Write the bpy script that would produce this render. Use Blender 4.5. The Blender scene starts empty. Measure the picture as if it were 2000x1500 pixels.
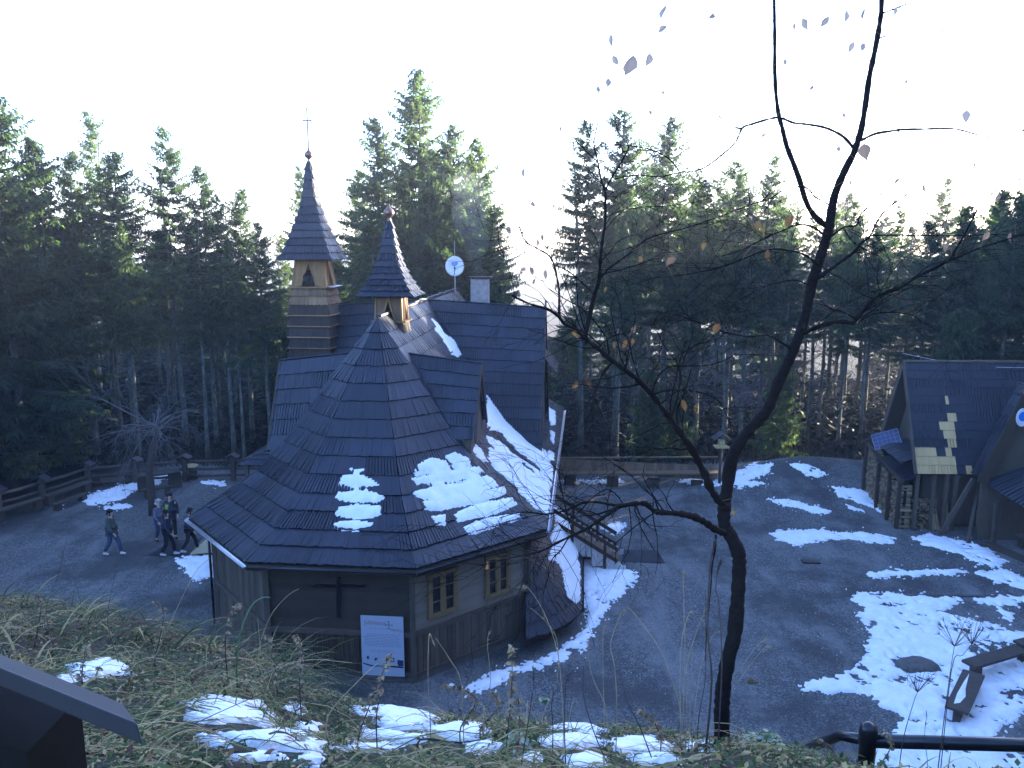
import bpy, math, random
import numpy as np
from mathutils import Vector, Matrix
random.seed(7); RNG = np.random.default_rng(11)
R = math.radians
SC = bpy.context.scene
COL = SC.collection
H = 11.4; PITCH = R(10.0); CP, SP = math.cos(PITCH), math.sin(PITCH); F = 1556.0

# ---------------------------------------------------------------- survey helpers
def proj(P):
    P = np.atleast_2d(np.asarray(P, float))
    d = P[:, 1]*CP + (H-P[:, 2])*SP
    u = P[:, 0]/d; v = ((H-P[:, 2])*CP - P[:, 1]*SP)/d
    return 1000+F*u, 750+F*v, d
def ray(px, py):
    u = (px-1000)/F; v = (py-750)/F
    return np.array([u, CP-v*SP, -SP-v*CP])
def at_d(px, py, d):
    return Vector(np.array([0, 0, H]) + ray(px, py)*d)
def at_z(px, py, z=0.0):
    r = ray(px, py); t = (z-H)/r[2]
    return Vector(np.array([0, 0, H]) + r*t)
def at_y(px, py, y):
    r = ray(px, py); return Vector(np.array([0, 0, H]) + r*(y/r[1]))

# ---------------------------------------------------------------- noise
def vnoise(x, y, seed=0):
    x = np.asarray(x, float); y = np.asarray(y, float)
    xi = np.floor(x).astype(np.int64); yi = np.floor(y).astype(np.int64)
    fx = x-xi; fy = y-yi
    fx = fx*fx*(3-2*fx); fy = fy*fy*(3-2*fy)
    def h(a, b):
        n = (a*374761393 + b*668265263 + seed*1442695041) & 0xffffffff
        n = ((n ^ (n >> 13))*1274126177) & 0xffffffff
        return ((n ^ (n >> 16)) & 0xffff)/65535.0
    return (h(xi, yi)*(1-fx)+h(xi+1, yi)*fx)*(1-fy) + (h(xi, yi+1)*(1-fx)+h(xi+1, yi+1)*fx)*fy
def fbm(x, y, seed=0, octv=4):
    s = 0; a = .5; t = 0
    for o in range(octv):
        s = s + a*vnoise(x*2**o, y*2**o, seed+o*17); t += a; a *= .5
    return s/t

# ---------------------------------------------------------------- mesh builder
class MB:
    def __init__(s):
        s.v = []; s.f = []; s.t = []; s.cur = .5
    def add(s, vs, fs, tint=None):
        b = len(s.v); s.v += [tuple(p) for p in vs]
        t = s.cur if tint is None else tint
        for f in fs:
            s.f.append(tuple(i+b for i in f)); s.t.append(t)
    def hexa(s, c, tint=None):      # 8 corners: bottom 4 then top 4
        s.add(c, [(3, 2, 1, 0), (4, 5, 6, 7), (0, 1, 5, 4), (1, 2, 6, 5), (2, 3, 7, 6), (3, 0, 4, 7)], tint)
    def box(s, c, size, rz=0, tint=None, rx=0, ry=0):
        M = Matrix.Rotation(rz, 3, 'Z') @ Matrix.Rotation(ry, 3, 'Y') @ Matrix.Rotation(rx, 3, 'X')
        x, y, z = size[0]/2, size[1]/2, size[2]/2
        c = Vector(c)
        s.hexa([c+M@Vector(q) for q in [(-x, -y, -z), (x, -y, -z), (x, y, -z), (-x, y, -z), (-x, -y, z), (x, -y, z), (x, y, z), (-x, y, z)]], tint)
    def beam(s, a, b, w, h, up=(0, 0, 1), tint=None):
        a = Vector(a); b = Vector(b); d = (b-a).normalized(); up = Vector(up)
        x = d.cross(up)
        if x.length < 1e-4: x = d.cross(Vector((0, 1, 0)))
        x.normalize(); y = x.cross(d).normalized()
        x *= w/2; y *= h/2
        s.hexa([a-x-y, a+x-y, b+x-y, b-x-y, a-x+y, a+x+y, b+x+y, b-x+y], tint)
    def tube(s, pts, rad, n=6, cap=True, tint=None):
        pts = [Vector(p) for p in pts]
        if not hasattr(rad, '__len__'): rad = [rad]*len(pts)
        d0 = (pts[1]-pts[0]).normalized()
        a = Vector((0, 0, 1)) if abs(d0.z) < .9 else Vector((1, 0, 0))
        x = d0.cross(a).normalized(); vs = []
        for i, p in enumerate(pts):
            d = (pts[min(i+1, len(pts)-1)]-pts[max(i-1, 0)])
            if d.length < 1e-9: d = d0
            d.normalize(); x = (x-d*x.dot(d)).normalized(); y = d.cross(x)
            for k in range(n):
                an = 2*math.pi*k/n; vs.append(p+(x*math.cos(an)+y*math.sin(an))*rad[i])
        fs = []
        for i in range(len(pts)-1):
            for k in range(n):
                k2 = (k+1) % n
                fs.append((i*n+k, i*n+k2, (i+1)*n+k2, (i+1)*n+k))
        if cap:
            fs.append(tuple(range(n-1, -1, -1))); fs.append(tuple((len(pts)-1)*n+k for k in range(n)))
        s.add(vs, fs, tint)
    def lathe(s, prof, c=(0, 0, 0), n=12, tint=None):   # prof: (r,z)
        c = Vector(c); vs = []; fs = []
        for r, z in prof:
            for k in range(n):
                an = 2*math.pi*k/n; vs.append(c+Vector((r*math.cos(an), r*math.sin(an), z)))
        for i in range(len(prof)-1):
            for k in range(n):
                k2 = (k+1) % n
                fs.append((i*n+k, i*n+k2, (i+1)*n+k2, (i+1)*n+k))
        fs.append(tuple(range(n-1, -1, -1))); fs.append(tuple((len(prof)-1)*n+k for k in range(n)))
        s.add(vs, fs, tint)
    def prism(s, poly, off, tint=None):   # polygon of 3D points extruded by vector off
        off = Vector(off); n = len(poly); p = [Vector(q) for q in poly]
        s.add(p+[q+off for q in p], [tuple(range(n-1, -1, -1)), tuple(range(n, 2*n))]+[(i, (i+1) % n, n+(i+1) % n, n+i) for i in range(n)], tint)
    def arrays(s, V, Fq, T=None):
        b = len(s.v); s.v += [tuple(p) for p in V.tolist()]
        s.f += [tuple(f) for f in (Fq+b).tolist()]
        s.t += (T.tolist() if T is not None else [s.cur]*len(Fq))

class Fast:                               # numpy quads / tris kept as arrays
    def __init__(s): s.V = []; s.Q = []; s.T = []; s.n = 0
    def add(s, V, Fc, T):
        s.V.append(V); s.Q.append(Fc+s.n); s.T.append(T); s.n += len(V)
    def get(s): return np.concatenate(s.V), np.concatenate(s.Q), np.concatenate(s.T)

def mesh_np(name, V, Fc, T=None, smooth=False):
    me = bpy.data.meshes.new(name)
    k = Fc.shape[1]
    me.vertices.add(len(V)); me.vertices.foreach_set('co', np.asarray(V, np.float32).ravel())
    me.loops.add(Fc.size); me.loops.foreach_set('vertex_index', Fc.astype(np.int32).ravel())
    me.polygons.add(len(Fc))
    me.polygons.foreach_set('loop_start', np.arange(0, Fc.size, k, dtype=np.int32))
    me.polygons.foreach_set('loop_total', np.full(len(Fc), k, np.int32))
    if smooth: me.polygons.foreach_set('use_smooth', np.ones(len(Fc), bool))
    if T is not None:
        at = me.attributes.new('tint', 'FLOAT', 'FACE'); at.data.foreach_set('value', np.asarray(T, np.float32))
    me.update(calc_edges=True); me.validate()
    return me

def link(name, me, mat, parent=None):
    o = bpy.data.objects.new(name, me); COL.objects.link(o)
    if mat and me is not None: me.materials.append(mat)
    if parent: o.parent = parent
    return o
def origin_of(p):
    o = Vector((0, 0, 0))
    while p: o += p.location; p = p.parent
    return o
def obj(name, mb, mat, parent=None, smooth=False, world=True):
    me = bpy.data.meshes.new(name)
    off = origin_of(parent) if (parent and world) else Vector((0, 0, 0))
    me.from_pydata([(p[0]-off.x, p[1]-off.y, p[2]-off.z) for p in mb.v], [], mb.f)
    at = me.attributes.new('tint', 'FLOAT', 'FACE'); at.data.foreach_set('value', np.asarray(mb.t, np.float32))
    if smooth:
        me.polygons.foreach_set('use_smooth', np.ones(len(mb.f), bool))
    me.update()
    return link(name, me, mat, parent)
def tag(o, label=None, cat=None, group=None, kind=None):
    if label: o['label'] = label
    if cat: o['category'] = cat
    if group: o['group'] = group
    if kind: o['kind'] = kind
    return o
def thing(name, loc, label, cat, group=None):
    o = bpy.data.objects.new(name, None); COL.objects.link(o); o.location = loc
    o.empty_display_size = .2
    return tag(o, label, cat, group)
def copy_tree(o, parent=None):
    c = o.copy(); COL.objects.link(c); c.parent = parent
    for ch in o.children: copy_tree(ch, c)
    return c

# ---------------------------------------------------------------- materials
class NT:
    def __init__(s, name, rough=.8, spec=.3, metal=0):
        m = bpy.data.materials.new(name); m.use_nodes = True
        s.m = m; s.nt = m.node_tree; s.b = s.nt.nodes['Principled BSDF']
        s.b.inputs['Roughness'].default_value = rough
        s.b.inputs['Specular IOR Level'].default_value = spec
        s.b.inputs['Metallic'].default_value = metal
        s.tc = s.nt.nodes.new('ShaderNodeTexCoord')
    def n(s, t, **kw):
        n = s.nt.nodes.new(t)
        for k, v in kw.items():
            if k in n.inputs.keys(): n.inputs[k].default_value = v
            else: setattr(n, k, v)
        return n
    def l(s, a, b): s.nt.links.new(a, b)
    def noise(s, scale, detail=4, rough=.6, coord='Object', stretch=None):
        n = s.n('ShaderNodeTexNoise'); n.inputs['Scale'].default_value = scale
        n.inputs['Detail'].default_value = detail; n.inputs['Roughness'].default_value = rough
        src = s.tc.outputs[coord]
        if stretch:
            mp = s.n('ShaderNodeMapping'); mp.inputs['Scale'].default_value = stretch
            s.l(src, mp.inputs['Vector']); src = mp.outputs['Vector']
        s.l(src, n.inputs['Vector']); return n.outputs['Fac']
    def vor(s, scale, coord='Object', out='Distance'):
        n = s.n('ShaderNodeTexVoronoi'); n.inputs['Scale'].default_value = scale
        s.l(s.tc.outputs[coord], n.inputs['Vector']); return n.outputs[out]
    def ramp(s, fac, stops):
        r = s.n('ShaderNodeValToRGB'); e = r.color_ramp.elements
        while len(e) < len(stops): e.new(.5)
        for i, (p, c) in enumerate(stops):
            e[i].position = p; e[i].color = (c[0], c[1], c[2], 1)
        s.l(fac, r.inputs['Fac']); return r.outputs['Color']
    def mix(s, fac, a, b, mode='MIX'):
        m = s.n('ShaderNodeMix', data_type='RGBA', blend_type=mode)
        for i, x in ((0, fac), (6, a), (7, b)):
            if hasattr(x, 'node'): s.l(x, m.inputs[i])
            elif i == 0: m.inputs[0].default_value = x
            else: m.inputs[i].default_value = (x[0], x[1], x[2], 1)
        return m.outputs[2]
    def math(s, op, a, b=0.0, c=None, clamp=False):
        m = s.n('ShaderNodeMath', operation=op); m.use_clamp = clamp
        for i, x in ((0, a), (1, b), (2, c)):
            if x is None: continue
            if hasattr(x, 'node'): s.l(x, m.inputs[i])
            else: m.inputs[i].default_value = x
        return m.outputs[0]
    def attr(s, name):
        a = s.n('ShaderNodeAttribute', attribute_name=name); return a.outputs['Fac']
    def bump(s, h, strength=.5, dist=.01):
        b = s.n('ShaderNodeBump'); b.inputs['Strength'].default_value = strength; b.inputs['Distance'].default_value = dist
        s.l(h, b.inputs['Height']); s.l(b.outputs['Normal'], s.b.inputs['Normal'])
    def col(s, c):
        if hasattr(c, 'node'): s.l(c, s.b.inputs['Base Color'])
        else: s.b.inputs['Base Color'].default_value = (c[0], c[1], c[2], 1)
    def rough(s, r): s.l(r, s.b.inputs['Roughness'])

def m_shingle(name, lo, hi, fresh=None, rough=(.32, .6)):
    n = NT(name, .5, .4)
    t = n.attr('tint'); g = n.noise(14, 5, .7, stretch=(3, 3, .5)); w = n.noise(.9, 4)
    f = n.math('ADD', n.math('MULTIPLY', t, .62), n.math('MULTIPLY', g, .38))
    c = n.ramp(f, [(.15, lo), (.85, hi)])
    c = n.mix(n.math('MULTIPLY', w, .35), c, (.5*lo[0], .55*lo[1], .5*lo[2]))
    if fresh:
        k = n.math('GREATER_THAN', t, 1.5)
        fc = n.ramp(n.math('FRACT', t), [(.0, (fresh[0]*.6, fresh[1]*.58, fresh[2]*.5)), (1, fresh)])
        c = n.mix(k, c, fc)
    n.col(c)
    n.rough(n.ramp(n.math('MULTIPLY_ADD', g, .5, n.math('MULTIPLY', w, .5)), [(.3, (rough[0],)*3), (.7, (rough[1],)*3)]))
    n.bump(g, .5, .012); return n.m
def m_wood(name, lo, hi, rough=.75, scale=10, stretch=(1, 1, .12)):
    n = NT(name, rough, .25)
    g = n.noise(scale, 6, .7, stretch=stretch); w = n.noise(1.7, 4); t = n.attr('tint')
    f = n.math('ADD', n.math('MULTIPLY', g, .45), n.math('ADD', n.math('MULTIPLY', w, .25), n.math('MULTIPLY', t, .3)))
    n.col(n.ramp(f, [(.25, lo), (.75, hi)])); n.bump(g, .4, .008); return n.m
def m_plain(name, c, rough=.6, spec=.3, metal=0, var=.25, scale=6):
    n = NT(name, rough, spec, metal)
    w = n.noise(scale, 5)
    n.col(n.ramp(w, [(.3, tuple(x*(1-var) for x in c)), (.7, tuple(min(1, x*(1+var)) for x in c))]))
    n.bump(w, .15, .005); return n.m

M = {}
M['roof'] = m_shingle('roof_shingle', (.006, .0075, .013), (.030, .034, .052), rough=(.28, .6))
M['hut_roof'] = m_shingle('hut_shingle', (.012, .015, .024), (.034, .039, .056), fresh=(.60, .40, .18))
M['brown_roof'] = m_shingle('brown_shingle', (.06, .032, .015), (.30, .18, .085), rough=(.6, .85))
M['wall_dark'] = m_wood('dark_board', (.030, .022, .016), (.075, .056, .040), stretch=(.4, .4, 6))
M['wall_vert'] = m_wood('weathered_board', (.042, .034, .026), (.145, .118, .09))
M['wall_grey'] = m_wood('grey_shingle_wall', (.15, .12, .09), (.30, .25, .20), stretch=(1, 1, 1.2), scale=20)
M['frame'] = m_wood('window_wood', (.15, .10, .045), (.30, .205, .10))
M['belfry'] = m_wood('belfry_wood', (.10, .055, .022), (.34, .20, .09))
M['log'] = m_wood('rail_log', (.030, .025, .021), (.10, .08, .066), stretch=(.5, .5, .5))
M['bench'] = m_wood('bench_plank', (.10, .062, .035), (.24, .16, .095), stretch=(.3, 3, 3))
M['rail'] = m_wood('stair_rail', (.030, .016, .010), (.07, .04, .026))
M['white_board'] = m_wood('pale_board', (.33, .31, .30), (.62, .60, .57), stretch=(3, 3, .2))
M['stone'] = m_plain('foundation', (.10, .095, .09), .9)
M['zinc'] = m_plain('zinc', (.55, .52, .54), .35, .5, .7, .1)
M['dark_metal'] = m_plain('dark_metal', (.02, .021, .026), .35, .5, .6)
M['iron'] = m_plain('black_pipe', (.012, .013, .017), .3, .5, .2)
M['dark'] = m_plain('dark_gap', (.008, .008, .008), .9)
M['mat'] = m_plain('rubber_mat', (.022, .024, .032), .5)
M['dish'] = m_plain('dish_white', (.62, .64, .68), .4, .4, 0, .04)
M['blue'] = m_plain('blue_print', (.02, .16, .55), .5, .3, 0, .05)
M['brick'] = m_plain('chimney_plaster', (.24, .22, .22), .85)
M['copper'] = m_plain('ball_metal', (.20, .12, .09), .35, .5, .6)
M['stump'] = m_plain('cut_wood', (.55, .42, .20), .8)
M['plank_new'] = m_wood('pale_plank', (.34, .28, .17), (.58, .50, .33), stretch=(.3, 3, 3))

n = NT('glass_dark', .06, .8); n.col((.004, .005, .007)); M['glass'] = n.m
n = NT('snow', .75, .3)
s1 = n.noise(3, 6, .65); s2 = n.noise(38, 4, .7)
n.col(n.ramp(n.math('MULTIPLY_ADD', s1, .6, n.math('MULTIPLY', s2, .4)), [(.35, (.70, .72, .75)), (.6, (.86, .87, .88))]))
n.bump(n.math('MULTIPLY_ADD', s1, 1.0, n.math('MULTIPLY', s2, .4)), .5, .05)
n.b.inputs['Subsurface Weight'].default_value = 0.0
M['snow'] = n.m
HAZE = 0.0008; SUN_EL = 6.5; SUN_AZ = 54; SUN_STR = 5; SKY_STR = .15; AIR = 1.0; DUST = 1.8; OZ = 3.0; EXPO = 3.58; SKY_TINT = (1.03, .905, 1.06)
# ================================================================ ground
def sstep(a, b, x):
    t = np.clip((x-a)/(b-a), 0, 1); return t*t*(3-2*t)
_px = np.array([-900, 0, 200, 400, 500, 620, 720, 1000, 1300, 1500, 1650, 1750, 2000, 2900.])
_py = np.array([1150, 1158, 1178, 1236, 1270, 1335, 1380, 1398, 1418, 1440, 1490, 1545, 1590, 1600.])
_yc = np.array([8.5, 8.2, 7.8, 7.2, 7.0, 6.6, 6.4, 6.2, 6.0, 5.6, 5.2, 5.0, 5.0, 5.0])
def bank_z(x, y):
    yy = np.maximum(y, .8)
    px = 1000 + (x/yy)*F*.93
    py = np.interp(px, _px, _py); yc = np.interp(px, _px, _yc)
    v = (py-750)/F; tc = (SP+v*CP)/(CP-v*SP)
    zc = H - tc*yc
    y0 = 2.2
    up = 9.75 + (zc-9.75)*np.clip((y-y0)/(yc-y0), 0, 1)
    dn = zc - .97*(y-yc)
    z = np.where(y < yc, up, dn)
    soft = .12*np.exp(-((y-yc)/.7)**2)
    z = z - soft
    return z + (fbm(x*1.1, y*1.1, 5)-.5)*.22*sstep(1, 3, y)*(y < yc+2)
def yard_z(x, y):
    z = (fbm(x*.25, y*.25, 2)-.5)*.12
    # gravel mound by the trees on the right
    mx, my = at_z(1560, 955).x, 36.3
    z = z + 1.25*np.exp(-(((x-mx)/4.2)**2+((y-my)/2.6)**2))
    z = z + .55*np.exp(-(((x-19)/5.0)**2+((y-37.5)/3.0)**2))
    # forest floor rolls away behind
    z = z + sstep(41, 60, y)*(fbm(x*.07, y*.07, 9)-.5)*2.0
    z = z - sstep(58, 150, y)*16.0 + sstep(200, 900, y)*8
    z = z + sstep(-24, -34, x)*1.2*sstep(0, 30, y)
    return z
def gz(x, y):
    x = np.asarray(x, float); y = np.asarray(y, float)
    return np.maximum(yard_z(x, y), bank_z(x, y))
def gzf(x, y): return float(gz(np.array([x]), np.array([y]))[0])
def G(px, py, z=None):
    p = at_z(px, py, 0.0)
    for _ in range(4): p = at_z(px, py, gzf(p.x, p.y))
    return p

def axis_lines(spec):
    out = []
    for a, b, st in spec: out += list(np.arange(a, b, st))
    out.append(spec[-1][1]); return np.array(out)
gx = axis_lines([(-1180, -220, 60), (-220, -40, 12), (-40, -14, .8), (-14, 14, .22), (14, 30, .4), (30, 50, 1.5), (50, 220, 12), (220, 1180, 60)])
gy = axis_lines([(-40, -4, 4), (-4, 1, .5), (1, 9, .16), (9, 44, .35), (44, 70, 1.5), (70, 260, 10), (260, 1180, 60)])
X, Y = np.meshgrid(gx, gy)
Z = gz(X, Y)
V = np.stack([X, Y, Z], -1).reshape(-1, 3)
nx, ny = len(gx), len(gy)
I = np.arange(nx*ny).reshape(ny, nx)
Q = np.stack([I[:-1, :-1], I[:-1, 1:], I[1:, 1:], I[1:, :-1]], -1).reshape(-1, 4)
me = mesh_np('ground', V, Q, None, True)
bk = (bank_z(X, Y) > yard_z(X, Y)-.05).astype(float)
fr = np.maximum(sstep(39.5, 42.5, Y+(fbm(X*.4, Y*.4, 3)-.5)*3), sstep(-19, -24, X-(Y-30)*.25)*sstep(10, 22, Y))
a1 = me.attributes.new('bank', 'FLOAT', 'POINT'); a1.data.foreach_set('value', bk.ravel().astype(np.float32))
a2 = me.attributes.new('forest', 'FLOAT', 'POINT'); a2.data.foreach_set('value', fr.ravel().astype(np.float32))
n = NT('ground_mat', .8, .3)
v1 = n.vor(26); v2 = n.vor(9, out='Color'); g1 = n.noise(.5, 6, .65); g2 = n.noise(60, 4, .7); g3 = n.noise(5, 6, .7)
sep = n.n('ShaderNodeSeparateColor'); n.l(n.vor(30, out='Color'), sep.inputs[0])
f = n.math('ADD', n.math('MULTIPLY', sep.outputs[0], .42), n.math('ADD', n.math('MULTIPLY', g1, .3), n.math('MULTIPLY', g3, .28)))
c = n.ramp(f, [(.2, (.030, .031, .031)), (.5, (.088, .091, .090)), (.82, (.27, .275, .27))])
tr = n.noise(.45, 7, .72, stretch=(1.7, .45, 1))
c = n.mix(n.ramp(tr, [(.47, (0, 0, 0)), (.62, (.8, .8, .8))]), c, (.19, .19, .185))
damp = n.noise(.3, 6, .65)
c = n.mix(n.ramp(damp, [(.48, (0, 0, 0)), (.6, (.75, .75, .75))]), c, (.042, .043, .043))
soil = n.ramp(n.noise(7, 6, .7), [(.35, (.008, .006, .004)), (.5, (.022, .026, .010)), (.65, (.04, .03, .016))])
c = n.mix(n.attr('bank'), c, soil)
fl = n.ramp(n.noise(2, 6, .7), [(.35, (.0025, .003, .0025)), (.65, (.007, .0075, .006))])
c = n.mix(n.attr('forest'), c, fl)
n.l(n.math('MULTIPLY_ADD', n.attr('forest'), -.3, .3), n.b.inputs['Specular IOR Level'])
n.col(c)
n.bump(n.math('ADD', n.math('MULTIPLY', v1, 1.0), n.math('MULTIPLY', g2, .4)), .8, .03)
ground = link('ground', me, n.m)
tag(ground, kind='structure')

# ---------------------------------------------------------------- snow laid on any height field
def in_poly(px, py, poly):
    ins = np.zeros(px.shape, bool); n_ = len(poly); j = n_-1
    for i in range(n_):
        xi, yi = poly[i]; xj, yj = poly[j]
        c = ((yi > py) != (yj > py)) & (px < (xj-xi)*(py-yi)/((yj-yi) or 1e-9)+xi)
        ins ^= c; j = i
    return ins
def snow_field(name, x0, x1, y0, y1, res, zf, polys, holes=(), thick=.07, wob=6.0, layers=5, parent=None, seed=0, dents=None, wfreq=4.0, cut=None, sink=.02, specks=False, rough_=1.0):
    xs = np.arange(x0, x1, res); ys = np.arange(y0, y1, res)
    X, Y = np.meshgrid(xs, ys); Z = zf(X, Y)
    px, py, d = proj(np.stack([X.ravel(), Y.ravel(), Z.ravel()], -1))
    px = px.reshape(X.shape); py = py.reshape(X.shape)
    sc = np.clip(22/np.maximum(d.reshape(X.shape), 2), .5, 4)
    hf = fbm(X*wfreq*3.1, Y*wfreq*3.1, seed+21, 3)-.5
    px = px + (fbm(X*wfreq, Y*wfreq, seed+1, 4)-.5)*wob*5*sc + hf*wob*5*sc*rough_; py = py + (fbm(X*wfreq, Y*wfreq, seed+7, 4)-.5)*wob*2.4*sc + hf*wob*2*sc*rough_
    m = np.zeros(X.shape, bool)
    for p in polys: m |= in_poly(px, py, p)
    for p in holes: m &= ~in_poly(px, py, p)
    if specks:
        m2 = np.zeros(X.shape, bool); o1 = (fbm(X*wfreq*1.7, Y*wfreq*1.7, seed+31, 3)-.5)*wob*16*sc; o2 = (fbm(X*wfreq*1.7, Y*wfreq*1.7, seed+37, 3)-.5)*wob*8*sc
        for p in polys: m2 |= in_poly(px+o1, py+o2, p)
        m |= m2 & (fbm(X*9, Y*9, seed+41, 2) > .66)
        m &= ~((fbm(X*5, Y*5, seed+51, 3) > .70) & (fbm(X*.8, Y*.8, seed+52, 2) > .5))
    if cut is not None: m &= cut(X, Y)
    h = m.astype(float); e = m.copy()
    for _ in range(layers-1):
        e2 = e.copy()
        e2[1:] &= e[:-1]; e2[:-1] &= e[1:]; e2[:, 1:] &= e[:, :-1]; e2[:, :-1] &= e[:, 1:]
        e = e2; h += e
    h = np.sqrt(h/layers)*thick*(.55+.9*fbm(X*1.5, Y*1.5, seed+3)) + (fbm(X*7, Y*7, seed+4)-.5)*thick*.5
    if dents is not None: h = h - dents(X, Y)*thick
    Zs = np.where(m, Z+np.maximum(h, .012), Z-sink)
    # keep every cell touching snow
    mm = m.copy(); mm[1:] |= m[:-1]; mm[:-1] |= m[1:]; mm[:, 1:] |= mm[:, :-1]; mm[:, :-1] |= mm[:, 1:]
    ny, nx = X.shape; I = np.arange(nx*ny).reshape(ny, nx)
    cell = m[:-1, :-1] | m[:-1, 1:] | m[1:, 1:] | m[1:, :-1]
    Q = np.stack([I[:-1, :-1], I[:-1, 1:], I[1:, 1:], I[1:, :-1]], -1)[cell]
    if len(Q) == 0: return None
    used, inv = np.unique(Q, return_inverse=True)
    V = np.stack([X, Y, Zs], -1).reshape(-1, 3)[used]
    me = mesh_np(name, V, inv.reshape(Q.shape), None, True)
    o = link(name, me, M['snow']); return tag(o, kind='stuff')

prints = []
_r = random.Random(3)
def _track(pts, step):
    for (a, b) in zip(pts[:-1], pts[1:]):
        A = G(*a); B = G(*b); L = (B-A).length; k = max(1, int(L/step))
        nrm = Vector((-(B-A).y, (B-A).x, 0)).normalized()
        for i in range(k):
            p = A.lerp(B, i/k); p = p+nrm*(.12 if i % 2 else -.12)+Vector((_r.uniform(-.06, .06), _r.uniform(-.06, .06), 0)); prints.append((p.x, p.y))
_track([(1690, 1350), (1700, 1300), (1735, 1270), (1745, 1225), (1760, 1190), (1800, 1170)], .36)
_track([(1780, 1190), (1850, 1235), (1900, 1260), (1980, 1250)], .5)
_track([(1810, 1175), (1840, 1225), (1930, 1275)], .6)
_track([(1665, 1345), (1690, 1310), (1720, 1305)], .4)
_track([(1800, 1400), (1850, 1330), (1850, 1300)], .6)
for _ in range(45):
    p = G(_r.uniform(1700, 1960), _r.uniform(1200, 1440)); prints.append((p.x, p.y))
prints_a = np.array(prints)
def dents(X, Y):
    out = np.zeros(X.shape)
    for (a, b) in prints_a:
        k = (np.abs(X-a) < .5) & (np.abs(Y-b) < .5)
        out[k] = np.maximum(out[k], 1.1*np.exp(-(((X[k]-a)/.085)**2+((Y[k]-b)/.12)**2)))
    return out
yard_polys = [
 [(1665,1160),(1720,1158),(1800,1165),(1880,1168),(1878,1180),(1830,1195),(1900,1210),(2000,1236),(2060,1250),(2080,1520),(1900,1520),(1700,1510),(1690,1450),(1740,1430),(1765,1410),(1735,1385),(1700,1360),(1620,1352),(1570,1350),(1580,1335),(1620,1325),(1660,1310),(1690,1285),(1700,1240),(1690,1220),(1672,1205),(1690,1190),(1668,1175)],
 [(1640,1040),(1600,1035),(1520,1036),(1505,1045),(1520,1055),(1560,1064),(1610,1055),(1650,1052),(1700,1060),(1745,1062),(1742,1052),(1700,1042)],
 [(1780,1050),(1820,1044),(1880,1058),(1920,1068),(1960,1095),(1962,1108),(1920,1106),(1890,1092),(1860,1078),(1810,1068)],
 [(1685,1120),(1720,1116),(1790,1114),(1830,1112),(1890,1116),(1860,1124),(1800,1124),(1740,1126),(1700,1128)],
 [(1905,1118),(1960,1112),(2010,1135),(2030,1160),(1985,1148),(1940,1135)],
 [(1900,1170),(1960,1164),(2020,1166),(2020,1180),(1950,1182),(1915,1180)],
 [(1940,1185),(1960,1190),(1985,1212),(1970,1212),(1945,1196)],
 [(1130,1095),(1160,1088),(1210,1102),(1240,1118),(1242,1132),(1215,1160),(1190,1185),(1170,1215),(1155,1235),(1140,1265),(1110,1285),(1070,1300),(1040,1312),(1000,1318),(960,1345),(930,1355),(900,1352),(935,1330),(975,1308),(1020,1298),(1050,1295),(1070,1278),(1100,1262),(1140,1235),(1145,1205),(1138,1160),(1132,1120)],
 [(345,1095),(375,1088),(416,1085),(420,1128),(385,1138),(370,1125),(362,1112)],
 [(1430,925),(1470,908),(1510,905),(1500,925),(1460,938),(1500,945),(1450,955),(1425,950)],
 [(1540,905),(1580,908),(1620,925),(1600,935),(1570,925)],
 [(1620,950),(1680,955),(1740,980),(1790,1008),(1780,1015),(1740,1010),(1700,990),(1640,972)],
 [(1495,975),(1540,975),(1600,990),(1625,1000),(1600,1005),(1540,990)],
 [(1650,985),(1675,992),(1690,1000),(1660,996)],
 [(1095,938),(1215,938),(1215,944),(1095,944)],
 [(1320,940),(1360,936),(1400,938),(1420,945),(1400,952),(1350,946)],
 [(150,975),(200,960),(250,945),(290,938),(285,925),(320,928),(310,945),(260,960),(240,975),(180,988)],
 [(200,990),(250,985),(255,990),(205,998)],
 [(310,928),(350,925),(350,932),(320,935)],
 [(390,940),(440,940),(440,948),(400,946)],
 [(100,985),(125,985),(120,992)],
 [(1205,1020),(1225,1022),(1205,1045),(1170,1030)],
 [(1108,1135),(1132,1130),(1132,1180),(1120,1180)],
]
holes = [[(1770,1292),(1800,1282),(1820,1300),(1822,1312),(1775,1312),(1752,1295),(1735,1290),(1750,1282)],
         [(1885,1260),(1960,1250),(2000,1262),(2000,1275),(1920,1290)],
         [(1725,1178),(1765,1180),(1760,1186),(1730,1185)],
         [(1950,1425),(1985,1400),(2010,1385),(2040,1440),(2010,1480),(1955,1455)],
         [(1960,1355),(2000,1340),(2010,1352),(1975,1370)]]
snow_field('snow', -20, 24, 15.0, 41, .055, gz, yard_polys, holes, thick=.10, wob=5, layers=6, seed=1, dents=dents, sink=.05, specks=True)
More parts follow.
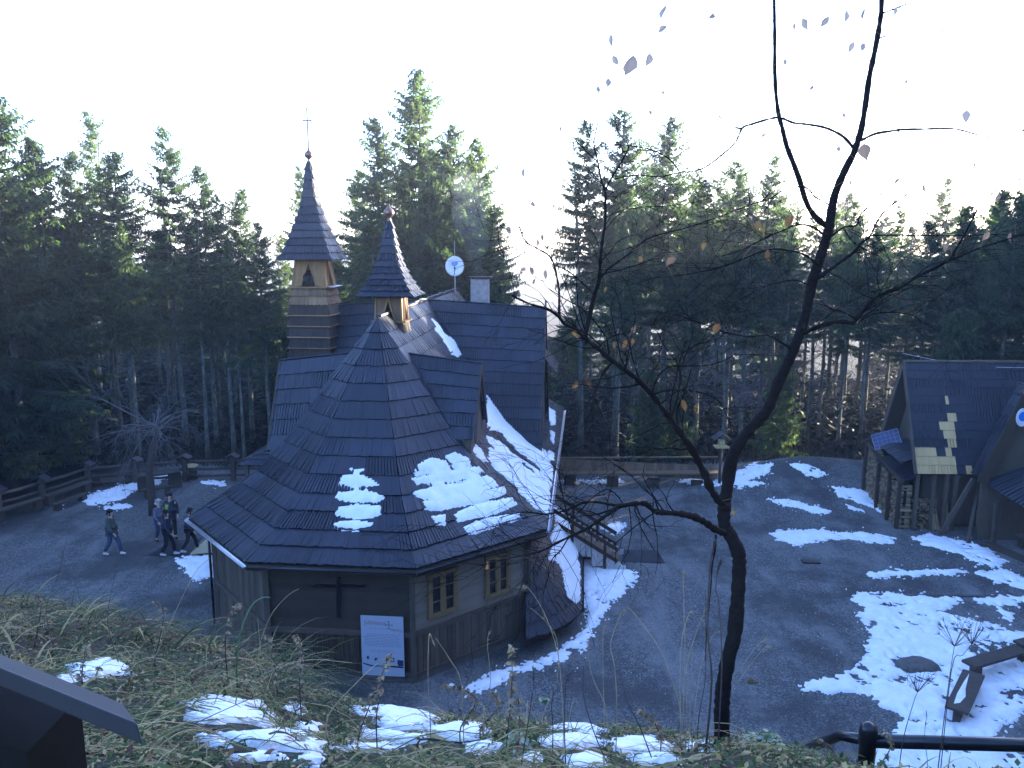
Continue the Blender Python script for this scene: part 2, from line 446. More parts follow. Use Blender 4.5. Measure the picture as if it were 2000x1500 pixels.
# ================================================================ chapel
TH = R(5.3)
A3 = Vector((math.sin(TH), math.cos(TH), 0)); P3 = Vector((math.cos(TH), -math.sin(TH), 0))   # axis (away), perpendicular (right)
C0 = Vector((-4.05, 24.0, 0)); AP = 5.24
PROF_S = [0, .25, .45, .64, .82, 1.0]; PROF_Z = [9.22, 7.48, 5.98, 4.78, 4.02, 3.48]
def pz(s): return np.interp(s, PROF_S, PROF_Z)
def W(a, p, z=0.0): return C0 + A3*a + P3*p + Vector((0, 0, z))   # axial, lateral, height
def tt(x, y):
    dx = x-C0.x; dy = y-C0.y
    a = dx*A3.x+dy*A3.y; p = dx*P3.x+dy*P3.y
    t = np.abs(p)
    t = np.maximum(t, -a); t = np.maximum(t, (-a+p)*.70711); t = np.maximum(t, (-a-p)*.70711)
    return t, a, p
def roofz(x, y):
    t, a, p = tt(x, y); return pz(np.clip(t/AP, 0, 1.02))
NAVE_L = 14.6; TAN = math.tan(R(22.5))
chapel = thing('wooden_chapel', (C0.x, C0.y, 0), 'dark shingled wooden chapel with two pointed turrets and snow on its roof', 'chapel')
rs = random.Random(5)
def shingles(mb, b0, b1, t0, t1, w=.088, thick=.048, over=.12, tintf=None, gap=None, jag=.012):
    """one course between bottom edge b0-b1 and top edge t0-t1"""
    b0, b1, t0, t1 = map(Vector, (b0, b1, t0, t1))
    n = max(1, round(((b1-b0).length+(t1-t0).length)/2/w))
    nrm = (b1-b0).cross(t0-b0)
    if nrm.length < 1e-6: nrm = (b1-b0).cross(t1-b1)
    nrm.normalize()
    if gap is None: gap = rs.choice([.02, .03, .10, .22])
    run = 0; g = gap; base = rs.uniform(.2, .7)
    for i in range(n):
        if run <= 0: run = rs.randint(8, 26); g = rs.choice([.0, .02, .03, .10, .22]); base = rs.uniform(.15, .8)
        run -= 1
        u0 = i/n + g/n*.5; u1 = (i+1)/n - g/n*.5
        dz = rs.uniform(-jag, jag); th = thick*rs.uniform(.75, 1.25); tl = rs.uniform(-.004, .004)
        B0 = b0.lerp(b1, u0); B1 = b0.lerp(b1, u1); T0 = t0.lerp(t1, u0); T1 = t0.lerp(t1, u1)
        s = (T0-B0); 
        if s.length < 1e-5: continue
        sd = s.normalized()
        B0 = B0+sd*dz; B1 = B1+sd*dz; T0 = T0+s*over; T1 = T1+(T1-B1)*over
        lo = nrm*(.003); 
        tint = base+rs.uniform(-.18, .22)
        if tintf: 
            q = tintf((u0+u1)/2); 
            if q is not None: tint = q
        mb.hexa([B0+lo, B1+lo, T1-nrm*.02, T0-nrm*.02, B0+nrm*(th+tl), B1+nrm*(th-tl), T1+nrm*.002, T0+nrm*.002], tint)
def courses(mb, L, Rr, k, extra=None, **kw):
    """L, Rr: functions t in 0..1 (top to bottom) -> 3D point; k courses"""
    for i in range(k):
        a, b = i/k, (i+1)/k
        shingles(mb, L(b), Rr(b), L(a), Rr(a), tintf=(extra(i) if extra else None), **kw)

# --- main roof: five apse faces and two nave slopes
NC = 14
tS = [0]
# course spacing follows equal slope length
def slope_len(s): return sum(math.hypot((PROF_S[i+1]-PROF_S[i])*AP, PROF_Z[i+1]-PROF_Z[i]) for i in range(5) if PROF_S[i+1] <= s+1e-9)
_ss = np.linspace(0, 1, 200); _zz = pz(_ss); _cl = np.concatenate([[0], np.cumsum(np.hypot(np.diff(_ss)*AP, np.diff(_zz)))])
def s_of(t): return float(np.interp(t*_cl[-1], _cl, _ss))
Rc = AP/math.cos(R(22.5))
def hip(k):      # corner k=0..3 around the apse: angles measured from -axis
    an = R(-67.5+45*k); d = -A3*math.cos(an)+P3*math.sin(an)
    return lambda t: C0+d*(Rc*s_of(t))+Vector((0, 0, float(pz(s_of(t)))))
hips = [hip(k) for k in range(4)]
roof = MB()
for k in range(3): courses(roof, hips[k], hips[k+1], NC)
E0 = AP*TAN  # side faces start at the hip line and run back
def side(sgn, end):
    return lambda t: W(end, sgn*AP*s_of(t), float(pz(s_of(t))))
courses(roof, hips[3], side(1, NAVE_L), NC); courses(roof, side(-1, NAVE_L), hips[0], NC)
ob_roof = obj('roof', roof, M['roof'], chapel)
# underlay + soffit so no light leaks through
ul = MB()
def ring(s, dz): 
    z = float(pz(s))+dz; an = [R(-67.5+45*k) for k in range(4)]
    pts = [W(NAVE_L, -AP*s, z)]+[C0+(-A3*math.cos(a)+P3*math.sin(a))*(Rc*s)+Vector((0, 0, z)) for a in an]+[W(NAVE_L, AP*s, z)]
    return pts
for a, b in zip(PROF_S[:-1], PROF_S[1:]):
    p = ring(a, -.06); q = ring(b, -.06)
    for i in range(5): ul.add([q[i], q[i+1], p[i+1], p[i]], [(0, 1, 2, 3)])
p = ring(1.0, -.10); q = ring(.86, -.30)
for i in range(5): ul.add([p[i], p[i+1], q[i+1], q[i]], [(3, 2, 1, 0)])
ul.add([W(NAVE_L, AP*s, float(pz(s))-.06) for s in (-1, -.82, -.64, -.45, -.25, 0, .25, .45, .64, .82, 1)] if False else [W(NAVE_L, sg*AP*s, float(pz(s))-.06) for sg, s in [(-1, 1), (-1, .82), (-1, .64), (-1, .45), (-1, .25), (1, 0), (1, .25), (1, .45), (1, .64), (1, .82), (1, 1)]], [tuple(range(11))])
obj('soffit', ul, M['dark'], chapel)
# ridge boards
rb = MB()
rb.beam(W(.1, 0, 9.25), W(NAVE_L, 0, 9.25), .16, .07)
obj('ridge_board', rb, M['roof'], chapel)

# gutters along the eaves
def gutter(pts, mat, r=.06):
    g = MB()
    for a, b in zip(pts[:-1], pts[1:]):
        a = Vector(a); b = Vector(b); d = (b-a).normalized(); x = d.cross(Vector((0, 0, 1))).normalized()
        n_ = 6; vs = []
        for e in (a, b):
            for k in range(n_+1):
                an = math.pi+math.pi*k/n_; vs.append(e+x*math.cos(an)*r+Vector((0, 0, math.sin(an)*r)))
            for k in range(n_, -1, -1):
                an = math.pi+math.pi*k/n_; vs.append(e+x*math.cos(an)*(r-.012)+Vector((0, 0, math.sin(an)*(r-.012))))
        m_ = 2*(n_+1)
        g.add(vs, [(k, (k+1) % m_, m_+(k+1) % m_, m_+k) for k in range(m_)]+[tuple(range(m_-1, -1, -1)), tuple(range(m_, 2*m_))])
    return obj('gutter', g, mat, chapel, True)
ep = ring(1.0, -.06)
out = lambda p, k: p+(p-(C0+Vector((0, 0, p.z)))).normalized()*k
o_r = [ep[4]+P3*.06-A3*.05, ep[5]+P3*.06]
gutter(o_r, M['zinc'])
gutter([ep[0]-P3*.07, out(ep[1], .08), out(ep[2], .08)], M['zinc'])
gutter([out(ep[2], .085)+P3*.02, out(ep[3], .085), out(ep[4], .085)], M['dark_metal'])
fs = MB()
for a, b in zip(ep[:-1], ep[1:]): fs.beam(a-Vector((0, 0, .06)), b-Vector((0, 0, .06)), .04, .16)
obj('fascia', fs, M['wall_dark'], chapel)

# --- walls
AW = AP-.62
Rw = AW/math.cos(R(22.5))
wc = [W(NAVE_L-.5, -AW)]+[C0+(-A3*math.cos(R(-67.5+45*k))+P3*math.sin(R(-67.5+45*k)))*Rw for k in range(4)]+[W(NAVE_L-.5, AW)]
def wallstrip(mb, a, b, z0, z1, n, tk=.0, cladding='v', jit=.012):
    a = Vector(a); b = Vector(b); d = (b-a); L = d.length; d.normalize(); nr = Vector((d.y, -d.x, 0))
    if cladding == 'v':
        k = max(1, round(L/n))
        for i in range(k):
            u0 = L*i/k+.004; u1 = L*(i+1)/k-.004; t = tk+rs.uniform(0, jit)
            p0 = a+d*u0; p1 = a+d*u1; zz = z0+rs.uniform(-.02, .02)
            mb.hexa([p0-nr*.1+Vector((0, 0, zz)), p1-nr*.1+Vector((0, 0, zz)), p1+nr*t+Vector((0, 0, zz)), p0+nr*t+Vector((0, 0, zz)),
                     p0-nr*.1+Vector((0, 0, z1)), p1-nr*.1+Vector((0, 0, z1)), p1+nr*t+Vector((0, 0, z1)), p0+nr*t+Vector((0, 0, z1))], rs.uniform(.1, .9))
    else:
        k = max(1, round((z1-z0)/n))
        for i in range(k):
            za = z0+(z1-z0)*i/k; zb = z0+(z1-z0)*(i+1)/k; t = tk+.02; t2 = tk
            mb.hexa([a-nr*.1+Vector((0, 0, za)), b-nr*.1+Vector((0, 0, za)), b+nr*t+Vector((0, 0, za)), a+nr*t+Vector((0, 0, za)),
                     a-nr*.1+Vector((0, 0, zb)), b-nr*.1+Vector((0, 0, zb)), b+nr*t2+Vector((0, 0, zb)), a+nr*t2+Vector((0, 0, zb))], rs.uniform(.2, .8))
lowz, midz, topz = .32, 1.42, 3.5
core = MB(); inner = [p+(C0-p)*.012 for p in wc]
core.prism([p+Vector((0, 0, -.3)) for p in [C0+(q-C0)*.965 for q in wc]], (0, 0, 3.75))
obj('wall_core', core, M['dark'], chapel)
fd = MB(); fd.prism([Vector((p.x, p.y, -.4)) for p in [C0+(q-C0)*1.004 for q in wc]], (0, 0, .74)); obj('foundation', fd, M['stone'], chapel)
for i in range(5):
    w1 = MB(); w2 = MB(); w3 = MB()
    a, b = wc[i], wc[i+1]
    if i in (2,): wallstrip(w1, a, b, midz, topz, .16, .0, 'h')
    elif i in (3, 4): wallstrip(w3, a, b, midz, topz, .11, .0, 'h')
    else: wallstrip(w2, a, b, lowz, topz, .17, .0)
    if i == 2: wallstrip(w1, a, b, lowz, midz, .14, .03)
    elif i in (3, 4): wallstrip(w2, a, b, lowz, midz, .13, .05)
    if w1.v: obj('apse_wall', w1, M['wall_dark'], chapel)
    if w2.v: obj('lower_cladding', w2, M['wall_vert'], chapel)
    if w3.v: obj('shingle_wall', w3, M['wall_grey'], chapel)

tr = MB()
for i in range(1, 5):
    a, b = wc[i], wc[i+1]; d = (b-a).normalized(); nr = Vector((d.y, -d.x, 0))
    tr.beam(a+nr*.05+Vector((0, 0, midz)), b+nr*.05+Vector((0, 0, midz)), .07, .13)
    tr.beam(a+nr*.03+Vector((0, 0, lowz-.02)), b+nr*.03+Vector((0, 0, lowz-.02)), .09, .06)
for i in range(1, 5):
    q = C0+(wc[i]-C0)*1.006
    tr.beam(q+Vector((0, 0, .25)), q+Vector((0, 0, 3.5)), .13, .13)
obj('wall_trim', tr, M['wall_vert'], chapel)
# round log post on the corner at the right
lp = MB(); q = C0+(wc[4]-C0)*1.03
lp.tube([q+Vector((0, 0, .0)), q+Vector((0, 0, 1.8)), q+Vector((0, 0, 3.45))], [.085, .08, .08], 10)
obj('corner_post', lp, M['wall_vert'], chapel, True)
dp = MB(); q = C0+(wc[1]-C0)*1.035
dp.tube([q+Vector((0, 0, 3.4)), q+Vector((0, 0, .1))], .04, 8)
obj('downpipe', dp, M['dark_metal'], chapel, True)
# windows on the right-hand apse face
a, b = wc[3], wc[4]; d = (b-a).normalized(); nr = Vector((d.y, -d.x, 0)); L = (b-a).length
def window(cx, w, h, zc):
    f = MB(); c = a+d*cx+nr*.06+Vector((0, 0, zc)); up = Vector((0, 0, 1))
    for sg in (-1, 1):
        f.beam(c+d*sg*w/2-up*h/2, c+d*sg*w/2+up*h/2, .1, .09, up=nr)
        f.beam(c+d*(-w/2-.07)+up*sg*h/2, c+d*(w/2+.07)+up*sg*h/2, .09, .11, up=up)
    f.beam(c-up*(h/2-.045), c+up*(h/2-.045), .11, .07, up=nr)
    fo = obj('window', f, M['frame'], chapel)
    s = MB()
    for sg in (-1, 1):
        m = c+d*sg*w/4
        for k in (-1, 1):
            s.beam(m+d*k*(w/4-.07)-up*(h/2-.046), m+d*k*(w/4-.07)+up*(h/2-.046), .035, .05, up=nr)
        for z in (-.17, .17): s.beam(m-d*(w/4-.088)+up*z*h, m+d*(w/4-.088)+up*z*h, .02, .03, up=up)
    obj('sash', s, M['frame'], fo)
    g = MB(); g.hexa([c+d*x*w/2+nr*y+up*z*h/2 for z in (-1, 1) for x, y in ((-1, -.035), (1, -.035), (1, -.02), (-1, -.02))])
    obj('pane', g, M['glass'], fo)
window(.92, .84, 1.12, 2.32); window(2.78, .78, 1.12, 2.32)

# --- dormer helper: prism ridge running sideways
def dormer(name, a_r, zi, zo, p_in, p_out, a_half, z_e, k, sgn, trim=True, belly=0):
    """ridge at axial a_r from lateral p_in (height zi) to p_out (height zo)"""
    po, pi_ = sgn*p_out, sgn*p_in
    mb = MB()
    for s2 in (-1, 1):
        ru = lambda t, s2=s2: W(a_r+s2*a_half*t, pi_, zi+(z_e-zi)*t)
        rv = lambda t, s2=s2: W(a_r+s2*a_half*t, po+sgn*.0, zo+(z_e-zo)*t)
        if s2*sgn < 0: courses(mb, ru, rv, k)
        else: courses(mb, rv, ru, k)
    o = obj(name, mb, M['roof'], chapel)
    g = MB(); q = sgn*(p_out-.16)
    V1 = [W(a_r, q, zo-.08), W(a_r-a_half+.08, q, z_e-.02), W(a_r-a_half+.08, q, z_e-1.6), W(a_r+a_half-.08, q, z_e-1.6), W(a_r+a_half-.08, q, z_e-.02)]
    g.prism(V1, -P3*sgn*(p_out-p_in-.3)); obj('gable', g, M['wall_vert'], o)
    t = MB()
    for s2 in (-1, 1):
        t.beam(W(a_r, po-sgn*.02, zo-.05), W(a_r+s2*a_half, po-sgn*.02, z_e-.06), .05, .14, up=(0, 0, 1))
    obj('bargeboard', t, M['wall_dark'], o)
    return o
# positions measured against the picture: small dormers close behind the apex, large cross roof farther back
dormer('dormer', .25, 8.12, 7.80, .45, 3.12, 1.35, 5.75, 6, 1)
dormer('dormer', .25, 8.12, 7.80, .45, 3.22, 1.35, 5.3, 6, -1)
def trans(sgn, out, ze):
    o = dormer('cross_roof', 7.6, 9.2, 8.92, .0, out, 2.9, ze, 13, sgn)
    return o
cr = trans(1, 4.72, 3.75); trans(-1, 4.2, 3.75)
hood = MB()
for s2 in (-1, 1):
    pass
shingles(hood, W(6.3, 5.15, 6.55), W(8.9, 5.15, 6.55), W(6.5, 4.7, 7.15), W(8.7, 4.7, 7.15))
obj('gable_hood', hood, M['roof'], cr)
fin = MB(); fin.beam(W(7.6, 4.68, 8.7), W(7.6, 4.68, 9.22), .07, .07); obj('finial', fin, M['wall_vert'], cr)

# --- left porch roof
pr = MB()
for k in range(4):
    a0, a1 = k/4, (k+1)/4
    L_ = lambda t: W(4.9, -5.0-1.75*t, 3.95-.75*t); R_ = lambda t: W(8.0, -5.0-1.75*t, 3.95-.75*t)
    shingles(pr, R_(a1), L_(a1), R_(a0), L_(a0))
L_ = lambda t: W(5.4-1.2*t, -5.0-1.3*t, 3.95-.75*t)
for k in range(4):
    a0, a1 = k/4, (k+1)/4
    shingles(pr, W(4.9-.55*a1, -5.0-1.75*a1, 3.95-.75*a1), W(4.9-.55*a1, -4.9, 3.95-.75*a1), W(4.9-.55*a0, -5.0-1.75*a0, 3.95-.75*a0), W(4.9-.55*a0, -4.9, 3.95-.75*a0))
po = obj('porch_roof', pr, M['roof'], chapel)
pp = MB()
for a_ in (4.7, 7.8):
    pp = MB(); pp.beam(W(a_, -6.5, 0), W(a_, -6.5, 3.15), .14, .14); obj('porch_post', pp, M['wall_vert'], chapel)

# --- low skirt roof on the right, fan-shaped near end
sk = MB(); pw = AW+.02; pe = 6.24; z_t, z_e2 = 2.95, .5
a_c = -.87            # axial position of the fan centre
SKB = [(-2.85, 4.70), (-2.5, 5.25), (-1.97, 5.74), (-1.4, 6.08), (-.87, 6.24)]; SKT = [(-1.5, 4.6), (-1.4, 4.62), (-1.25, 4.62), (-1.1, 4.62), (-.87, 4.60)]
def skpt(i, t):
    return W(SKT[i][0]+(SKB[i][0]-SKT[i][0])*t, SKT[i][1]+(SKB[i][1]-SKT[i][1])*t, z_t+(z_e2-z_t)*(t**.8))
ang = [0, 1, 2, 3, 4]
for i in range(4):
    courses(sk, lambda t, i=i: skpt(ang[i], t), lambda t, i=i: skpt(ang[i+1], t), 6, w=.085, gap=.08, thick=.065)
courses(sk, lambda t: skpt(4, t), lambda t: W(5.6, pw-.04+(pe-pw)*t, z_t+(z_e2-z_t)*(t**.8)), 6, w=.085, gap=.08, thick=.065)
for i in range(4):
    for k in range(6):
        q_ = [skpt(i, (k+1)/6), skpt(i+1, (k+1)/6), skpt(i+1, k/6), skpt(i, k/6)]; sk.add([v-Vector((0, 0, .04)) for v in q_], [(0, 1, 2, 3)], .1)
so = obj('skirt_roof', sk, M['roof'], chapel)
sb = MB(); ptsk = [skpt(an, .93) for an in ang]+[W(5.6, pe-.1, z_e2)]
for a1_, b1_ in zip(ptsk[:-1], ptsk[1:]): sb.beam(Vector((a1_.x, a1_.y, z_e2-.02)), Vector((b1_.x, b1_.y, z_e2-.02)), .1, .12)
for q_ in ptsk[:0]: sb.beam(Vector((q_.x, q_.y, -.1)), Vector((q_.x, q_.y, z_e2-.06)), .09, .09)
sb.prism([W(-2.3, pw-.02, -.1), W(5.5, pw-.02, -.1), W(5.5, pe-.4, -.1), W(-1.0, pe-.4, -.1), W(-1.8, 5.3, -.1)], (0, 0, .5))
gutter([skpt(0, 1.02), skpt(2, 1.02), skpt(4, 1.03), W(5.6, pe+.03, z_e2-.02)], M['dark_metal'], .045)
obj('skirt_frame', sb, M['wall_dark'], so)

# --- turrets
def turret(a_, p_, w_eave, prof, zb, body_w, n_per=.085, openings=True, skirts=None):
    """prof: list of (half width, z) from tip down; square, aligned with the axis"""
    o = C0+A3*a_+P3*p_
    T = bpy.data.objects.new('turret', None); COL.objects.link(T); T.parent = chapel; T.location = (o.x-C0.x, o.y-C0.y, 0)
    def crn(h, z): return [o-A3*h-P3*h+Vector((0, 0, z)), o-A3*h+P3*h+Vector((0, 0, z)), o+A3*h+P3*h+Vector((0, 0, z)), o+A3*h-P3*h+Vector((0, 0, z))]
    sp = MB()
    for (h0, z0), (h1, z1) in zip(prof[:-1], prof[1:]):
        a4, b4 = crn(h0, z0), crn(h1, z1)
        for i in range(4):
            j = (i+1) % 4; shingles(sp, b4[i], b4[j], a4[i], a4[j], w=n_per, thick=.06, over=.05)
    c4 = crn(prof[-1][0]-.04, prof[-1][1]-.01)
    sp.add(c4, [(3, 2, 1, 0)])
    obj('spire', sp, M['roof'], T)
    zt = prof[0][1]
    ball = MB(); ball.lathe([(.04, -.08), (.085, -.02), (.05, .05), (.06, .09), (.15, .17), (.17, .24), (.14, .33), (.05, .40), (.03, .5), (.001, .52)], o+Vector((0, 0, zt)), 14)
    obj('ball_finial', ball, M['copper'], T, True)
    return T, o, crn
def cross(T, o, z, h, r=.018, arm=.28, mat='iron'):
    c = MB(); c.tube([o+Vector((0, 0, z)), o+Vector((0, 0, z+h))], r, 6)
    c.tube([o-P3*arm+Vector((0, 0, z+h*.72)), o+P3*arm+Vector((0, 0, z+h*.72))], r*.9, 6)
    for e in (o-P3*arm+Vector((0, 0, z+h*.72)), o+P3*arm+Vector((0, 0, z+h*.72)), o+Vector((0, 0, z+h)), o+Vector((0, 0, z+h*.35)), o+Vector((0, 0, z+h*.2))):
        c.lathe([(.001, -.05), (.045, 0), (.001, .05)], e, 6)
    obj('cross', c, M[mat], T)
def belfry(T, o, h, z0, z1, h2=None, mt='belfry'):
    """square chamber with a triangular opening in each face"""
    h2 = h2 or h*.86
    b = MB(); fr_ = MB(); dk = MB()
    ax = [(-A3, P3), (P3, A3), (A3, -P3), (-P3, -A3)]
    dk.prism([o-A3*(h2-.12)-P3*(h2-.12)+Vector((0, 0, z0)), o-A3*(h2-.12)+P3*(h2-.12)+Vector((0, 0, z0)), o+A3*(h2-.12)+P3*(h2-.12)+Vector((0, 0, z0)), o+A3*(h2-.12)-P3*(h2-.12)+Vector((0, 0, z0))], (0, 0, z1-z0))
    up = Vector((0, 0, 1))
    for nrm, tan in ax:
        def P(u, v, off=0):
            hw = h+(h2-h)*v
            return o+nrm*(hw+off)+tan*(u*hw)+up*(z0+(z1-z0)*v)
        for sg in (-1, 1):
            poly = [P(sg*1, 0), P(sg*.42, .06), P(0.0*sg, .86), P(0, 1), P(sg*1, 1)]
            if sg < 0: poly = poly[::-1]
            b.prism(poly, -nrm*.05)
            fr_.beam(P(sg*.47, .04, .02), P(0, .90, .02), .05, .045, up=nrm)
            fr_.beam(P(sg*.97, 0, .0), P(sg*.97, 1, .0), .05, .05, up=nrm)
        fr_.beam(P(-1.12, 0, .05), P(1.12, 0, .05), .14, .05)
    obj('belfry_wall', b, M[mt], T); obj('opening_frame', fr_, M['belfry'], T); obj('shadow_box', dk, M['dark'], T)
# tall bell tower on the left
a1_, p1_ = 7.0, -4.35
e1 = .98
prof1 = [(.06, 14.25), (.12, 13.95), (.165, 13.65), (.205, 13.35), (.25, 13.05), (.31, 12.75), (.39, 12.47), (.48, 12.2), (.58, 11.93), (.68, 11.67), (.79, 11.42), (.90, 11.17), (1.05, 10.93)]
prof1 = [(h, 10.78+(z-10.93)*1.115) for h, z in prof1]
T1, o1, crn1 = turret(a1_, p1_, e1, prof1, 0, 0)
cross(T1, o1, 14.9, 1.5, .026, .14)
belfry(T1, o1, .66, 9.75, 10.85, .52)
# speaker horn in the near opening
hn = MB(); hc = o1-A3*.55+Vector((0, 0, 10.12))
n_ = 14; vs = []; fc = []
for r_, q_ in ((.19, .16), (.17, .15), (.08, .02), (.04, -.1)):
    for k in range(n_):
        an = 2*math.pi*k/n_; vs.append(hc-A3*q_+P3*r_*math.cos(an)+Vector((0, 0, r_*math.sin(an))))
for i in range(3):
    for k in range(n_): fc.append((i*n_+k, i*n_+(k+1) % n_, (i+1)*n_+(k+1) % n_, (i+1)*n_+k))
fc.append(tuple(3*n_+k for k in range(n_)))
hn.add(vs, fc); obj('bell', hn, M['iron'], T1, True)
def tier(T, o, rows, mat, name, flare=.05):
    mb = MB()
    for (h0, z0), (h1, z1) in rows:
        a4 = [o+A3*x*h0+P3*y*h0+Vector((0, 0, z0)) for x, y in ((-1, -1), (-1, 1), (1, 1), (1, -1))]
        b4 = [o+A3*x*h1+P3*y*h1+Vector((0, 0, z1)) for x, y in ((-1, -1), (-1, 1), (1, 1), (1, -1))]
        for i in range(4):
            j = (i+1) % 4; shingles(mb, b4[i], b4[j], a4[i], a4[j], w=.07, thick=.03, over=.04, jag=.02)
    return obj(name, mb, mat, T)
tier(T1, o1, [((.67, 9.74), (.74, 9.42)), ((.70, 9.42), (.78, 9.08))], M['brown_roof'], 'upper_skirt')
rowsd = []; z = 9.08; hh = .74
for k in range(9): rowsd.append(((hh, z), (hh+.07, z-.42))); z -= .42; hh += .012
tier(T1, o1, rowsd, m_shingle('tower_shingle', (.010, .007, .006), (.045, .028, .019), rough=(.6, .85)), 'tower_cladding')
ed = MB()
for (h0, z0), (h1, z1) in rowsd[:5]:
    c4 = [o1+A3*x*(h1+.035)+P3*y*(h1+.035)+Vector((0, 0, z1+.02)) for x, y in ((-1, -1), (-1, 1), (1, 1), (1, -1))]
    for i in range(4): ed.beam(c4[i], c4[(i+1) % 4], .03, .045, tint=rs.random())
obj('skirt_edge', ed, M['belfry'], T1)
cb = MB(); cb.prism([o1+A3*x*.6+P3*y*.6+Vector((0, 0, 5)) for x, y in ((-1, -1), (-1, 1), (1, 1), (1, -1))], (0, 0, 4.7)); obj('tower_core', cb, M['dark'], T1)
sl = MB(); sl.box(o1+P3*.8+Vector((0, 0, 9.76)), (.35, 1.1, .03), rz=-TH); obj('sill', sl, M['zinc'], T1)
# small turret on the ridge
a2_, p2_ = 1.75, 0
prof2 = [(.05, 11.75), (.12, 11.45), (.165, 11.15), (.21, 10.88), (.26, 10.62), (.32, 10.38), (.39, 10.15), (.46, 9.93), (.55, 9.72), (.65, 9.52), (.76, 9.32), (.90, 9.13)]
prof2 = [(h, 9.75+(z-9.13)*.905) for h, z in prof2]
T2, o2, crn2 = turret(a2_, p2_, .85, prof2, 0, 0)
cross(T2, o2, 12.59, .75, .010, .12)
M['turret_wood'] = m_wood('turret_wood', (.07, .04, .022), (.19, .12, .075)); belfry(T2, o2, .44, 8.95, 9.8, .40, 'turret_wood')
tier(T2, o2, [((.46, 8.94), (.5, 8.5)), ((.48, 8.5), (.53, 8.1)), ((.5, 8.1), (.55, 7.7))], m_shingle('turret_shingle', (.04, .025, .014), (.20, .12, .07), rough=(.6, .85)), 'upper_skirt')

# --- chimney
ch = MB(); c = at_y(938, 590, 34.6); c.z = 0
ch.box((c.x, c.y, 8.6), (.75, .6, 2.6), rz=-TH)
cho = obj('chimney', ch, M['brick'], chapel)
cc = MB(); cc.box((c.x, c.y, 9.97), (.95, .8, .06), rz=-TH)
for sx in (-1, 1):
    for sy in (-1, 1): cc.box((c.x+sx*.3, c.y+sy*.22, 9.92), (.06, .06, .06))
obj('chimney_cap', cc, M['dark_metal'], cho)
CHIM = Vector((c.x, c.y, 10.0))
# far end gable of the nave
gb = MB(); gb.prism([W(NAVE_L-.3, sg*AP*s*.97, float(pz(s))-.12) for sg, s in [(-1, 1), (-1, .64), (1, 0), (1, .64), (1, 1)]], A3*.1); obj('end_gable', gb, M['wall_vert'], chapel)

# --- roof snow
snow_polys = [
 [(678,915),(715,918),(712,925),(690,926)], [(668,930),(700,925),(730,938),(741,947),(715,955),(675,952),(662,945)],
 [(662,962),(700,955),(735,962),(751,972),(735,980),(695,982),(665,976),(658,970)], [(660,990),(700,985),(745,990),(745,1002),(720,1012),(680,1010),(655,1002)],
 [(650,1022),(690,1015),(733,1022),(725,1030),(690,1036),(655,1030)],
 [(822,905),(845,893),(870,900),(880,918),(868,925),(835,925),(812,930),(808,918)],
 [(866,890),(890,884),(915,895),(918,910),(890,918),(878,905)],
 [(805,935),(850,925),(900,915),(935,912),(948,925),(930,935),(890,945),(850,950),(815,950)],
 [(808,960),(850,950),(900,945),(950,928),(965,938),(975,950),(930,962),(880,972),(850,980),(818,972)],
 [(825,980),(860,975),(930,960),(985,950),(988,965),(950,978),(900,990),(850,998),(828,992)],
 [(885,1005),(930,985),(1000,972),(1010,985),(975,1000),(930,1012),(895,1018)],
 [(905,1030),(950,1012),(1015,1002),(1018,1012),(980,1022),(930,1040),(915,1042)],
 [(845,1010),(870,1005),(872,1025),(850,1025)],
 # valley beside the cross roof and the right-hand slope
 [(842,620),(855,632),(870,652),(890,668),(902,695),(893,698),(880,690),(868,668),(852,645)],
 [(880,815),(892,828),(915,855),(940,878),(955,905),(945,905),(925,885),(903,860),(885,835)],
 [(948,757),(968,772),(990,790),(1005,800),(1020,820),(1038,838),(1050,870),(1065,880),(1080,915),(1080,940),(1062,925),(1045,905),(1020,888),(1000,870),(985,850),(965,840),(950,838)],
 [(948,850),(975,862),(1000,885),(1030,905),(1060,925),(1078,945),(1074,960),(1045,935),(1010,905),(985,885),(955,868)],
 [(955,875),(985,870),(1010,895),(1040,920),(1065,945),(1076,970),(1076,1005),(1068,1005),(1035,985),(1015,960),(990,935),(965,915),(952,895)],
 [(1070,795),(1085,805),(1085,830),(1075,830),(1068,812)], [(1075,840),(1083,845),(1083,870),(1076,860)], [(1070,880),(1082,885),(1082,900),(1072,900)],
]
rh = [[(985,858),(1000,868),(1020,890),(1012,890),(990,872)], [(1020,905),(1040,915),(1045,925),(1028,915)]]
def zf_roof(x, y): return roofz(x, y)+.035
snow_field('roof_snow', -10, 3.5, 18.0, 39, .04, zf_roof, snow_polys, rh, thick=.075, wob=1.4, rough_=.35, layers=5, seed=5, wfreq=5, cut=lambda x, y: tt(x, y)[0] < AP*1.0)
def zf_sk(x, y):
    t, a, p = tt(x, y)
    q = np.clip((p-pw)/(pe-pw), 0, 1)
    return z_t+(z_e2-z_t)*(q**.8)+.05
def zf_sk2(x, y):
    t, a, p = tt(x, y)
    return zf_sk(x, y)
snow_field('skirt_roof_snow', -.5, 4.5, 20.5, 31, .035, zf_sk, [[(1083,985),(1100,1000),(1122,1030),(1126,1050),(1128,1090),(1133,1100),(1134,1150),(1135,1174),(1124,1176),(1108,1165),(1103,1140),(1098,1112),(1090,1098),(1078,1094),(1072,1090),(1080,1065),(1076,1050),(1085,1030)]], thick=.09, wob=1.8, rough_=.5, layers=4, seed=8,
           cut=lambda x, y: (tt(x, y)[2] > pw) & (tt(x, y)[2] < pe) & (tt(x, y)[1] > a_c-.3))

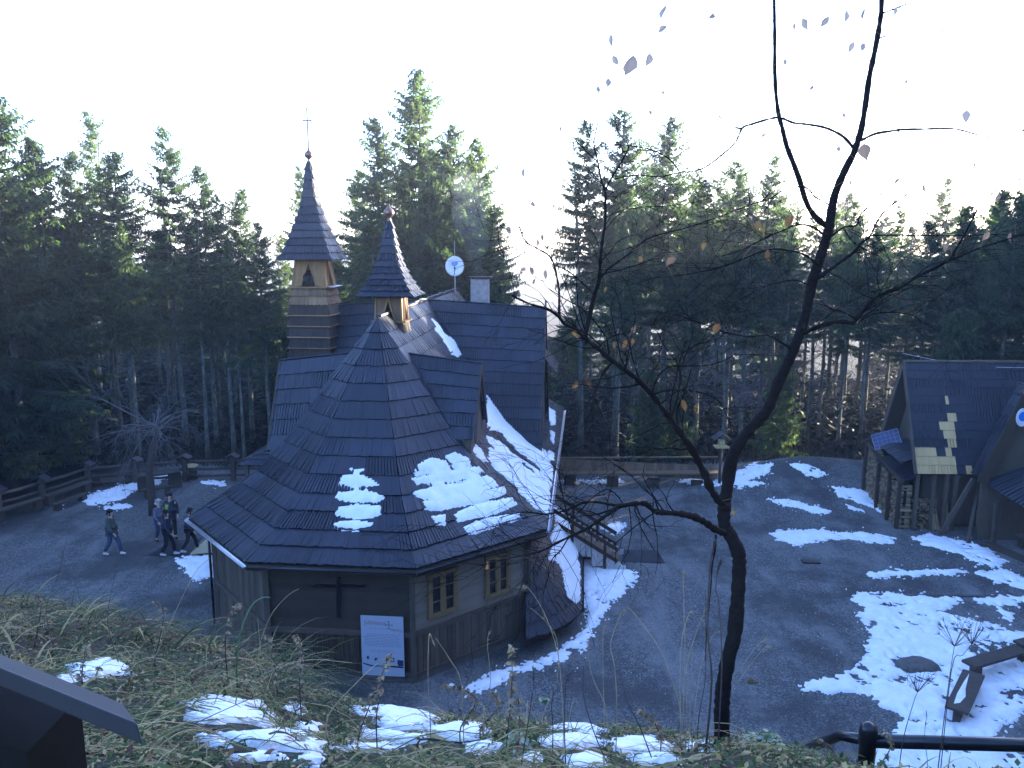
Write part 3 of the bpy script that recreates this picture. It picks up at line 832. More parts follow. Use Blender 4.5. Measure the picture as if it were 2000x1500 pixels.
# --- satellite dish on its mast
dm = at_y(888, 520, 37.0); bz = 9.1
dish = thing('satellite_dish', (dm.x, dm.y, bz), 'round white satellite dish with a blue emblem on a mast above the chapel roof', 'satellite dish')
mb = MB(); mb.tube([(dm.x, dm.y+.12, bz-.2), (dm.x, dm.y+.12, dm.z-.1)], .025, 8); mb.tube([(dm.x, dm.y+.12, dm.z-.1), (dm.x, dm.y+.12, dm.z+1.15)], .012, 6); obj('mast', mb, M['zinc'], dish)
d_ = MB(); fdir = Vector((.05, -1, .12)).normalized(); rt = fdir.cross(Vector((0, 0, 1))).normalized(); up_ = rt.cross(fdir)
vs = []; fc = []; n_ = 28
for r_, q_ in ((.02, 0), (.2, .02), (.32, .05), (.42, .085), (.425, .07), (.2, -.0), (.02, -.02)):
    for k in range(n_):
        an = 2*math.pi*k/n_; vs.append(dm+fdir*q_+rt*r_*math.cos(an)+up_*r_*1.08*math.sin(an))
for i in range(6):
    for k in range(n_): fc.append((i*n_+k, i*n_+(k+1) % n_, (i+1)*n_+(k+1) % n_, (i+1)*n_+k))
d_.add(vs, fc); obj('dish_reflector', d_, M['dish'], dish, True)
ls = MB(); e = dm+fdir*.42-up_*.12
ls.tube([dm-up_*.4+fdir*.05, e], .012, 6); ls.lathe([(.03, -.05), (.035, 0), (.02, .06)], e, 8); obj('feed_arm', ls, M['iron'], dish)
em = MB(); cc_ = dm+fdir*.075+up_*.1
for (x0, y0, x1, y1) in [(-.13, .06, .13, .06), (-.1, 0, .1, 0), (-.07, -.06, .07, -.06), (-.13, .06, -.09, -.05), (.13, .06, .09, -.05)]:
    em.beam(cc_+rt*x0+up_*y0, cc_+rt*x1+up_*y1, .035, .01, up=fdir)
obj('emblem', em, M['blue'], dish)
cab = MB(); pts = [Vector((dm.x, dm.y+.1, 9.35))]
for k in range(14):
    u = k/13; pts.append(W(13-u*8.5, .15+.06*math.sin(k*2.1), 9.32+.05*abs(math.sin(k*1.57))))
cab.tube(pts, .012, 5); o_ = obj('cable', cab, M['zinc'], dish)

# --- crucifix and notice on the apse wall
a, b = wc[2], wc[3]; d = (b-a).normalized(); nr = Vector((d.y, -d.x, 0)); up = Vector((0, 0, 1))
def on_wall(px, py, off=.06):
    r = ray(px, py); o = Vector((0, 0, H)); r = Vector(r); t = (a+nr*off-o).dot(nr)/r.dot(nr); return o+r*t
cx = MB(); c1 = on_wall(661, 1143)
cx.beam(on_wall(608, 1144), on_wall(712, 1144), .07, .05, up=nr); cx.beam(on_wall(661, 1205), on_wall(661, 1128), .09, .07, up=nr)
cr_ = obj('crucifix', cx, M['dark_metal']); tag(cr_, 'dark wooden cross mounted high on the shaded chapel wall', 'crucifix')
p00 = on_wall(708, 1318, .14); p10 = on_wall(790, 1318, .14); p01 = on_wall(708, 1202, .14)
wv = (p10-p00).length; hv = (p01.z-p00.z)
ib = thing('notice_board', p00, 'pale printed notice board with a small cross emblem leaning on the chapel wall', 'notice board')
mb = MB(); mb.hexa([p00+d*x*wv+nr*y+up*z*hv for z in (0, 1) for x, y in ((0, -.02), (1, -.02), (1, .0), (0, .0))][:8]); 
n = NT('board_print', .45, .4); n.col((.42, .47, .56)); obj('panel', mb, n.m, ib)
M['ink'] = m_plain('ink', (.16, .17, .26), .6, var=.1); M['ink_red'] = m_plain('ink_red', (.42, .26, .22), .6, var=.1); M['ink_dark'] = m_plain('ink_dark', (.04, .045, .10), .6, var=.1)
def text(s, u, v, size, mat, parent, name='lettering'):
    cu = bpy.data.curves.new(name, 'FONT'); cu.body = s; cu.size = size; cu.extrude = .001
    tmp = bpy.data.objects.new(name, cu); COL.objects.link(tmp); bpy.context.view_layer.update()
    me_ = bpy.data.meshes.new_from_object(tmp.evaluated_get(bpy.context.evaluated_depsgraph_get())); bpy.data.objects.remove(tmp)
    me_.materials.clear(); o = link(name, me_, mat, parent)
    q = p00+d*u*wv+up*v*hv+nr*.004-p00
    Mx = Matrix((d, up, nr)).transposed().to_4x4(); Mx.translation = q; o.matrix_local = Mx
    return o
text('Jubileusz', .08, .86, .15*wv/1.0, M['ink_red'], ib); text('kaplicy', .70, .76, .10*wv, M['ink_red'], ib)
bl = MB()
def bar(u0, v0, u1, v1, h):
    bl.beam(p00+d*u0*wv+up*v0*hv+nr*.003, p00+d*u1*wv+up*v1*hv+nr*.003, h, .002, up=nr)
for k, v in enumerate([.70, .675, .65, .625, .60, .575, .55, .525, .50]):
    u = .08+(.06 if k in (0, 8) else 0)
    while u < .88:
        w_ = rs.uniform(.03, .1); bar(u, v, min(u+w_, .92), v, .008); u += w_+.02
for v in (.43, .405, .79):
    u = .2
    while u < .8:
        w_ = rs.uniform(.04, .1); bar(u, v, u+w_, v, .007); u += w_+.02
obj('text_lines', bl, M['ink'], ib)
bl = MB()
bar(.58, .86, .74, .86, .012); bar(.66, .80, .66, .92, .012)
for (x, y) in ((.58, .86), (.74, .86)): bar(x, y-.018, x, y+.018, .01)
for (x, y) in ((.66, .80), (.66, .92)): bar(x-.025, y, x+.025, y, .01)
for (x0, y0, x1, y1, h) in [(.12, .30, .17, .30, .09), (.31, .29, .35, .27, .08), (.68, .28, .77, .28, .12), (.84, .25, .98, .24, .12), (.03, .20, .25, .16, .04), (.25, .16, .6, .17, .03), (.6, .17, .98, .16, .05), (.85, .2, .98, .2, .06)]:
    bar(x0, y0, x1, y1, h)
obj('emblem_and_drawing', bl, M['ink_dark'], ib)
# ================================================================ entry stair on the right
st = thing('staircase', W(3.7, 6.6), 'wooden stair with dark railings and pale stepped sides beside the chapel', 'staircase')
sa0, sa1 = 3.3, 4.75          # axial extent
ptop, pbot = 5.4, 7.55
nst = 7; zt = 1.32
mb = MB()
for i in range(nst):
    p0_ = ptop+(pbot-ptop)*i/nst; p1_ = ptop+(pbot-ptop)*(i+1)/nst; z_ = zt*(1-(i+.5)/nst)+.05
    mb.hexa([W(a_, p_, z) for z in (z_-.05, z_) for a_, p_ in ((sa0, p0_), (sa0, p1_+.03), (sa1, p1_+.03), (sa1, p0_))])
    mb.hexa([W(a_, p_, z) for z in (max(z_-.24, -.05), z_-.052) for a_, p_ in ((sa0, p0_+.0), (sa0, p0_+.025), (sa1, p0_+.025), (sa1, p0_))])
obj('step', mb, M['bench'], st)
for sa in (sa0-.03, sa1+.03):
    mb = MB(); n_ = 12
    for i in range(n_):
        p0_ = ptop+(pbot+.25-ptop)*i/n_; p1_ = ptop+(pbot+.25-ptop)*(i+1)/n_-.012
        up0 = zt*(1-(p0_-ptop)/(pbot-ptop))+.28; lo = -.05
        if sa < sa1:
            stp = int((p0_-ptop)/(pbot-ptop)*4); lo = max(-.05, zt*(1-(stp+1)/4)-.15)
        mb.hexa([W(sa+da, p_, z) for z in (lo, None) for da, p_ in ((-.012, p0_), (-.012, p1_), (.012, p1_), (.012, p0_)) for z in ([z] if z is not None else [max(up0-.02, .05)])], rs.uniform(.2, .9))
    obj('side_board', mb, M['white_board'], st)
mb = MB()
def rl(p_, off): return zt*(1-(p_-ptop)/(pbot-ptop))+off
for sa in (sa0-.09, sa1+.09):
    for off in (.78, .36):
        mb = MB(); mb.beam(W(sa, ptop-.2, rl(ptop-.2, off)), W(sa, pbot-.05, rl(pbot-.05, off)), .045, .13); obj('rail', mb, M['rail'], st)
for sa in (sa0-.05, sa1+.05):
    for p_ in (ptop+.5, pbot-.5 if sa < sa1 else pbot-.75):
        q = MB(); q.beam(W(sa, p_, -.05), W(sa, p_, rl(p_, .84)), .1, .1, up=A3); obj('post', q, M['rail'], st)
# white tube marks the skirt corner
# mats
def mat_quad(name, pts, label, group=None, mt='mat'):
    P = [G(*q) for q in pts]; mb = MB(); N_ = 14
    for i in range(N_):
        for j in range(N_):
            def q(u, v):
                p = P[0].lerp(P[1], u).lerp(P[3].lerp(P[2], u), v)
                return Vector((p.x, p.y, p.z+.025+.008*math.sin(u*9+v*3)))
            c = [q(i/N_, j/N_), q((i+1)/N_, j/N_), q((i+1)/N_, (j+1)/N_), q(i/N_, (j+1)/N_)]
            mb.add(c, [(0, 1, 2, 3)])
            if (i+j) % 2 == 0: mb.add([x+Vector((0, 0, .008)) for x in (c[0].lerp(c[2], .2), c[1].lerp(c[3], .2), c[2].lerp(c[0], .2), c[3].lerp(c[1], .2))], [(0, 1, 2, 3)])
    c = [Vector((p.x, p.y, p.z-.02)) for p in P]; mb.add(c, [(0, 1, 2, 3)])
    o = obj(name, mb, M[mt], None, True); return tag(o, label, 'mat', group)
mat_quad('rubber_mat', [(1217, 1098), (1300, 1101), (1284, 1076), (1216, 1074)], 'dark rubber mat lying on the gravel at the foot of the chapel stair')
mat_quad('rubber_mat', [(288, 1086), (366, 1087), (395, 1052), (340, 1056)], 'dark mat on the gravel under the walking group on the left')
mb = MB(); P = [G(372, 1088), G(425, 1088), G(425, 1060), G(402, 1060)]
mb.prism([Vector((p.x, p.y, .02)) for p in P], (0, 0, .0)) if False else None
for k in range(4):
    u0, u1 = k/4, (k+1)/4-.02
    a_, b_ = P[0].lerp(P[3], u0), P[1].lerp(P[2], u0); c_, d_ = P[1].lerp(P[2], u1), P[0].lerp(P[3], u1)
    mb.prism([Vector((q.x, q.y, .05+.35*max(0, (q.x-P[0].x)/3))) for q in (a_, b_, c_, d_)], (0, 0, .05), rs.random())
o = obj('ramp', mb, M['plank_new']); tag(o, 'pale wooden ramp at the left foot of the chapel wall', 'ramp')
ct = MB(); p = G(1583, 1098); ct.box((p.x, p.y, gzf(p.x, p.y)+.03), (.62, .32, .05), rz=-.1); o = obj('drain_cover', ct, M['dark_metal']); tag(o, 'small dark drain cover set in the gravel yard', 'drain cover')
kb = MB(); A_ = G(1665, 1162); B_ = G(2080, 1168)
for k in range(8):
    a_ = A_.lerp(B_, k/8); b_ = A_.lerp(B_, (k+1)/8-.004); kb.beam(Vector((a_.x, a_.y, gzf(a_.x, a_.y)-.02)), Vector((b_.x, b_.y, gzf(b_.x, b_.y)-.02)), .10, .14)
o = obj('kerb', kb, M['stone']); tag(o, kind='structure')

# ================================================================ fence on the left
fence_pts = [(-60, 1045), (0, 1010), (85, 985), (174, 955), (267, 946), (363, 940), (457, 938), (545, 936)]
fp = [G(*q) for q in fence_pts]
fo = thing('fence', fp[3], 'dark round-rail log fence with little capped posts at the edge of the wood', 'fence')
for i, p in enumerate(fp):
    q = MB(); z0 = gzf(p.x, p.y)
    q.beam((p.x, p.y, z0-.1), (p.x, p.y, z0+1.15), .2, .2)
    po_ = obj('post', q, M['log'], fo)
    c = MB()
    for sx in (-1, 1): c.hexa([Vector((p.x, p.y, z0+1.15))+Vector(v) for v in [(0, -.26, .16), (sx*.3, -.26, 0), (sx*.3, .26, 0), (0, .26, .16), (0, -.26, .20), (sx*.3, -.26, .04), (sx*.3, .26, .04), (0, .26, .20)]])
    obj('post_cap', c, M['roof'], po_)
for i in range(len(fp)-1):
    for h_, r_ in ((1.0, .075), (.62, .065), (.28, .06)):
        a_, b_ = fp[i], fp[i+1]; m = MB(); za = gzf(a_.x, a_.y); zb = gzf(b_.x, b_.y)
        m.tube([(a_.x, a_.y, za+h_), tuple((a_+b_)/2*Vector((1, 1, 0)) if False else ((a_.x+b_.x)/2, (a_.y+b_.y)/2, (za+zb)/2+h_-.03)), (b_.x, b_.y, zb+h_)], r_, 8)
        obj('rail', m, M['log'], fo, True)
# benches and table of split logs
def log_bench(p0, p1, h, w, label, group=None, back=False, name='bench', cat='bench', mt='log', legs=2):
    a_, b_ = G(*p0), G(*p1); c = (a_+b_)/2; d = (b_-a_); d.z = 0; L = d.length; d.normalize(); s = Vector((-d.y, d.x, 0))
    t = thing(name, (c.x, c.y, gzf(c.x, c.y)), label, cat, group)
    z0 = gzf(c.x, c.y); c = Vector((c.x, c.y, z0))
    m = MB()
    for k in (-1, 0, 1): m.beam(c-d*L/2+s*k*w/3+Vector((0, 0, h)), c+d*L/2+s*k*w/3+Vector((0, 0, h+rs.uniform(-.01, .01))), w/3-.012, .07, tint=rs.random())
    obj('seat' if cat == 'bench' else 'top', m, M[mt], t)
    for k in range(legs):
        u = -1+2*k/(legs-1); q = MB(); q.beam(c+d*u*(L/2-.22)+Vector((0, 0, -.1)), c+d*u*(L/2-.22)+Vector((0, 0, h-.036)), .26, w*.75, up=d); obj('leg', q, M[mt], t)
    if back:
        q = MB()
        for k in (0, 1): q.beam(c-d*L/2+s*(w/2+.02)+Vector((0, 0, h+.25+k*.24)), c+d*L/2+s*(w/2+.02)+Vector((0, 0, h+.25+k*.24)), .04, .2)
        obj('backrest', q, M[mt], t)
    return t
gb_ = 'log benches along the fence'
log_bench((182, 948), (262, 944), .45, .42, 'log bench against the fence left of the log table', gb_)
log_bench((272, 960), (352, 950), .78, .75, 'heavy log table behind the round-crowned bare tree', None, name='table', cat='table')
log_bench((278, 975), (338, 966), .42, .32, 'low log bench in front of the log table', gb_)
log_bench((90, 990), (176, 958), .46, .42, 'log bench at the bend of the fence, second from the left edge', gb_)
log_bench((-10, 1022), (84, 992), .46, .42, 'log bench farthest left along the fence', gb_)
log_bench((105, 1000), (170, 975), .30, .34, 'low log seat in front of the bench at the fence bend', gb_)
p = G(373, 935); sm = MB(); z0 = gzf(p.x, p.y); sm.lathe([(.33, -.1), (.30, .3), (.29, .62)], (p.x, p.y, z0), 14)
so_ = obj('stump', sm, M['log']); tag(so_, 'cut tree stump with a pale sawn top by the log fence', 'stump')
tp = MB(); tp.lathe([(.38, 0), (.38, .05)], (p.x, p.y, z0+.62), 16); o = obj('stump_top', tp, M['stump'], so_, world=False)

# ================================================================ long backed bench at the forest edge
A_, B_ = G(1075, 945), G(1402, 945); z0 = 0.0
t = thing('bench', ((A_.x+B_.x)/2, (A_.y+B_.y)/2, 0), 'very long brown plank bench with a high backrest at the forest edge', 'bench')
d = (B_-A_); d.z = 0; L = d.length; d.normalize(); s = Vector((-d.y, d.x, 0))
m = MB(); m.beam(A_+Vector((0, 0, .52))+s*.1, B_+Vector((0, 0, .52))+s*.1, .5, .07); obj('seat', m, M['bench'], t)
m = MB(); k = 40
for i in range(k):
    a_ = A_+d*L*i/k+s*.36; b_ = A_+d*(L*(i+1)/k-.01)+s*.36
    m.hexa([a_+Vector((0, 0, .5)), b_+Vector((0, 0, .5)), b_+s*.03+Vector((0, 0, .5)), a_+s*.03+Vector((0, 0, .5)),
            a_+s*.14+Vector((0, 0, 1.12)), b_+s*.14+Vector((0, 0, 1.12)), b_+s*.17+Vector((0, 0, 1.12)), a_+s*.17+Vector((0, 0, 1.12))], rs.random())
m.beam(A_+s*.52+Vector((0, 0, 1.15)), B_+s*.52+Vector((0, 0, 1.15)), .12, .05)
obj('backrest', m, M['bench'], t)
for u in (.12, .38, .62, .88):
    q = MB(); q.box(A_+d*L*u+s*.12+Vector((0, 0, .22)), (.55, .3, .52), rz=math.atan2(d.y, d.x)); obj('leg', q, M['wall_dark'], t)

# bird table on a post
p = G(1405, 948); z0 = gzf(p.x, p.y)
t = thing('bird_feeder', (p.x, p.y, z0), 'little roofed wooden bird feeder on a tall post beside the long bench', 'bird feeder')
q = MB(); q.tube([(p.x, p.y, z0-.1), (p.x, p.y, z0+1.75)], .07, 8); obj('post', q, M['log'], t, True)
q = MB(); q.box((p.x, p.y, z0+1.78), (.62, .5, .05)); q.box((p.x, p.y-.25, z0+1.83), (.62, .03, .08)); q.box((p.x, p.y, z0+1.95), (.28, .22, .3)); obj('tray', q, M['stump'], t)
q = MB()
for sx in (-1, 1): q.hexa([Vector((p.x, p.y, z0+2.12))+Vector(v) for v in [(0, -.34, .28), (sx*.4, -.34, 0), (sx*.4, .34, 0), (0, .34, .28), (0, -.34, .32), (sx*.4, -.34, .04), (sx*.4, .34, .04), (0, .34, .32)]])
obj('feeder_roof', q, M['roof'], t)

# benches standing in the snow at the right
def slab_bench(p0, p1, h, w, label, group, snow=False):
    a_, b_ = at_z(*p0, h), at_z(*p1, h); c = (a_+b_)/2; d = (b_-a_); d.z = 0; L = d.length; d.normalize(); s = Vector((-d.y, d.x, 0))
    t = thing('bench', (c.x, c.y, 0), label, 'bench', group)
    m = MB(); m.beam(a_, b_, w, .07); obj('seat', m, M['log'], t)
    for u in (.12, .88):
        q = MB(); q.beam(a_.lerp(b_, u)+Vector((0, 0, -h-.1)), a_.lerp(b_, u)+Vector((0, 0, -.036)), .16, w*.7, up=d); obj('leg', q, M['log'], t)
    if snow:
        m = MB(); m.add([a_.lerp(b_, u)+s*v*w+Vector((0, 0, .042+z)) for u, v, z in [(.10, .20, 0), (.16, -.02, 0), (.34, -.12, 0), (.52, .02, 0), (.93, .16, 0), (.66, .22, 0), (.34, .26, 0), (.36, .08, .025)]],
                        [(0, 1, 7), (1, 2, 7), (2, 3, 7), (3, 4, 7), (4, 5, 7), (5, 6, 7), (6, 0, 7)]); so = obj('snow_cap', m, M['snow'], t, True)
    return t
slab_bench((1892, 1298), (2015, 1262), .42, .42, 'weathered slab bench standing end-on to the right edge in the snow', 'slab benches in the snow')
slab_bench((1868, 1388), (1902, 1315), .40, .50, 'short slab bench with a sliver of snow on its seat, nearest the railing', 'slab benches in the snow', True)
slab_bench((1990, 1258), (2090, 1235), .5, .36, 'slab bench just cut by the right edge of the picture', 'slab benches in the snow')
# fire pit stone
p = G(1792, 1303); rk = MB(); rr = random.Random(4); vs = []
rk.lathe([(.1, -.1), (.62, -.05), (.55, .10), (.38, .17), (.01, .18)], (0, 0, 0), 12)
rk.v = [(p.x+v[0]*(1+rr.uniform(-.1, .1))*1.05, p.y+v[1]*.75*(1+rr.uniform(-.1, .1)), gzf(p.x, p.y)+v[2]) for v in rk.v]
o = obj('boulder', rk, M['stone'], None, True); tag(o, 'flat dark stone poking out of the snow by the slab benches', 'stone')

# ================================================================ wooden hut on the right
ybl, ybr = at_z(1808, 925, 2.4), at_z(1905, 930, 2.4)
hx0 = 16.1; ry = 32.3; rz_ = 6.62; ey = 30.45; ez = 2.42; fy = 2*ry-ey
hd = Vector((1, -.03, 0)).normalized(); hs = Vector((.03, 1, 0)).normalized()
def HP(x, y, z): return Vector((hx0, ry, 0))+hd*(x-hx0)+hs*(y-ry)+Vector((0, 0, z))
hut = thing('log_hut', HP(19, 32, 0), 'steep-roofed wooden hut with pale new shingles in its dark roof', 'hut')
mb = MB(); kk = 13
def fresh(i):
    def f(u):
        w = (20.5-hx0)
        x = hx0+u*12.0-0  # metres along
        px_ = x
        X_ = {12: [(0, 1.62), (1.95, 2.2)], 11: [(0, 1.62)], 10: [(0, .8), (1.22, 1.42)], 9: [(1.35, 1.7)], 8: [(1.22, 1.7)], 7: [(1.05, 1.72)], 6: [(1.38, 1.75)], 4: [(1.38, 1.5)]}
        for a_, b_ in X_.get(i, []):
            if a_ <= x-hx0 <= b_: return 1.6+rs.random()*.39 if True else 0
        return rs.uniform(.4, .62)
    return f
xl = lambda t: hx0+.0*t
for i in range(kk):
    a_, b_ = i/kk, (i+1)/kk
    L_ = lambda t: HP(hx0+.3*t*0, ry+(ey-ry)*t, rz_+(ez-rz_)*t); R_ = lambda t: HP(hx0+12, ry+(ey-ry)*t, rz_+(ez-rz_)*t)
    f = fresh(i)
    shingles(mb, L_(b_), R_(b_), L_(a_), R_(a_), w=.12, tintf=f, thick=.03, jag=.004, gap=.01)
    L2 = lambda t: HP(hx0, ry+(fy-ry)*t, rz_+(ez-rz_)*t); R2 = lambda t: HP(hx0+12, ry+(fy-ry)*t, rz_+(ez-rz_)*t)
    shingles(mb, R2(b_), L2(b_), R2(a_), L2(a_), w=.16)
obj('roof', mb, M['hut_roof'], hut)
mb = MB(); mb.add([HP(hx0+.02, ry, rz_-.08), HP(hx0+12, ry, rz_-.08), HP(hx0+12, ey+.03, ez-.05), HP(hx0+.02, ey+.03, ez-.05), HP(hx0+12, fy, ez-.05), HP(hx0+.02, fy, ez-.05)], [(3, 2, 1, 0), (0, 1, 4, 5)])
obj('roof_lining', mb, M['wall_dark'], hut)
mb = MB(); mb.beam(HP(hx0-.08, ry, rz_+.04), HP(hx0+12, ry, rz_+.04), .14, .08); mb.beam(HP(hx0-.06, ry, rz_), HP(hx0-.06, ey, ez), .05, .2, up=(0, 0, 1)); mb.beam(HP(hx0-.06, ry, rz_), HP(hx0-.06, fy, ez), .05, .2, up=(0, 0, 1))
obj('bargeboard', mb, M['wall_vert'], hut)
mb = MB(); gx0 = hx0+.55
mb.prism([HP(gx0, ry, rz_-.25), HP(gx0, ey+.35, ez+.35), HP(gx0, ey+.7, ez), HP(gx0, ey+.7, -.1), HP(gx0, fy-.7, -.1), HP(gx0, fy-.7, ez), HP(gx0, fy-.35, ez+.35)], hd*.12)
mb.prism([HP(gx0, ey+.7, -.1), HP(hx0+12, ey+.7, -.1), HP(hx0+12, ey+.7, ez), HP(gx0, ey+.7, ez)], hs*.12)
obj('wall', mb, M['wall_vert'], hut)
# lean-to woodshed on the left gable
shed = MB()
shingles(shed, HP(hx0-.55, ey+2.3, 2.95), HP(hx0-.5, ey+.35, 2.72), HP(hx0+.5, ey+2.3, 3.33), HP(hx0+.5, ey+.35, 3.1))
shingles(shed, HP(hx0-.6, ey+2.6, 2.28), HP(hx0-.45, ey+.1, 2.05), HP(hx0+.5, ey+2.6, 2.6), HP(hx0+.5, ey+.1, 2.4))
obj('lean_to_roof', shed, M['roof'], hut)
q = MB()
for y_ in (ey+.3, ey+1.2, ey+2.3, ey+3.7): q.beam(HP(hx0-.5, y_, 0), HP(hx0-.5, y_, 2.2 if y_ < ey+2.5 else 2.9), .13, .13)
q.beam(HP(hx0-.5, ey+.1, 2.02), HP(hx0-.55, ey+3.5, 2.75), .1, .12)
obj('shed_post', q, M['wall_dark'], hut)
# log pile
wpo = thing('woodpile', HP(hx0-.2, ey+2.2, .2), 'tall stack of split firewood under the lean-to of the hut', 'woodpile')
q = MB(); rr = random.Random(9)
for y_ in np.arange(ey+.35, ey+3.65, .125):
    top = 1.75+.35*(y_-ey)/3
    if ey+1.3 < y_ < ey+1.55: continue
    for z_ in np.arange(.12, top, .125):
        c = HP(hx0-.42+rr.uniform(-.05, .03), y_+rr.uniform(-.03, .03), gzf(hx0, y_)*.7+z_+rr.uniform(-.03, .03)); r_ = rr.uniform(.045, .078)
        rot = rr.uniform(0, 6.28); k = rr.choice([3, 4, 5])
        pts = [c+hs*r_*math.cos(rot+2*math.pi*j/k)+Vector((0, 0, r_*math.sin(rot+2*math.pi*j/k))) for j in range(k)]
        q.prism(pts[::-1], hd*.45, rr.random())
obj('firewood', q, m_wood('firewood', (.05, .036, .022), (.42, .30, .18), scale=30, stretch=(1, 1, 1)), wpo)
q = MB(); q.prism([HP(hx0-.3, ey+.3, 0), HP(hx0-.3, ey+3.7, 0), HP(hx0-.3, ey+3.7, 2.3), HP(hx0-.3, ey+.3, 2.0)], hd*.1); obj('backing', q, M['dark'], wpo)
# front-side pile right of the corner
q = MB()
for x_ in np.arange(hx0+.15, hx0+1.0, .12):
    for z_ in np.arange(.1, 1.2, .12):
        if rr.random() < .75:
            c = HP(x_+rr.uniform(-.03, .03), ey+.3+rr.uniform(-.04, .04), z_); r_ = rr.uniform(.04, .07); rot = rr.uniform(0, 6); k = rr.choice([3, 4, 5])
            q.prism([c+hd*r_*math.cos(rot+2*math.pi*j/k)+Vector((0, 0, r_*math.sin(rot+2*math.pi*j/k))) for j in range(k)], hs*.4, rr.random())
for k in range(6):
    x_ = hx0+.9+k*.13; q.beam(HP(x_, ey+.2, .02), HP(x_+rr.uniform(-.2, .2), ey+.5, .5+rr.uniform(0, .9)), .09, .05, tint=.95)
obj('loose_wood', q, bpy.data.materials['firewood'], wpo)
q = MB()
for x_ in (hx0+.1, hx0+.75, hx0+1.25, hx0+1.6): q.beam(HP(x_, ey+.12, 0), HP(x_, ey+.12, 2.35), .12, .12, up=(1, 0, 0))
obj('front_post', q, M['wall_vert'], hut)
# solar panel
sc_ = at_y(1731, 858, 32.9)
sp_ = thing('solar_panel', sc_, 'small tilted solar panel fixed on the lean-to roof of the hut', 'solar panel')
ux = Vector((.86, -.35, .36)).normalized(); uy = Vector((-.45, -.45, -.55)).normalized(); uy = (uy-ux*uy.dot(ux)).normalized(); un = ux.cross(uy).normalized()
if un.z < 0: un = -un
q = MB(); q.hexa([sc_+ux*a_*.52+uy*b_*.42+un*z for z in (-.03, 0) for a_, b_ in ((-1, -1), (1, -1), (1, 1), (-1, 1))]); n = NT('solar', .15, .6); n.col((.02, .03, .09)); obj('panel', q, n.m, sp_)
q = MB()
for a_ in (-1, 1): q.beam(sc_+ux*a_*.53-uy*.43+un*.0, sc_+ux*a_*.53+uy*.43, .018, .04, up=un); q.beam(sc_-ux*.53+uy*a_*.43, sc_+ux*.53+uy*a_*.43, .018, .04, up=un)
for k in range(-1, 2): q.beam(sc_-ux*.5+uy*k*.21+un*.005, sc_+ux*.5+uy*k*.21+un*.005, .008, .004, up=un)
for k in range(-2, 3): q.beam(sc_+ux*k*.17-uy*.42+un*.005, sc_+ux*k*.17+uy*.42+un*.005, .008, .004, up=un)
obj('panel_frame', q, m_plain('panel_frame', (.22, .24, .30), .4), sp_)
# front cross gable with porch at the far right
gz0 = 5.55; gcx = hx0+4.65; 
A0 = at_y(1996, 752, 29.6); E0_ = at_y(1909, 930, 29.6); hwx = A0.x-E0_.x
q = MB()
kk = 9
for sgn in (-1, 1):
    for i in range(kk):
        a_, b_ = i/kk, (i+1)/kk
        F_ = lambda t, y: Vector((A0.x+.12+sgn*(hwx+.12)*t, y, A0.z+(E0_.z-A0.z)*t))
        if sgn < 0: shingles(q, F_(b_, 30.0), F_(b_, 29.35), F_(a_, 30.0), F_(a_, 29.35), w=.13)
        else: shingles(q, F_(b_, 29.35), F_(b_, 30.0), F_(a_, 29.35), F_(a_, 30.0), w=.13)
cg = obj('cross_gable', q, M['roof'], hut)
q = MB()
for sgn in (-1, 1):
    q.beam((A0.x+.12, 29.30, A0.z-.2), (A0.x+.12+sgn*(hwx+.1), 29.30, E0_.z-.2), .06, .42, up=(0, 0, 1))
obj('bargeboard', q, M['wall_dark'], cg)
q = MB(); q.prism([Vector((A0.x+.3, 29.6, A0.z-.2)), Vector((A0.x+.3+hwx, 29.6, E0_.z)), Vector((A0.x+.3+hwx, 29.6, -.1)), Vector((A0.x-hwx+.25, 29.6, -.1)), Vector((A0.x-hwx+.25, 29.6, E0_.z))], Vector((0, .2, 0))); obj('gable_wall', q, M['wall_vert'], cg)
q = MB(); q.box((A0.x+.9, 29.5, 3.55), (.95, .1, .8)); obj('gable_window', q, M['frame'], cg)
q = MB()
shingles(q, Vector((A0.x-hwx+.15, 29.55, 2.35)), Vector((A0.x-hwx+.9, 26.6, 1.75)), Vector((A0.x+.3, 29.55, 2.95)), Vector((A0.x+.8, 27.2, 2.65)), w=.15)
shingles(q, Vector((A0.x-hwx+.9, 26.6, 1.75)), Vector((A0.x+6, 25.6, 1.75)), Vector((A0.x+.8, 27.9, 2.65)), Vector((A0.x+6, 27.9, 2.65)), w=.15)
obj('porch_roof', q, M['hut_roof'], hut)
for x_, y_ in ((A0.x-hwx+.5, 29.0), (A0.x-hwx+1.0, 27.0), (A0.x+3.5, 26.2)):
    q = MB(); q.beam((x_, y_, 0), (x_, y_, 1.75), .15, .15); obj('porch_post', q, M['log'], hut)
q = MB(); q.beam((A0.x-hwx+.25, 29.1, .05), (A0.x-hwx+.95, 26.8, .05), .3, .2); q.beam((A0.x-hwx-.3, 29.3, 0), (A0.x-hwx+1.0, 31, 2.3), .12, .12)
obj('porch_brace', q, M['log'], hut)
# slanting corner buttress of the gable
q = MB(); q.beam((E0_.x-.95, 30.05, 0.05), (E0_.x+.1, 30.0, 2.35), .16, .12, up=(0, 1, 0)); obj('buttress', q, M['wall_vert'], hut)
q = MB(); q.beam((A0.x-hwx+1.3, 28.9, .42), (A0.x+2, 28.3, .42), .4, .07)
for u in (.1, .9): q.beam((A0.x-hwx+1.3+u*(hwx+.7), 28.9-u*.6, 0), (A0.x-hwx+1.3+u*(hwx+.7), 28.9-u*.6, .38), .15, .3)
o = obj('bench', q, M['log']); tag(o, 'dark plank bench under the porch of the hut', 'bench')
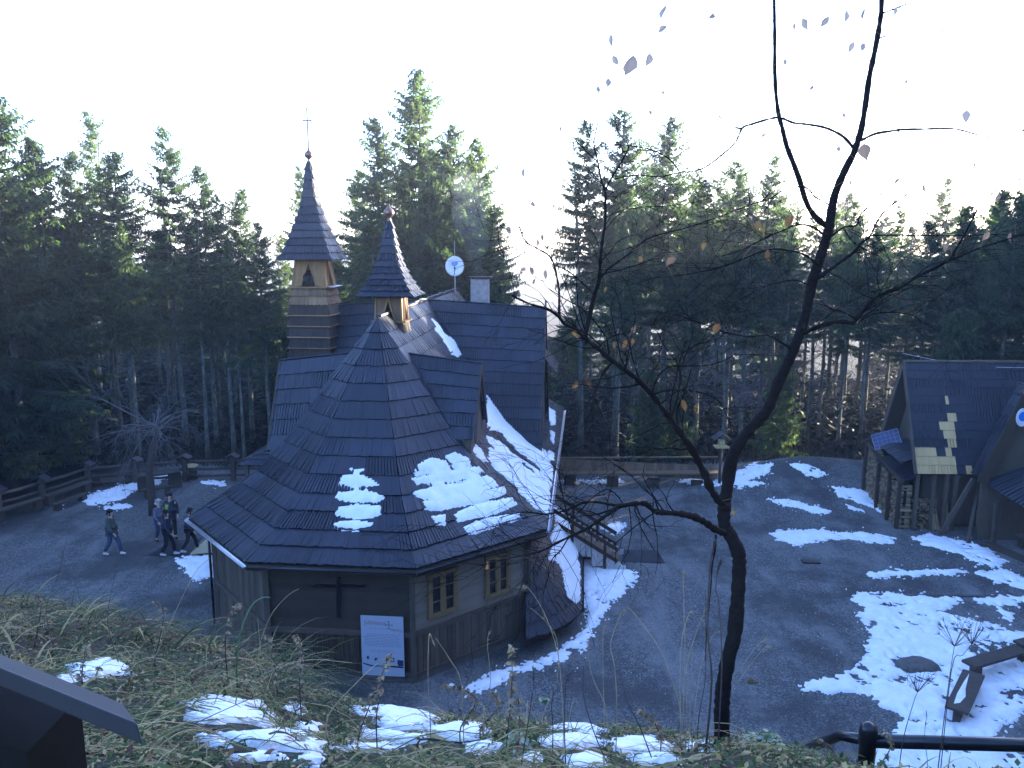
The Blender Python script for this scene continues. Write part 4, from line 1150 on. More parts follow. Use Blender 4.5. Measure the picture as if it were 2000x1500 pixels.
# round plate on the gable
s0 = at_y(1996, 815, 29.0); q = MB(); q.lathe([(.001, 0), (.30, 0), (.30, .03), (.001, .03)], (0, 0, 0), 20)
q.v = [(s0.x+v[0]*.8, s0.y-v[2]-.02, s0.z+v[1]*1.15) for v in q.v]
o = obj('sign', q, M['dish']); tag(o, 'oval blue and white plate hung on the hut gable', 'sign')
q = MB(); q.lathe([(.001, 0), (.2, 0), (.2, .01), (.001, .01)], (0, 0, 0), 16); q.v = [(s0.x+v[0]*.8, s0.y-v[2]-.055, s0.z+.04+v[1]*.9) for v in q.v]; obj('sign_face', q, M['blue'], o, world=False)
# bags by the woodpile
for (px_, py_, c_, lab) in ((1703, 962, (.16, .02, .025), 'dark red sack slumped left of the woodpile'), (1785, 1010, (.03, .04, .14), 'small blue bundle lying in the snow by the woodpile')):
    p = G(px_, py_); q = MB(); q.lathe([(.1, -.05), (.26, .02), (.28, .2), (.2, .36), (.06, .42)], (0, 0, 0), 10)
    q.v = [(p.x+v[0]*1.3*(1+rr.uniform(-.12, .12)), p.y+v[1]*(1+rr.uniform(-.12, .12)), gzf(p.x, p.y)+v[2]*(.95+rr.uniform(-.1, .1))) for v in q.v]
    o = obj('sack', q, m_plain('sack%d' % px_, c_, .6), None, True); tag(o, lab, 'sack')
# wire above the hut
q = MB(); a_ = at_y(1763, 690, 32.6); b_ = at_y(2060, 716, 31.8)
q.tube([a_.lerp(b_, u)-Vector((0, 0, .25*math.sin(math.pi*u))) for u in np.linspace(0, 1, 12)], .012, 5); o = obj('overhead_wire', q, M['zinc']); tag(o, 'thin pale wire strung above the hut ridge', 'wire')

# railing near the camera, bottom right
rp = at_d(1697, 1425, 4.9)
ra = thing('railing', rp, 'black pipe railing with a ball-topped post in the lower right corner', 'railing')
q = MB(); zb = gzf(rp.x, rp.y)-.3
q.lathe([(.05, zb-rp.z), (.05, -.10), (.056, -.09), (.056, -.02), (.054, .005), (.047, .025), (.03, .042), (.004, .05)], rp, 18); obj('post', q, M['iron'], ra, True)
q = MB(); a_ = at_d(1697, 1447, 4.9); b_ = at_d(2200, 1460, 4.7); c_ = at_d(1640, 1436, 5.25)
q.tube([a_, b_], .041, 14); obj('rail', q, M['iron'], ra, True)
q = MB(); q.tube([a_, c_, at_d(1560, 1470, 5.9)], .033, 14); obj('rail', q, M['iron'], ra, True)
q = MB(); e_ = at_d(2160, 1459, 4.72); q.tube([e_, Vector((e_.x, e_.y, gzf(e_.x, e_.y)-.3))], .044, 12); obj('post', q, M['iron'], ra, True)

# sloped sign box at the lower left
lb = thing('lectern_sign', at_d(60, 1560, 1.35), 'slanted dark grey board on a thick post in the lower left corner', 'sign')
q = MB(); a_ = at_d(-150, 1242, 1.30); b_ = at_d(268, 1412, 1.22)
dv = (b_-a_).normalized(); nv = Vector((0, -1, 0)); nv = (nv-dv*nv.dot(dv)).normalized(); uv_ = dv.cross(nv).normalized()
if uv_.z < 0: uv_ = -uv_
back = Vector(ray(120, 1350)).normalized()*.30+Vector((0, 0, .028))
th_ = .021
lo_ = -Vector((0, -.012, .046)); q.hexa([a_+lo_, b_+lo_, b_+lo_+back, a_+lo_+back, a_, b_, b_+back, a_+back])
bo = obj('board', q, m_plain('grey_board', (.05, .052, .062), .4, .5, .2, .1), lb)
md = bo.modifiers.new('bevel', 'BEVEL'); md.width = .005; md.segments = 3
q = MB(); pc = at_d(40, 1700, 1.5); q.hexa([Vector((pc.x+x*.16-.115, pc.y+y*.09+.08, z)) for z in (9.0, 9.0) for x, y in ((-1, -1), (1, -1), (1, 1), (-1, 1))])
tpz = at_d(60, 1345, 1.5).z
zc_ = [tpz+.03, tpz-.085, tpz-.085, tpz+.03]
q.v = [(v[0], v[1], v[2]) for v in q.v[:4]]+[(q.v[4+i][0], q.v[4+i][1], zc_[i]) for i in range(4)]
obj('post', q, m_plain('post_dark', (.008, .008, .008), .8, .1), lb)
# ================================================================ people (grown from joints with a skin surface)
def skin_obj(name, chains, mat, parent, root=0, lvl=1):
    """chains: dict verts{name:(co,r)}, edges [(a,b)]"""
    vs, ed = chains
    keys = list(vs); idx = {k: i for i, k in enumerate(keys)}
    me = bpy.data.meshes.new(name); me.from_pydata([vs[k][0] for k in keys], [(idx[a], idx[b]) for a, b in ed], [])
    o = link(name, me, mat, parent)
    md = o.modifiers.new('skin', 'SKIN'); md.use_smooth_shade = True
    sv = me.skin_vertices[0].data if len(me.skin_vertices) else None
    if sv is None: me.skin_vertices.new() if hasattr(me.skin_vertices, 'new') else None; sv = me.skin_vertices[0].data
    for k in keys:
        r = vs[k][1]; sv[idx[k]].radius = (r, r) if not isinstance(r, tuple) else r
    sv[root].use_root = True
    s = o.modifiers.new('subd', 'SUBSURF'); s.levels = lvl; s.render_levels = lvl
    return o
skin_m = m_plain('skin', (.50, .33, .25), .55, var=.08)
hair_m = m_plain('dark_hair', (.02, .014, .010), .6); pale_hat = m_plain('pale_hat', (.42, .40, .40), .8)
jeans = m_plain('jeans', (.05, .07, .14), .8); shoe_w = m_plain('pale_shoe', (.55, .55, .56), .6); black_cl = m_plain('black_cloth', (.014, .014, .02), .8)
def person(px, py, heading, label, coat_m, leg_m, shoe_m, hair, h=1.75, stride=.32, lean=0.0, coat_len=.1, arm=.15, bend=0.0, extra=None, group='people walking on the gravel'):
    g = G(px, py); t = thing('person', (g.x, g.y, gzf(g.x, g.y)), label, 'person', group)
    t.rotation_euler = (0, 0, heading)          # local +x is the walking direction
    s = h/1.75
    def v(x, y, z, r): return ((x*s, y*s, z*s), r*s)
    def up(x, z):        # lean / bend of the upper body about the hips
        a = lean+bend; zz = z-.95; return (x*math.cos(a)+zz*math.sin(a), .95+zz*math.cos(a)-x*math.sin(a))
    def U(x, y, z, r): X_, Z_ = up(x, z); return ((X_*s, y*s, Z_*s), (r*s if not isinstance(r, tuple) else (r[0]*s, r[1]*s)))
    st_ = stride
    B = {'pel': v(0, 0, .95, .12), 'ab': U(.0, 0, 1.1, .115), 'ch': U(.01, 0, 1.3, .135), 'nk': U(.0, 0, 1.47, .055), 'jw': U(.035, 0, 1.55, .062), 'hd': U(.02, 0, 1.63, .088), 'tp': U(.01, 0, 1.70, .062),
         'hl': v(0, .1, .9, .095), 'kl': v(st_*.55, .1, .50, .06), 'al': v(st_*.75, .1, .09, .04), 'tl': v(st_*.75+.17, .11, .03, .035),
         'hr': v(0, -.1, .9, .095), 'kr': v(-st_*.15, -.1, .5, .06), 'ar': v(-st_*.85, -.1, .12, .04), 'tr': v(-st_*.85+.16, -.11, .04, .035),
         'sl': U(0, .19, 1.40, .06), 'el': U(-arm*.6, .25, 1.13, .042), 'wl': U(arm*.6, .24, .90, .03), 'pl': U(arm*.6+.02, .235, .85, .034), 'fl': U(arm*.6+.05, .23, .77, .016), 'ml': U(arm*.6+.06, .20, .83, .014),
         'sr': U(0, -.19, 1.40, .06), 'er': U(arm*.5, -.25, 1.13, .042), 'wr': U(arm*1.6, -.22, .92, .03), 'pr': U(arm*1.6+.03, -.215, .87, .034), 'fr': U(arm*1.6+.07, -.21, .80, .016), 'mr': U(arm*1.6+.08, -.18, .86, .014)}
    E = [('pel', 'ab'), ('ab', 'ch'), ('ch', 'nk'), ('nk', 'jw'), ('jw', 'hd'), ('hd', 'tp'), ('pel', 'hl'), ('hl', 'kl'), ('kl', 'al'), ('al', 'tl'), ('pel', 'hr'), ('hr', 'kr'), ('kr', 'ar'), ('ar', 'tr'),
         ('ch', 'sl'), ('sl', 'el'), ('el', 'wl'), ('wl', 'pl'), ('pl', 'fl'), ('pl', 'ml'), ('ch', 'sr'), ('sr', 'er'), ('er', 'wr'), ('wr', 'pr'), ('pr', 'fr'), ('pr', 'mr')]
    for tg, (fx, sd) in (('l', (1, 1)), ('r', (1, -1))):       # separate fingers
        bx, by, bz_ = B['p'+tg][0]
        for k, dy in enumerate((-.022, -.008, .014)):
            B['g%s%d' % (tg, k)] = ((bx+.03*s+.008*k, by+dy*s, bz_-(.075-.008*k)*s), .009*s); E.append(('p'+tg, 'g%s%d' % (tg, k)))
    skin_obj('body', (B, E), skin_m, t)
    def sub(keys, edges, grow, extra_=None):
        V_ = {k: (B[k][0], B[k][1]+grow) for k in keys}
        if extra_: V_.update(extra_)
        return V_, edges
    X1, Z1 = up(0, .95-coat_len)
    cx = {'hem': (((-.0)*s, 0, (.95-coat_len)*s), .185*s), 'nk2': (B['nk'][0], .072*s), 'ch': (B['ch'][0], .175*s), 'ab': (B['ab'][0], .165*s), 'pel': (B['pel'][0], .17*s),
          'wl2': (tuple(Vector(B['wl'][0])+Vector((0, 0, .02))), .048*s), 'wr2': (tuple(Vector(B['wr'][0])+Vector((0, 0, .02))), .048*s)}
    V_, E_ = sub(['sl', 'el', 'sr', 'er'], [('pel', 'hem'), ('pel', 'ab'), ('ab', 'ch'), ('ch', 'nk2'), ('ch', 'sl'), ('sl', 'el'), ('el', 'wl2'), ('ch', 'sr'), ('sr', 'er'), ('er', 'wr2')], .028*s, cx)
    skin_obj('coat', (V_, E_), coat_m, t, root=list(V_).index('pel'))
    V_, E_ = sub(['hl', 'kl', 'hr', 'kr'], [('pel', 'hl'), ('hl', 'kl'), ('kl', 'al2'), ('pel', 'hr'), ('hr', 'kr'), ('kr', 'ar2')], .02*s, {'pel': (B['pel'][0], .14*s), 'al2': (tuple(Vector(B['al'][0])+Vector((0, 0, .03))), .065*s), 'ar2': (tuple(Vector(B['ar'][0])+Vector((0, 0, .03))), .065*s)})
    skin_obj('trousers', (V_, E_), leg_m, t, root=list(V_).index('pel'))
    for a_, b_ in (('al', 'tl'), ('ar', 'tr')):
        pa = Vector(B[a_][0]); pb = Vector(B[b_][0])
        skin_obj('shoe', ({'h': (tuple(pa+Vector((-.06, 0, -.04))), .05*s), 'a': (tuple(pa+Vector((0, 0, -.03))), .055*s), 't': (tuple(pb+Vector((.02, 0, .01))), .045*s)}, [('h', 'a'), ('a', 't')]), shoe_m, t)
    X_, Z_ = up(-.012, 1.665); X2, Z2 = up(-.035, 1.60)
    skin_obj(hair[0], ({'a': ((X2*s, 0, Z2*s), .088*s), 'b': ((X_*s, 0, Z_*s), .097*s), 'c': ((up(.0, 1.72)[0]*s, 0, up(0, 1.72)[1]*s), .045*s)}, [('a', 'b'), ('b', 'c')]), hair[1], t, root=1)
    # face: nose, eyes, ears
    f = MB(); Xn, Zn = up(.112, 1.605); f.lathe([(.006, .02), (.015, -.012), (.004, -.022)], (Xn*s, 0, Zn*s), 6)
    for sd in (-1, 1):
        xe, ze = up(.0, 1.61); f.lathe([(.004, -.03), (.02, 0), (.004, .03)], (xe*s, sd*.088*s, ze*s), 6)
    obj('nose_and_ears', f, skin_m, t, True, world=False)
    f = MB()
    for sd in (-1, 1):
        xe, ze = up(.098, 1.635); f.lathe([(.002, -.008), (.011, 0), (.002, .008)], (xe*s, sd*.033*s, ze*s), 6)
    xm, zm = up(.105, 1.565); f.box((xm*s, 0, zm*s), (.01, .045*s, .009))
    obj('eyes_and_mouth', f, hair_m, t, world=False)
    if extra: extra(t, s, U)
    return t
olive = m_plain('olive_jacket', (.055, .07, .06), .8); navy = m_plain('navy_coat', (.016, .02, .045), .8); grey_c = m_plain('grey_jacket', (.10, .11, .15), .8)
lime = m_plain('lime_cloth', (.32, .55, .10), .7); coatb = m_plain('dark_coat', (.03, .032, .055), .8)
person(222, 1084, R(-8), 'person in a grey-green jacket and jeans walking alone across the gravel', olive, jeans, shoe_w, ('cap', hair_m), 1.74, .34)
def vest(t, s, U):
    q = MB(); pts = [U(.0, .02, 1.42, 0)[0], U(.13, -.16, 1.4, 0)[0]]
    V_ = {'a': (U(.06, -.13, 1.38, 0)[0], .085*s), 'b': (U(.07, -.13, 1.2, 0)[0], .10*s), 'c': (U(.06, -.12, 1.05, 0)[0], .09*s)}
    skin_obj('vest_panel', (V_, [('a', 'b'), ('b', 'c')]), lime, t, root=1)
person(337, 1050, R(-60), 'person in a dark jacket with a lime green panel at the back of the group', coatb, black_cl, black_cl, ('hair', hair_m), 1.80, .2, extra=vest)
person(315, 1058, R(-30), 'person in a grey jacket and pale hat half hidden in the group', grey_c, jeans, black_cl, ('hat', pale_hat), 1.68, .2)
person(330, 1085, R(5), 'person in a long navy coat and pale shoes leading the group', navy, black_cl, shoe_w, ('cap', hair_m), 1.74, .26, coat_len=.28)
person(372, 1078, R(10), 'person in a dark coat stepping in under the chapel eave', coatb, black_cl, shoe_w, ('hair', hair_m), 1.70, .34, lean=.12, coat_len=.2)
# ================================================================ forest
n = NT('needles', .6, .25)
g = n.noise(.9, 4, .6); t_ = n.attr('tint')
oi = n.n('ShaderNodeObjectInfo')
f = n.math('ADD', n.math('MULTIPLY', g, .35), n.math('ADD', n.math('MULTIPLY', t_, .4), n.math('MULTIPLY', oi.outputs['Random'], .25)))
c = n.ramp(f, [(.2, (.014, .028, .018)), (.55, (.034, .062, .032)), (.9, (.085, .11, .045))])
n.col(c)
tl = n.n('ShaderNodeBsdfTranslucent'); n.l(n.mix(1.0, c, (2.6, 2.6, 1.3), 'MULTIPLY'), tl.inputs['Color'])
mx = n.n('ShaderNodeMixShader'); mx.inputs[0].default_value = .5
out_ = n.nt.nodes['Material Output']; n.l(n.b.outputs[0], mx.inputs[1]); n.l(tl.outputs[0], mx.inputs[2]); n.l(mx.outputs[0], out_.inputs['Surface'])
M['needles'] = n.m
n = NT('spruce_bark', .9, .2)
k1 = n.noise(4, 6, .75, stretch=(1, 1, .35)); k2 = n.noise(22, 4, .7)
n.col(n.ramp(n.math('MULTIPLY_ADD', k1, .6, n.math('MULTIPLY', k2, .4)), [(.34, (.03, .028, .025)), (.5, (.085, .09, .074)), (.64, (.26, .29, .24))])); n.bump(k2, .6, .02)
M['bark'] = n.m
M['twig'] = m_plain('twig_bark', (.07, .055, .045), .8); M['twig_pale'] = m_plain('grey_twig', (.10, .095, .095), .7)
M['larch'] = m_plain('larch_twig', (.17, .12, .075), .8)

def ribbons(P, D, Lg, Wd, Wn, sag=.0):
    """quads from P along D (unit) of length Lg, width Wd along Wn"""
    E = P+D*Lg[:, None]; E[:, 2] -= sag*Lg
    w0 = Wn*Wd[:, None]*.5; w1 = w0*.25
    V = np.stack([P-w0, P+w0, E+w1, E-w1], 1).reshape(-1, 3)
    Q = np.arange(len(P)*4).reshape(-1, 4); return V, Q
def spruce(seed, Ht, cb, Rm, dz=.3, full=1.0, ribw=.085, low_twigs=True, ragged=.35):
    r = np.random.default_rng(seed); fa = Fast(); tr_ = MB()
    r0 = Ht*.0088+.02; lean = r.normal(0, .004, 2)
    hs_ = np.linspace(0, Ht, 14)
    tr_.tube([(lean[0]*h*h/Ht*3+.03*math.sin(h*.7+seed), lean[1]*h*h/Ht*3, h) for h in hs_], [max(.012, r0*(1-h/Ht)**.8*(1.25 if h < .3 else 1)) for h in hs_], 8)
    z = cb*Ht
    while z < Ht-.15:
        fr_ = (z-cb*Ht)/(Ht-cb*Ht)
        L0 = Rm*((1-fr_)**.62)*(.55+.45*min(1, fr_/.12))*(.82+.3*math.sin(fr_*17+seed*2.3)**2)+.10
        nb = r.integers(4, 7)
        for k in range(nb):
            if r.random() > full*(.85 if fr_ > .2 else .5): continue
            az = r.random()*2*math.pi; L = L0*(1-ragged+r.random()*ragged*1.5)
            zz = z+r.uniform(-.12, .12)
            a = -.42+.95*fr_+r.normal(0, .08); cu = .18+.1*r.random()
            d = np.array([math.cos(az), math.sin(az), 0.]); sd = np.array([-d[1], d[0], 0.])
            nT = max(4, int(L/.085)); ts = (np.arange(nT)+r.random(nT)*.8)/nT*.92+.08
            base = np.stack([d[0]*L*ts, d[1]*L*ts, zz+L*(a*ts+cu*ts**2)], -1)
            # branch limb ribbon
            V = []; m = 3; tb = np.linspace(0, 1, m+1)
            pb = np.stack([d[0]*L*tb, d[1]*L*tb, zz+L*(a*tb+cu*tb**2)], -1)
            w = np.linspace(.03, .008, m+1)[:, None]
            vv = np.concatenate([pb-np.array([0, 0, 1.])*w, pb+np.array([0, 0, 1.])*w]); q = np.stack([np.arange(m), np.arange(m)+1, np.arange(m)+m+2, np.arange(m)+m+1], -1)
            fa.add(vv, q, np.full(m, .0))
            for sg in (-1, 1):
                ln = (.42*L*(1-ts)+.14)*(.6+.6*r.random(nT)); ln = np.minimum(ln, .85)
                D = d[None]*(.55+.25*r.random(nT))[:, None]+sg*sd[None]*(.75+.2*r.random(nT))[:, None]; D[:, 2] = -.25-.35*r.random(nT)+.25*fr_
                D /= np.linalg.norm(D, axis=1)[:, None]
                Wn = np.cross(D, np.array([0, 0, 1.])+r.normal(0, .5, (nT, 3))); Wn /= np.linalg.norm(Wn, axis=1)[:, None]
                V, Q = ribbons(base, D, ln, ribw*(.8+.7*r.random(nT)), Wn)
                fa.add(V, Q, r.random(nT)*.6+.4*ts)
                # hanging sprays off the twigs
                u = r.random(nT); P2 = base+D*(ln*u)[:, None]; l2 = (.12+.30*r.random(nT))*(.6+.5*(1-fr_))
                D2 = D*.35+r.normal(0, .18, (nT, 3)); D2[:, 2] = -.9; D2 /= np.linalg.norm(D2, axis=1)[:, None]
                Wn = np.cross(D2, r.normal(0, 1, (nT, 3))); Wn /= np.linalg.norm(Wn, axis=1)[:, None]
                V, Q = ribbons(P2, D2, l2, ribw*(.7+.5*r.random(nT)), Wn); fa.add(V, Q, r.random(nT)*.7+.15)
        z += dz*(1-.35*fr_)*r.uniform(.75, 1.25)
    # leader
    V, Q = ribbons(np.array([[0, 0, Ht-.5]]*3), np.array([[0, 0, 1.]]*3), np.array([.6]*3), np.array([.06]*3), np.array([[1., 0, 0], [.5, .86, 0], [-.5, .86, 0]])); fa.add(V, Q, np.full(3, .5))
    if low_twigs:
        nt = int(cb*Ht*9)
        for _ in range(nt):
            h = r.uniform(.8, cb*Ht+2); az = r.random()*6.28; L = r.uniform(.2, 1.1)*(.5+h/(cb*Ht+2)); d = Vector((math.cos(az), math.sin(az), 0)); p0 = Vector((0, 0, h))
            p1 = p0+d*L+Vector((0, 0, -L*r.uniform(.0, .4))); sd = Vector((0, 0, .012)); s2 = Vector((-d.y, d.x, 0))*.012
            tr_.add([p0-sd, p0+sd, p1], [(0, 1, 2)]); tr_.add([p0-s2, p0+s2, p1], [(0, 1, 2)])
    V, Q, T = fa.get()
    cr = mesh_np('crown', V, Q, T)
    return cr, tr_
def make_variant(seed, *a, **k):
    cr, tb = spruce(seed, *a, **k)
    root = bpy.data.objects.new('spruce_tree', None); COL.objects.link(root); root.empty_display_size = .3
    obj('trunk', tb, M['bark'], root, True, world=False)
    link('crown', cr, M['needles'], root)
    return root
VAR = {
 'full': (make_variant(1, 20, .05, 3.4, dz=.27, low_twigs=False, ribw=.10, ragged=.45), 20),
 'full2': (make_variant(12, 20, .12, 3.3, ragged=.5, dz=.30, low_twigs=False, ribw=.10), 20),
 'tall': (make_variant(2, 23, .45, 2.9, ragged=.5), 23),
 'tall2': (make_variant(3, 23, .50, 2.7, full=.9, ragged=.6), 23),
 'tall3': (make_variant(7, 22, .40, 3.2, full=.95, ragged=.6), 22),
 'thin': (make_variant(4, 22, .48, 2.1, full=.75, dz=.34, ragged=.6), 22),
 'thin2': (make_variant(8, 21, .40, 2.4, full=.8, ragged=.7), 21),
 'young': (make_variant(5, 7, .04, 1.7, dz=.2, low_twigs=False, ribw=.07), 7),
}
used_root = set(); occupied = []
def plant(kind, x, y, h, label, group='spruces of the dark wood', rot=None, wide=1.0):
    root, H0 = VAR[kind]
    o = root if kind not in used_root else copy_tree(root)
    used_root.add(kind)
    z = gzf(x, y)-.1; s = h/H0
    o.location = (x, y, z); o.rotation_euler = (0, 0, rs.uniform(0, 6.28) if rot is None else rot); o.scale = (s*wide, s*wide, s)
    tag(o, label, 'tree', group); occupied.append((x, y)); return o
def plant_px(kind, px, top, y, label, wide=1.0, group='spruces of the dark wood'):
    p = at_y(px, top, y); return plant(kind, p.x, y, p.z-gzf(p.x, y), label, group, wide=wide)
FRONT = [
 ('full2', -30, 165, 38, 'huge dark spruce filling the left edge of the picture', 1.35),
 ('full2', 60, 262, 41, 'broad dark spruce second from the left edge, branches nearly to the ground', 1.3),
 ('tall', 135, 290, 42.5, 'spruce with a thin reddish top third from the left edge', 1),
 ('tall3', 218, 290, 43, 'wide bushy spruce behind the bare round-crowned tree', 1.25),
 ('thin2', 172, 210, 50, 'faint slender spruce top rising above the left wood', 1),
 ('tall2', 318, 245, 44, 'tallest spruce of the left wood, narrow sunlit top', 1),
 ('tall', 388, 318, 45, 'sunlit spruce between the tallest left one and the bell tower', 1),
 ('thin', 425, 372, 42, 'thin spruce with a long bare trunk left of the bell tower', 1),
 ('tall3', 466, 365, 46, 'rounded sunlit spruce left of the bell tower', 1.1),
 ('tall2', 505, 430, 43, 'low spruce just left of the bell tower', 1),
 ('thin2', 585, 318, 52, 'thin spruce directly behind the bell tower spire', 1),
 ('thin2', 545, 452, 47, 'short spruce peeping out left of the spire', 1),
 ('tall', 640, 470, 46, 'spruce between the two turrets, lower than both', 1.1),
 ('tall3', 733, 225, 46, 'spruce forming the left top of the big clump behind the chapel', 1.15),
 ('full2', 812, 128, 48, 'tallest spruce in the picture, behind the chapel ridge', 1.15),
 ('tall3', 882, 240, 45, 'spruce right of the tallest one, above the satellite dish', 1.2),
 ('full', 930, 265, 47, 'wide drooping spruce behind the chimney', 1.1),
 ('tall3', 965, 400, 43, 'lower spruce at the right end of the clump behind the chapel', 1.1),
 ('tall2', 700, 330, 52, 'spruce low on the left flank of the clump behind the chapel', 1.1),
 ('full2', 840, 330, 43, 'dense spruce right behind the satellite dish', 1.0),
 ('thin', 1010, 590, 50, 'small spruce under the bright gap in the wood', 1),
 ('tall2', 1143, 235, 43, 'ragged spruce at the left end of the right-hand wood', 1),
 ('tall', 1215, 208, 43.5, 'tall spruce with a pale lichen trunk behind the long bench', 1),
 ('tall3', 1312, 225, 46, 'dark spruce above the bird feeder, tall and full', 1.15),
 ('thin2', 1262, 300, 49, 'thin spruce between the two tall ones at the long bench', 1),
 ('tall3', 1378, 345, 44, 'broad spruce left of the birch trunk', 1.2),
 ('tall', 1440, 345, 45, 'spruce with its trunk just left of the birch fork', 1.1),
 ('tall2', 1512, 335, 45, 'spruce seen between the two upper birch stems', 1.0),
 ('tall', 1470, 420, 43, 'spruce right of the bird feeder with a straight grey trunk', 1.0),
 ('thin2', 1590, 440, 52, 'far sunlit spruce right of the birch trunk', 1),
 ('tall', 1668, 470, 44, 'spruce with a pale spotted trunk left of the hut', 1),
 ('tall2', 1712, 480, 43.5, 'spruce with a pale trunk touching the hut gable', 1),
 ('thin2', 1760, 430, 54, 'distant sunlit spruce above the hut gable', 1),
 ('tall3', 1822, 460, 44, 'spruce standing behind the left end of the hut ridge', 1.15),
 ('full2', 1895, 430, 45, 'dense dark spruce above the middle of the hut roof', 1.1),
 ('tall3', 1960, 400, 46, 'tall spruce near the right edge above the hut', 1.1),
 ('full', 2030, 370, 47, 'spruce cut by the right edge above the hut', 1.1),
 ('thin', 1550, 470, 43, 'thin spruce with a bare trunk right of the birch trunk', 1),
 ('thin', 1352, 520, 42, 'thin spruce behind the right end of the long bench', 1),
 ('tall2', 375, 420, 41.5, 'slender spruce behind the fence, right of the bare tree', 1),
 ('thin', 455, 520, 41, 'thin bare-trunked spruce behind the fence', 1),
 ('thin', 235, 430, 41, 'thin trunk behind the bare tree, left of its crown', 1),
]
FRONT = [(a_, b_, c_-(35 if b_ > 1400 else 0), d_, e_, f_) for a_, b_, c_, d_, e_, f_ in FRONT]
for k_, px_, top_, y_, lab, wd in FRONT: plant_px(k_, px_, top_, y_, lab, wd)
for px_, top_, y_, lab in [(1270, 720, 40.8, 'young light green spruce behind the long bench'), (1330, 740, 41.2, 'second young spruce behind the right half of the long bench'),
                      (1530, 690, 41.5, 'young spruce by the gravel mound'), (1880, 600, 39.5, 'young spruce hidden behind the hut'), (110, 720, 40.5, 'young spruce low at the left fence'),
                      (30, 760, 38.0, 'young spruce at the left edge above the fence'), (960, 560, 40.5, 'young spruce directly behind the chapel chimney'), (1040, 640, 42.5, 'young spruce at the right corner of the cross roof')]:
    plant_px('young', px_, top_, y_, lab, 1.1, 'young spruces at the wood edge')
# rows behind; skyline falls away in the bright gap right of the chapel
sky_px = np.array([-200, 0, 120, 250, 400, 500, 560, 680, 760, 900, 960, 1000, 1050, 1110, 1160, 1300, 1400, 1500, 1600, 1750, 1900, 2050, 2300])
sky_py = np.array([260, 330, 400, 420, 440, 500, 560, 480, 330, 330, 470, 640, 660, 560, 340, 320, 350, 365, 385, 385, 370, 350, 330])
rows = [(42.5, 3.8), (46.5, 3.7), (50.5, 3.8), (55, 4.2), (60, 4.6), (66, 5.2)]
for ri, (yy, sp) in enumerate(rows):
    x_ = -.70*yy-2
    while x_ < .70*yy+2:
        x = x_+rs.uniform(-.9, .9); y = yy+rs.uniform(-1.6, 1.6)
        x_ += sp*rs.uniform(.8, 1.25)
        if min((x-a)**2+(y-b)**2 for a, b in occupied) < 2.0: continue
        px = 1000+F*x/(y*CP+3*SP); top = np.interp(px, sky_px, sky_py)+rs.uniform(-25, 70)+(4-ri)*8
        if 985 < px < 1095 and ri < 3 and rs.random() < .6: continue
        if px > 1540 and rs.random() < (.3 if ri < 3 else .2): continue
        p = at_y(px, top, y); h = p.z-gzf(x, y)
        if h < 5: continue
        kd = rs.choice(['tall', 'tall2', 'tall3', 'thin', 'thin', 'thin2', 'thin2']) if h > 9 else 'young'
        plant(kd, x, y, h, 'tall spruce deep among many others in the dark wood' if ri > 1 else 'spruce among its neighbours in the front rows of the dark wood',
              'spruces deep in the wood' if ri > 1 else 'spruces in the front rows', wide=rs.uniform(.85, 1.2))
# side wood on the left
for (x, y, h) in [(-29, 34, 21), (-30, 28, 20), (-28.5, 38.5, 19), (-33, 33, 22), (-35, 29, 21), (-31, 40, 22), (-33, 23, 20), (-29, 22, 18), (-36, 37, 22), (-38, 42, 22), (-27.5, 41.5, 18)]:
    plant('full' if rs.random() < .5 else 'full2', x, y, h, 'dense dark spruce crowding the left side of the yard', 'spruces on the left side', wide=1.15)
for k in VAR:
    if k not in used_root:
        for ch in list(VAR[k][0].children): bpy.data.objects.remove(ch)
        bpy.data.objects.remove(VAR[k][0])

# spruces added out of view on the right to block the low sun
for (x, y) in [(27, 8), (30, 13), (33, 18), (36, 23), (31, 27), (37, 30), (34, 35), (40, 38), (37, 43), (42, 47), (25, 4), (38, 14), (43, 24), (29, 20), (24, 0), (45, 33), (33, 6), (47, 42), (39, 51), (29, 39), (31, 45), (36, 2), (20, -5), (28, -8), (38, 47.5), (42, 52), (36, 46), (45, 56), (40, 41), (46, 49), (49, 58), (44, 44), (52, 54), (35, 32), (33, 29)]:
    if abs(x)/max(y, .1) < .66: continue
    plant('full' if rs.random() < .5 else 'full2', x, y, 23, 'dense spruce added out of view right of the yard to shade it', 'added shade spruces right of the yard', wide=1.25)
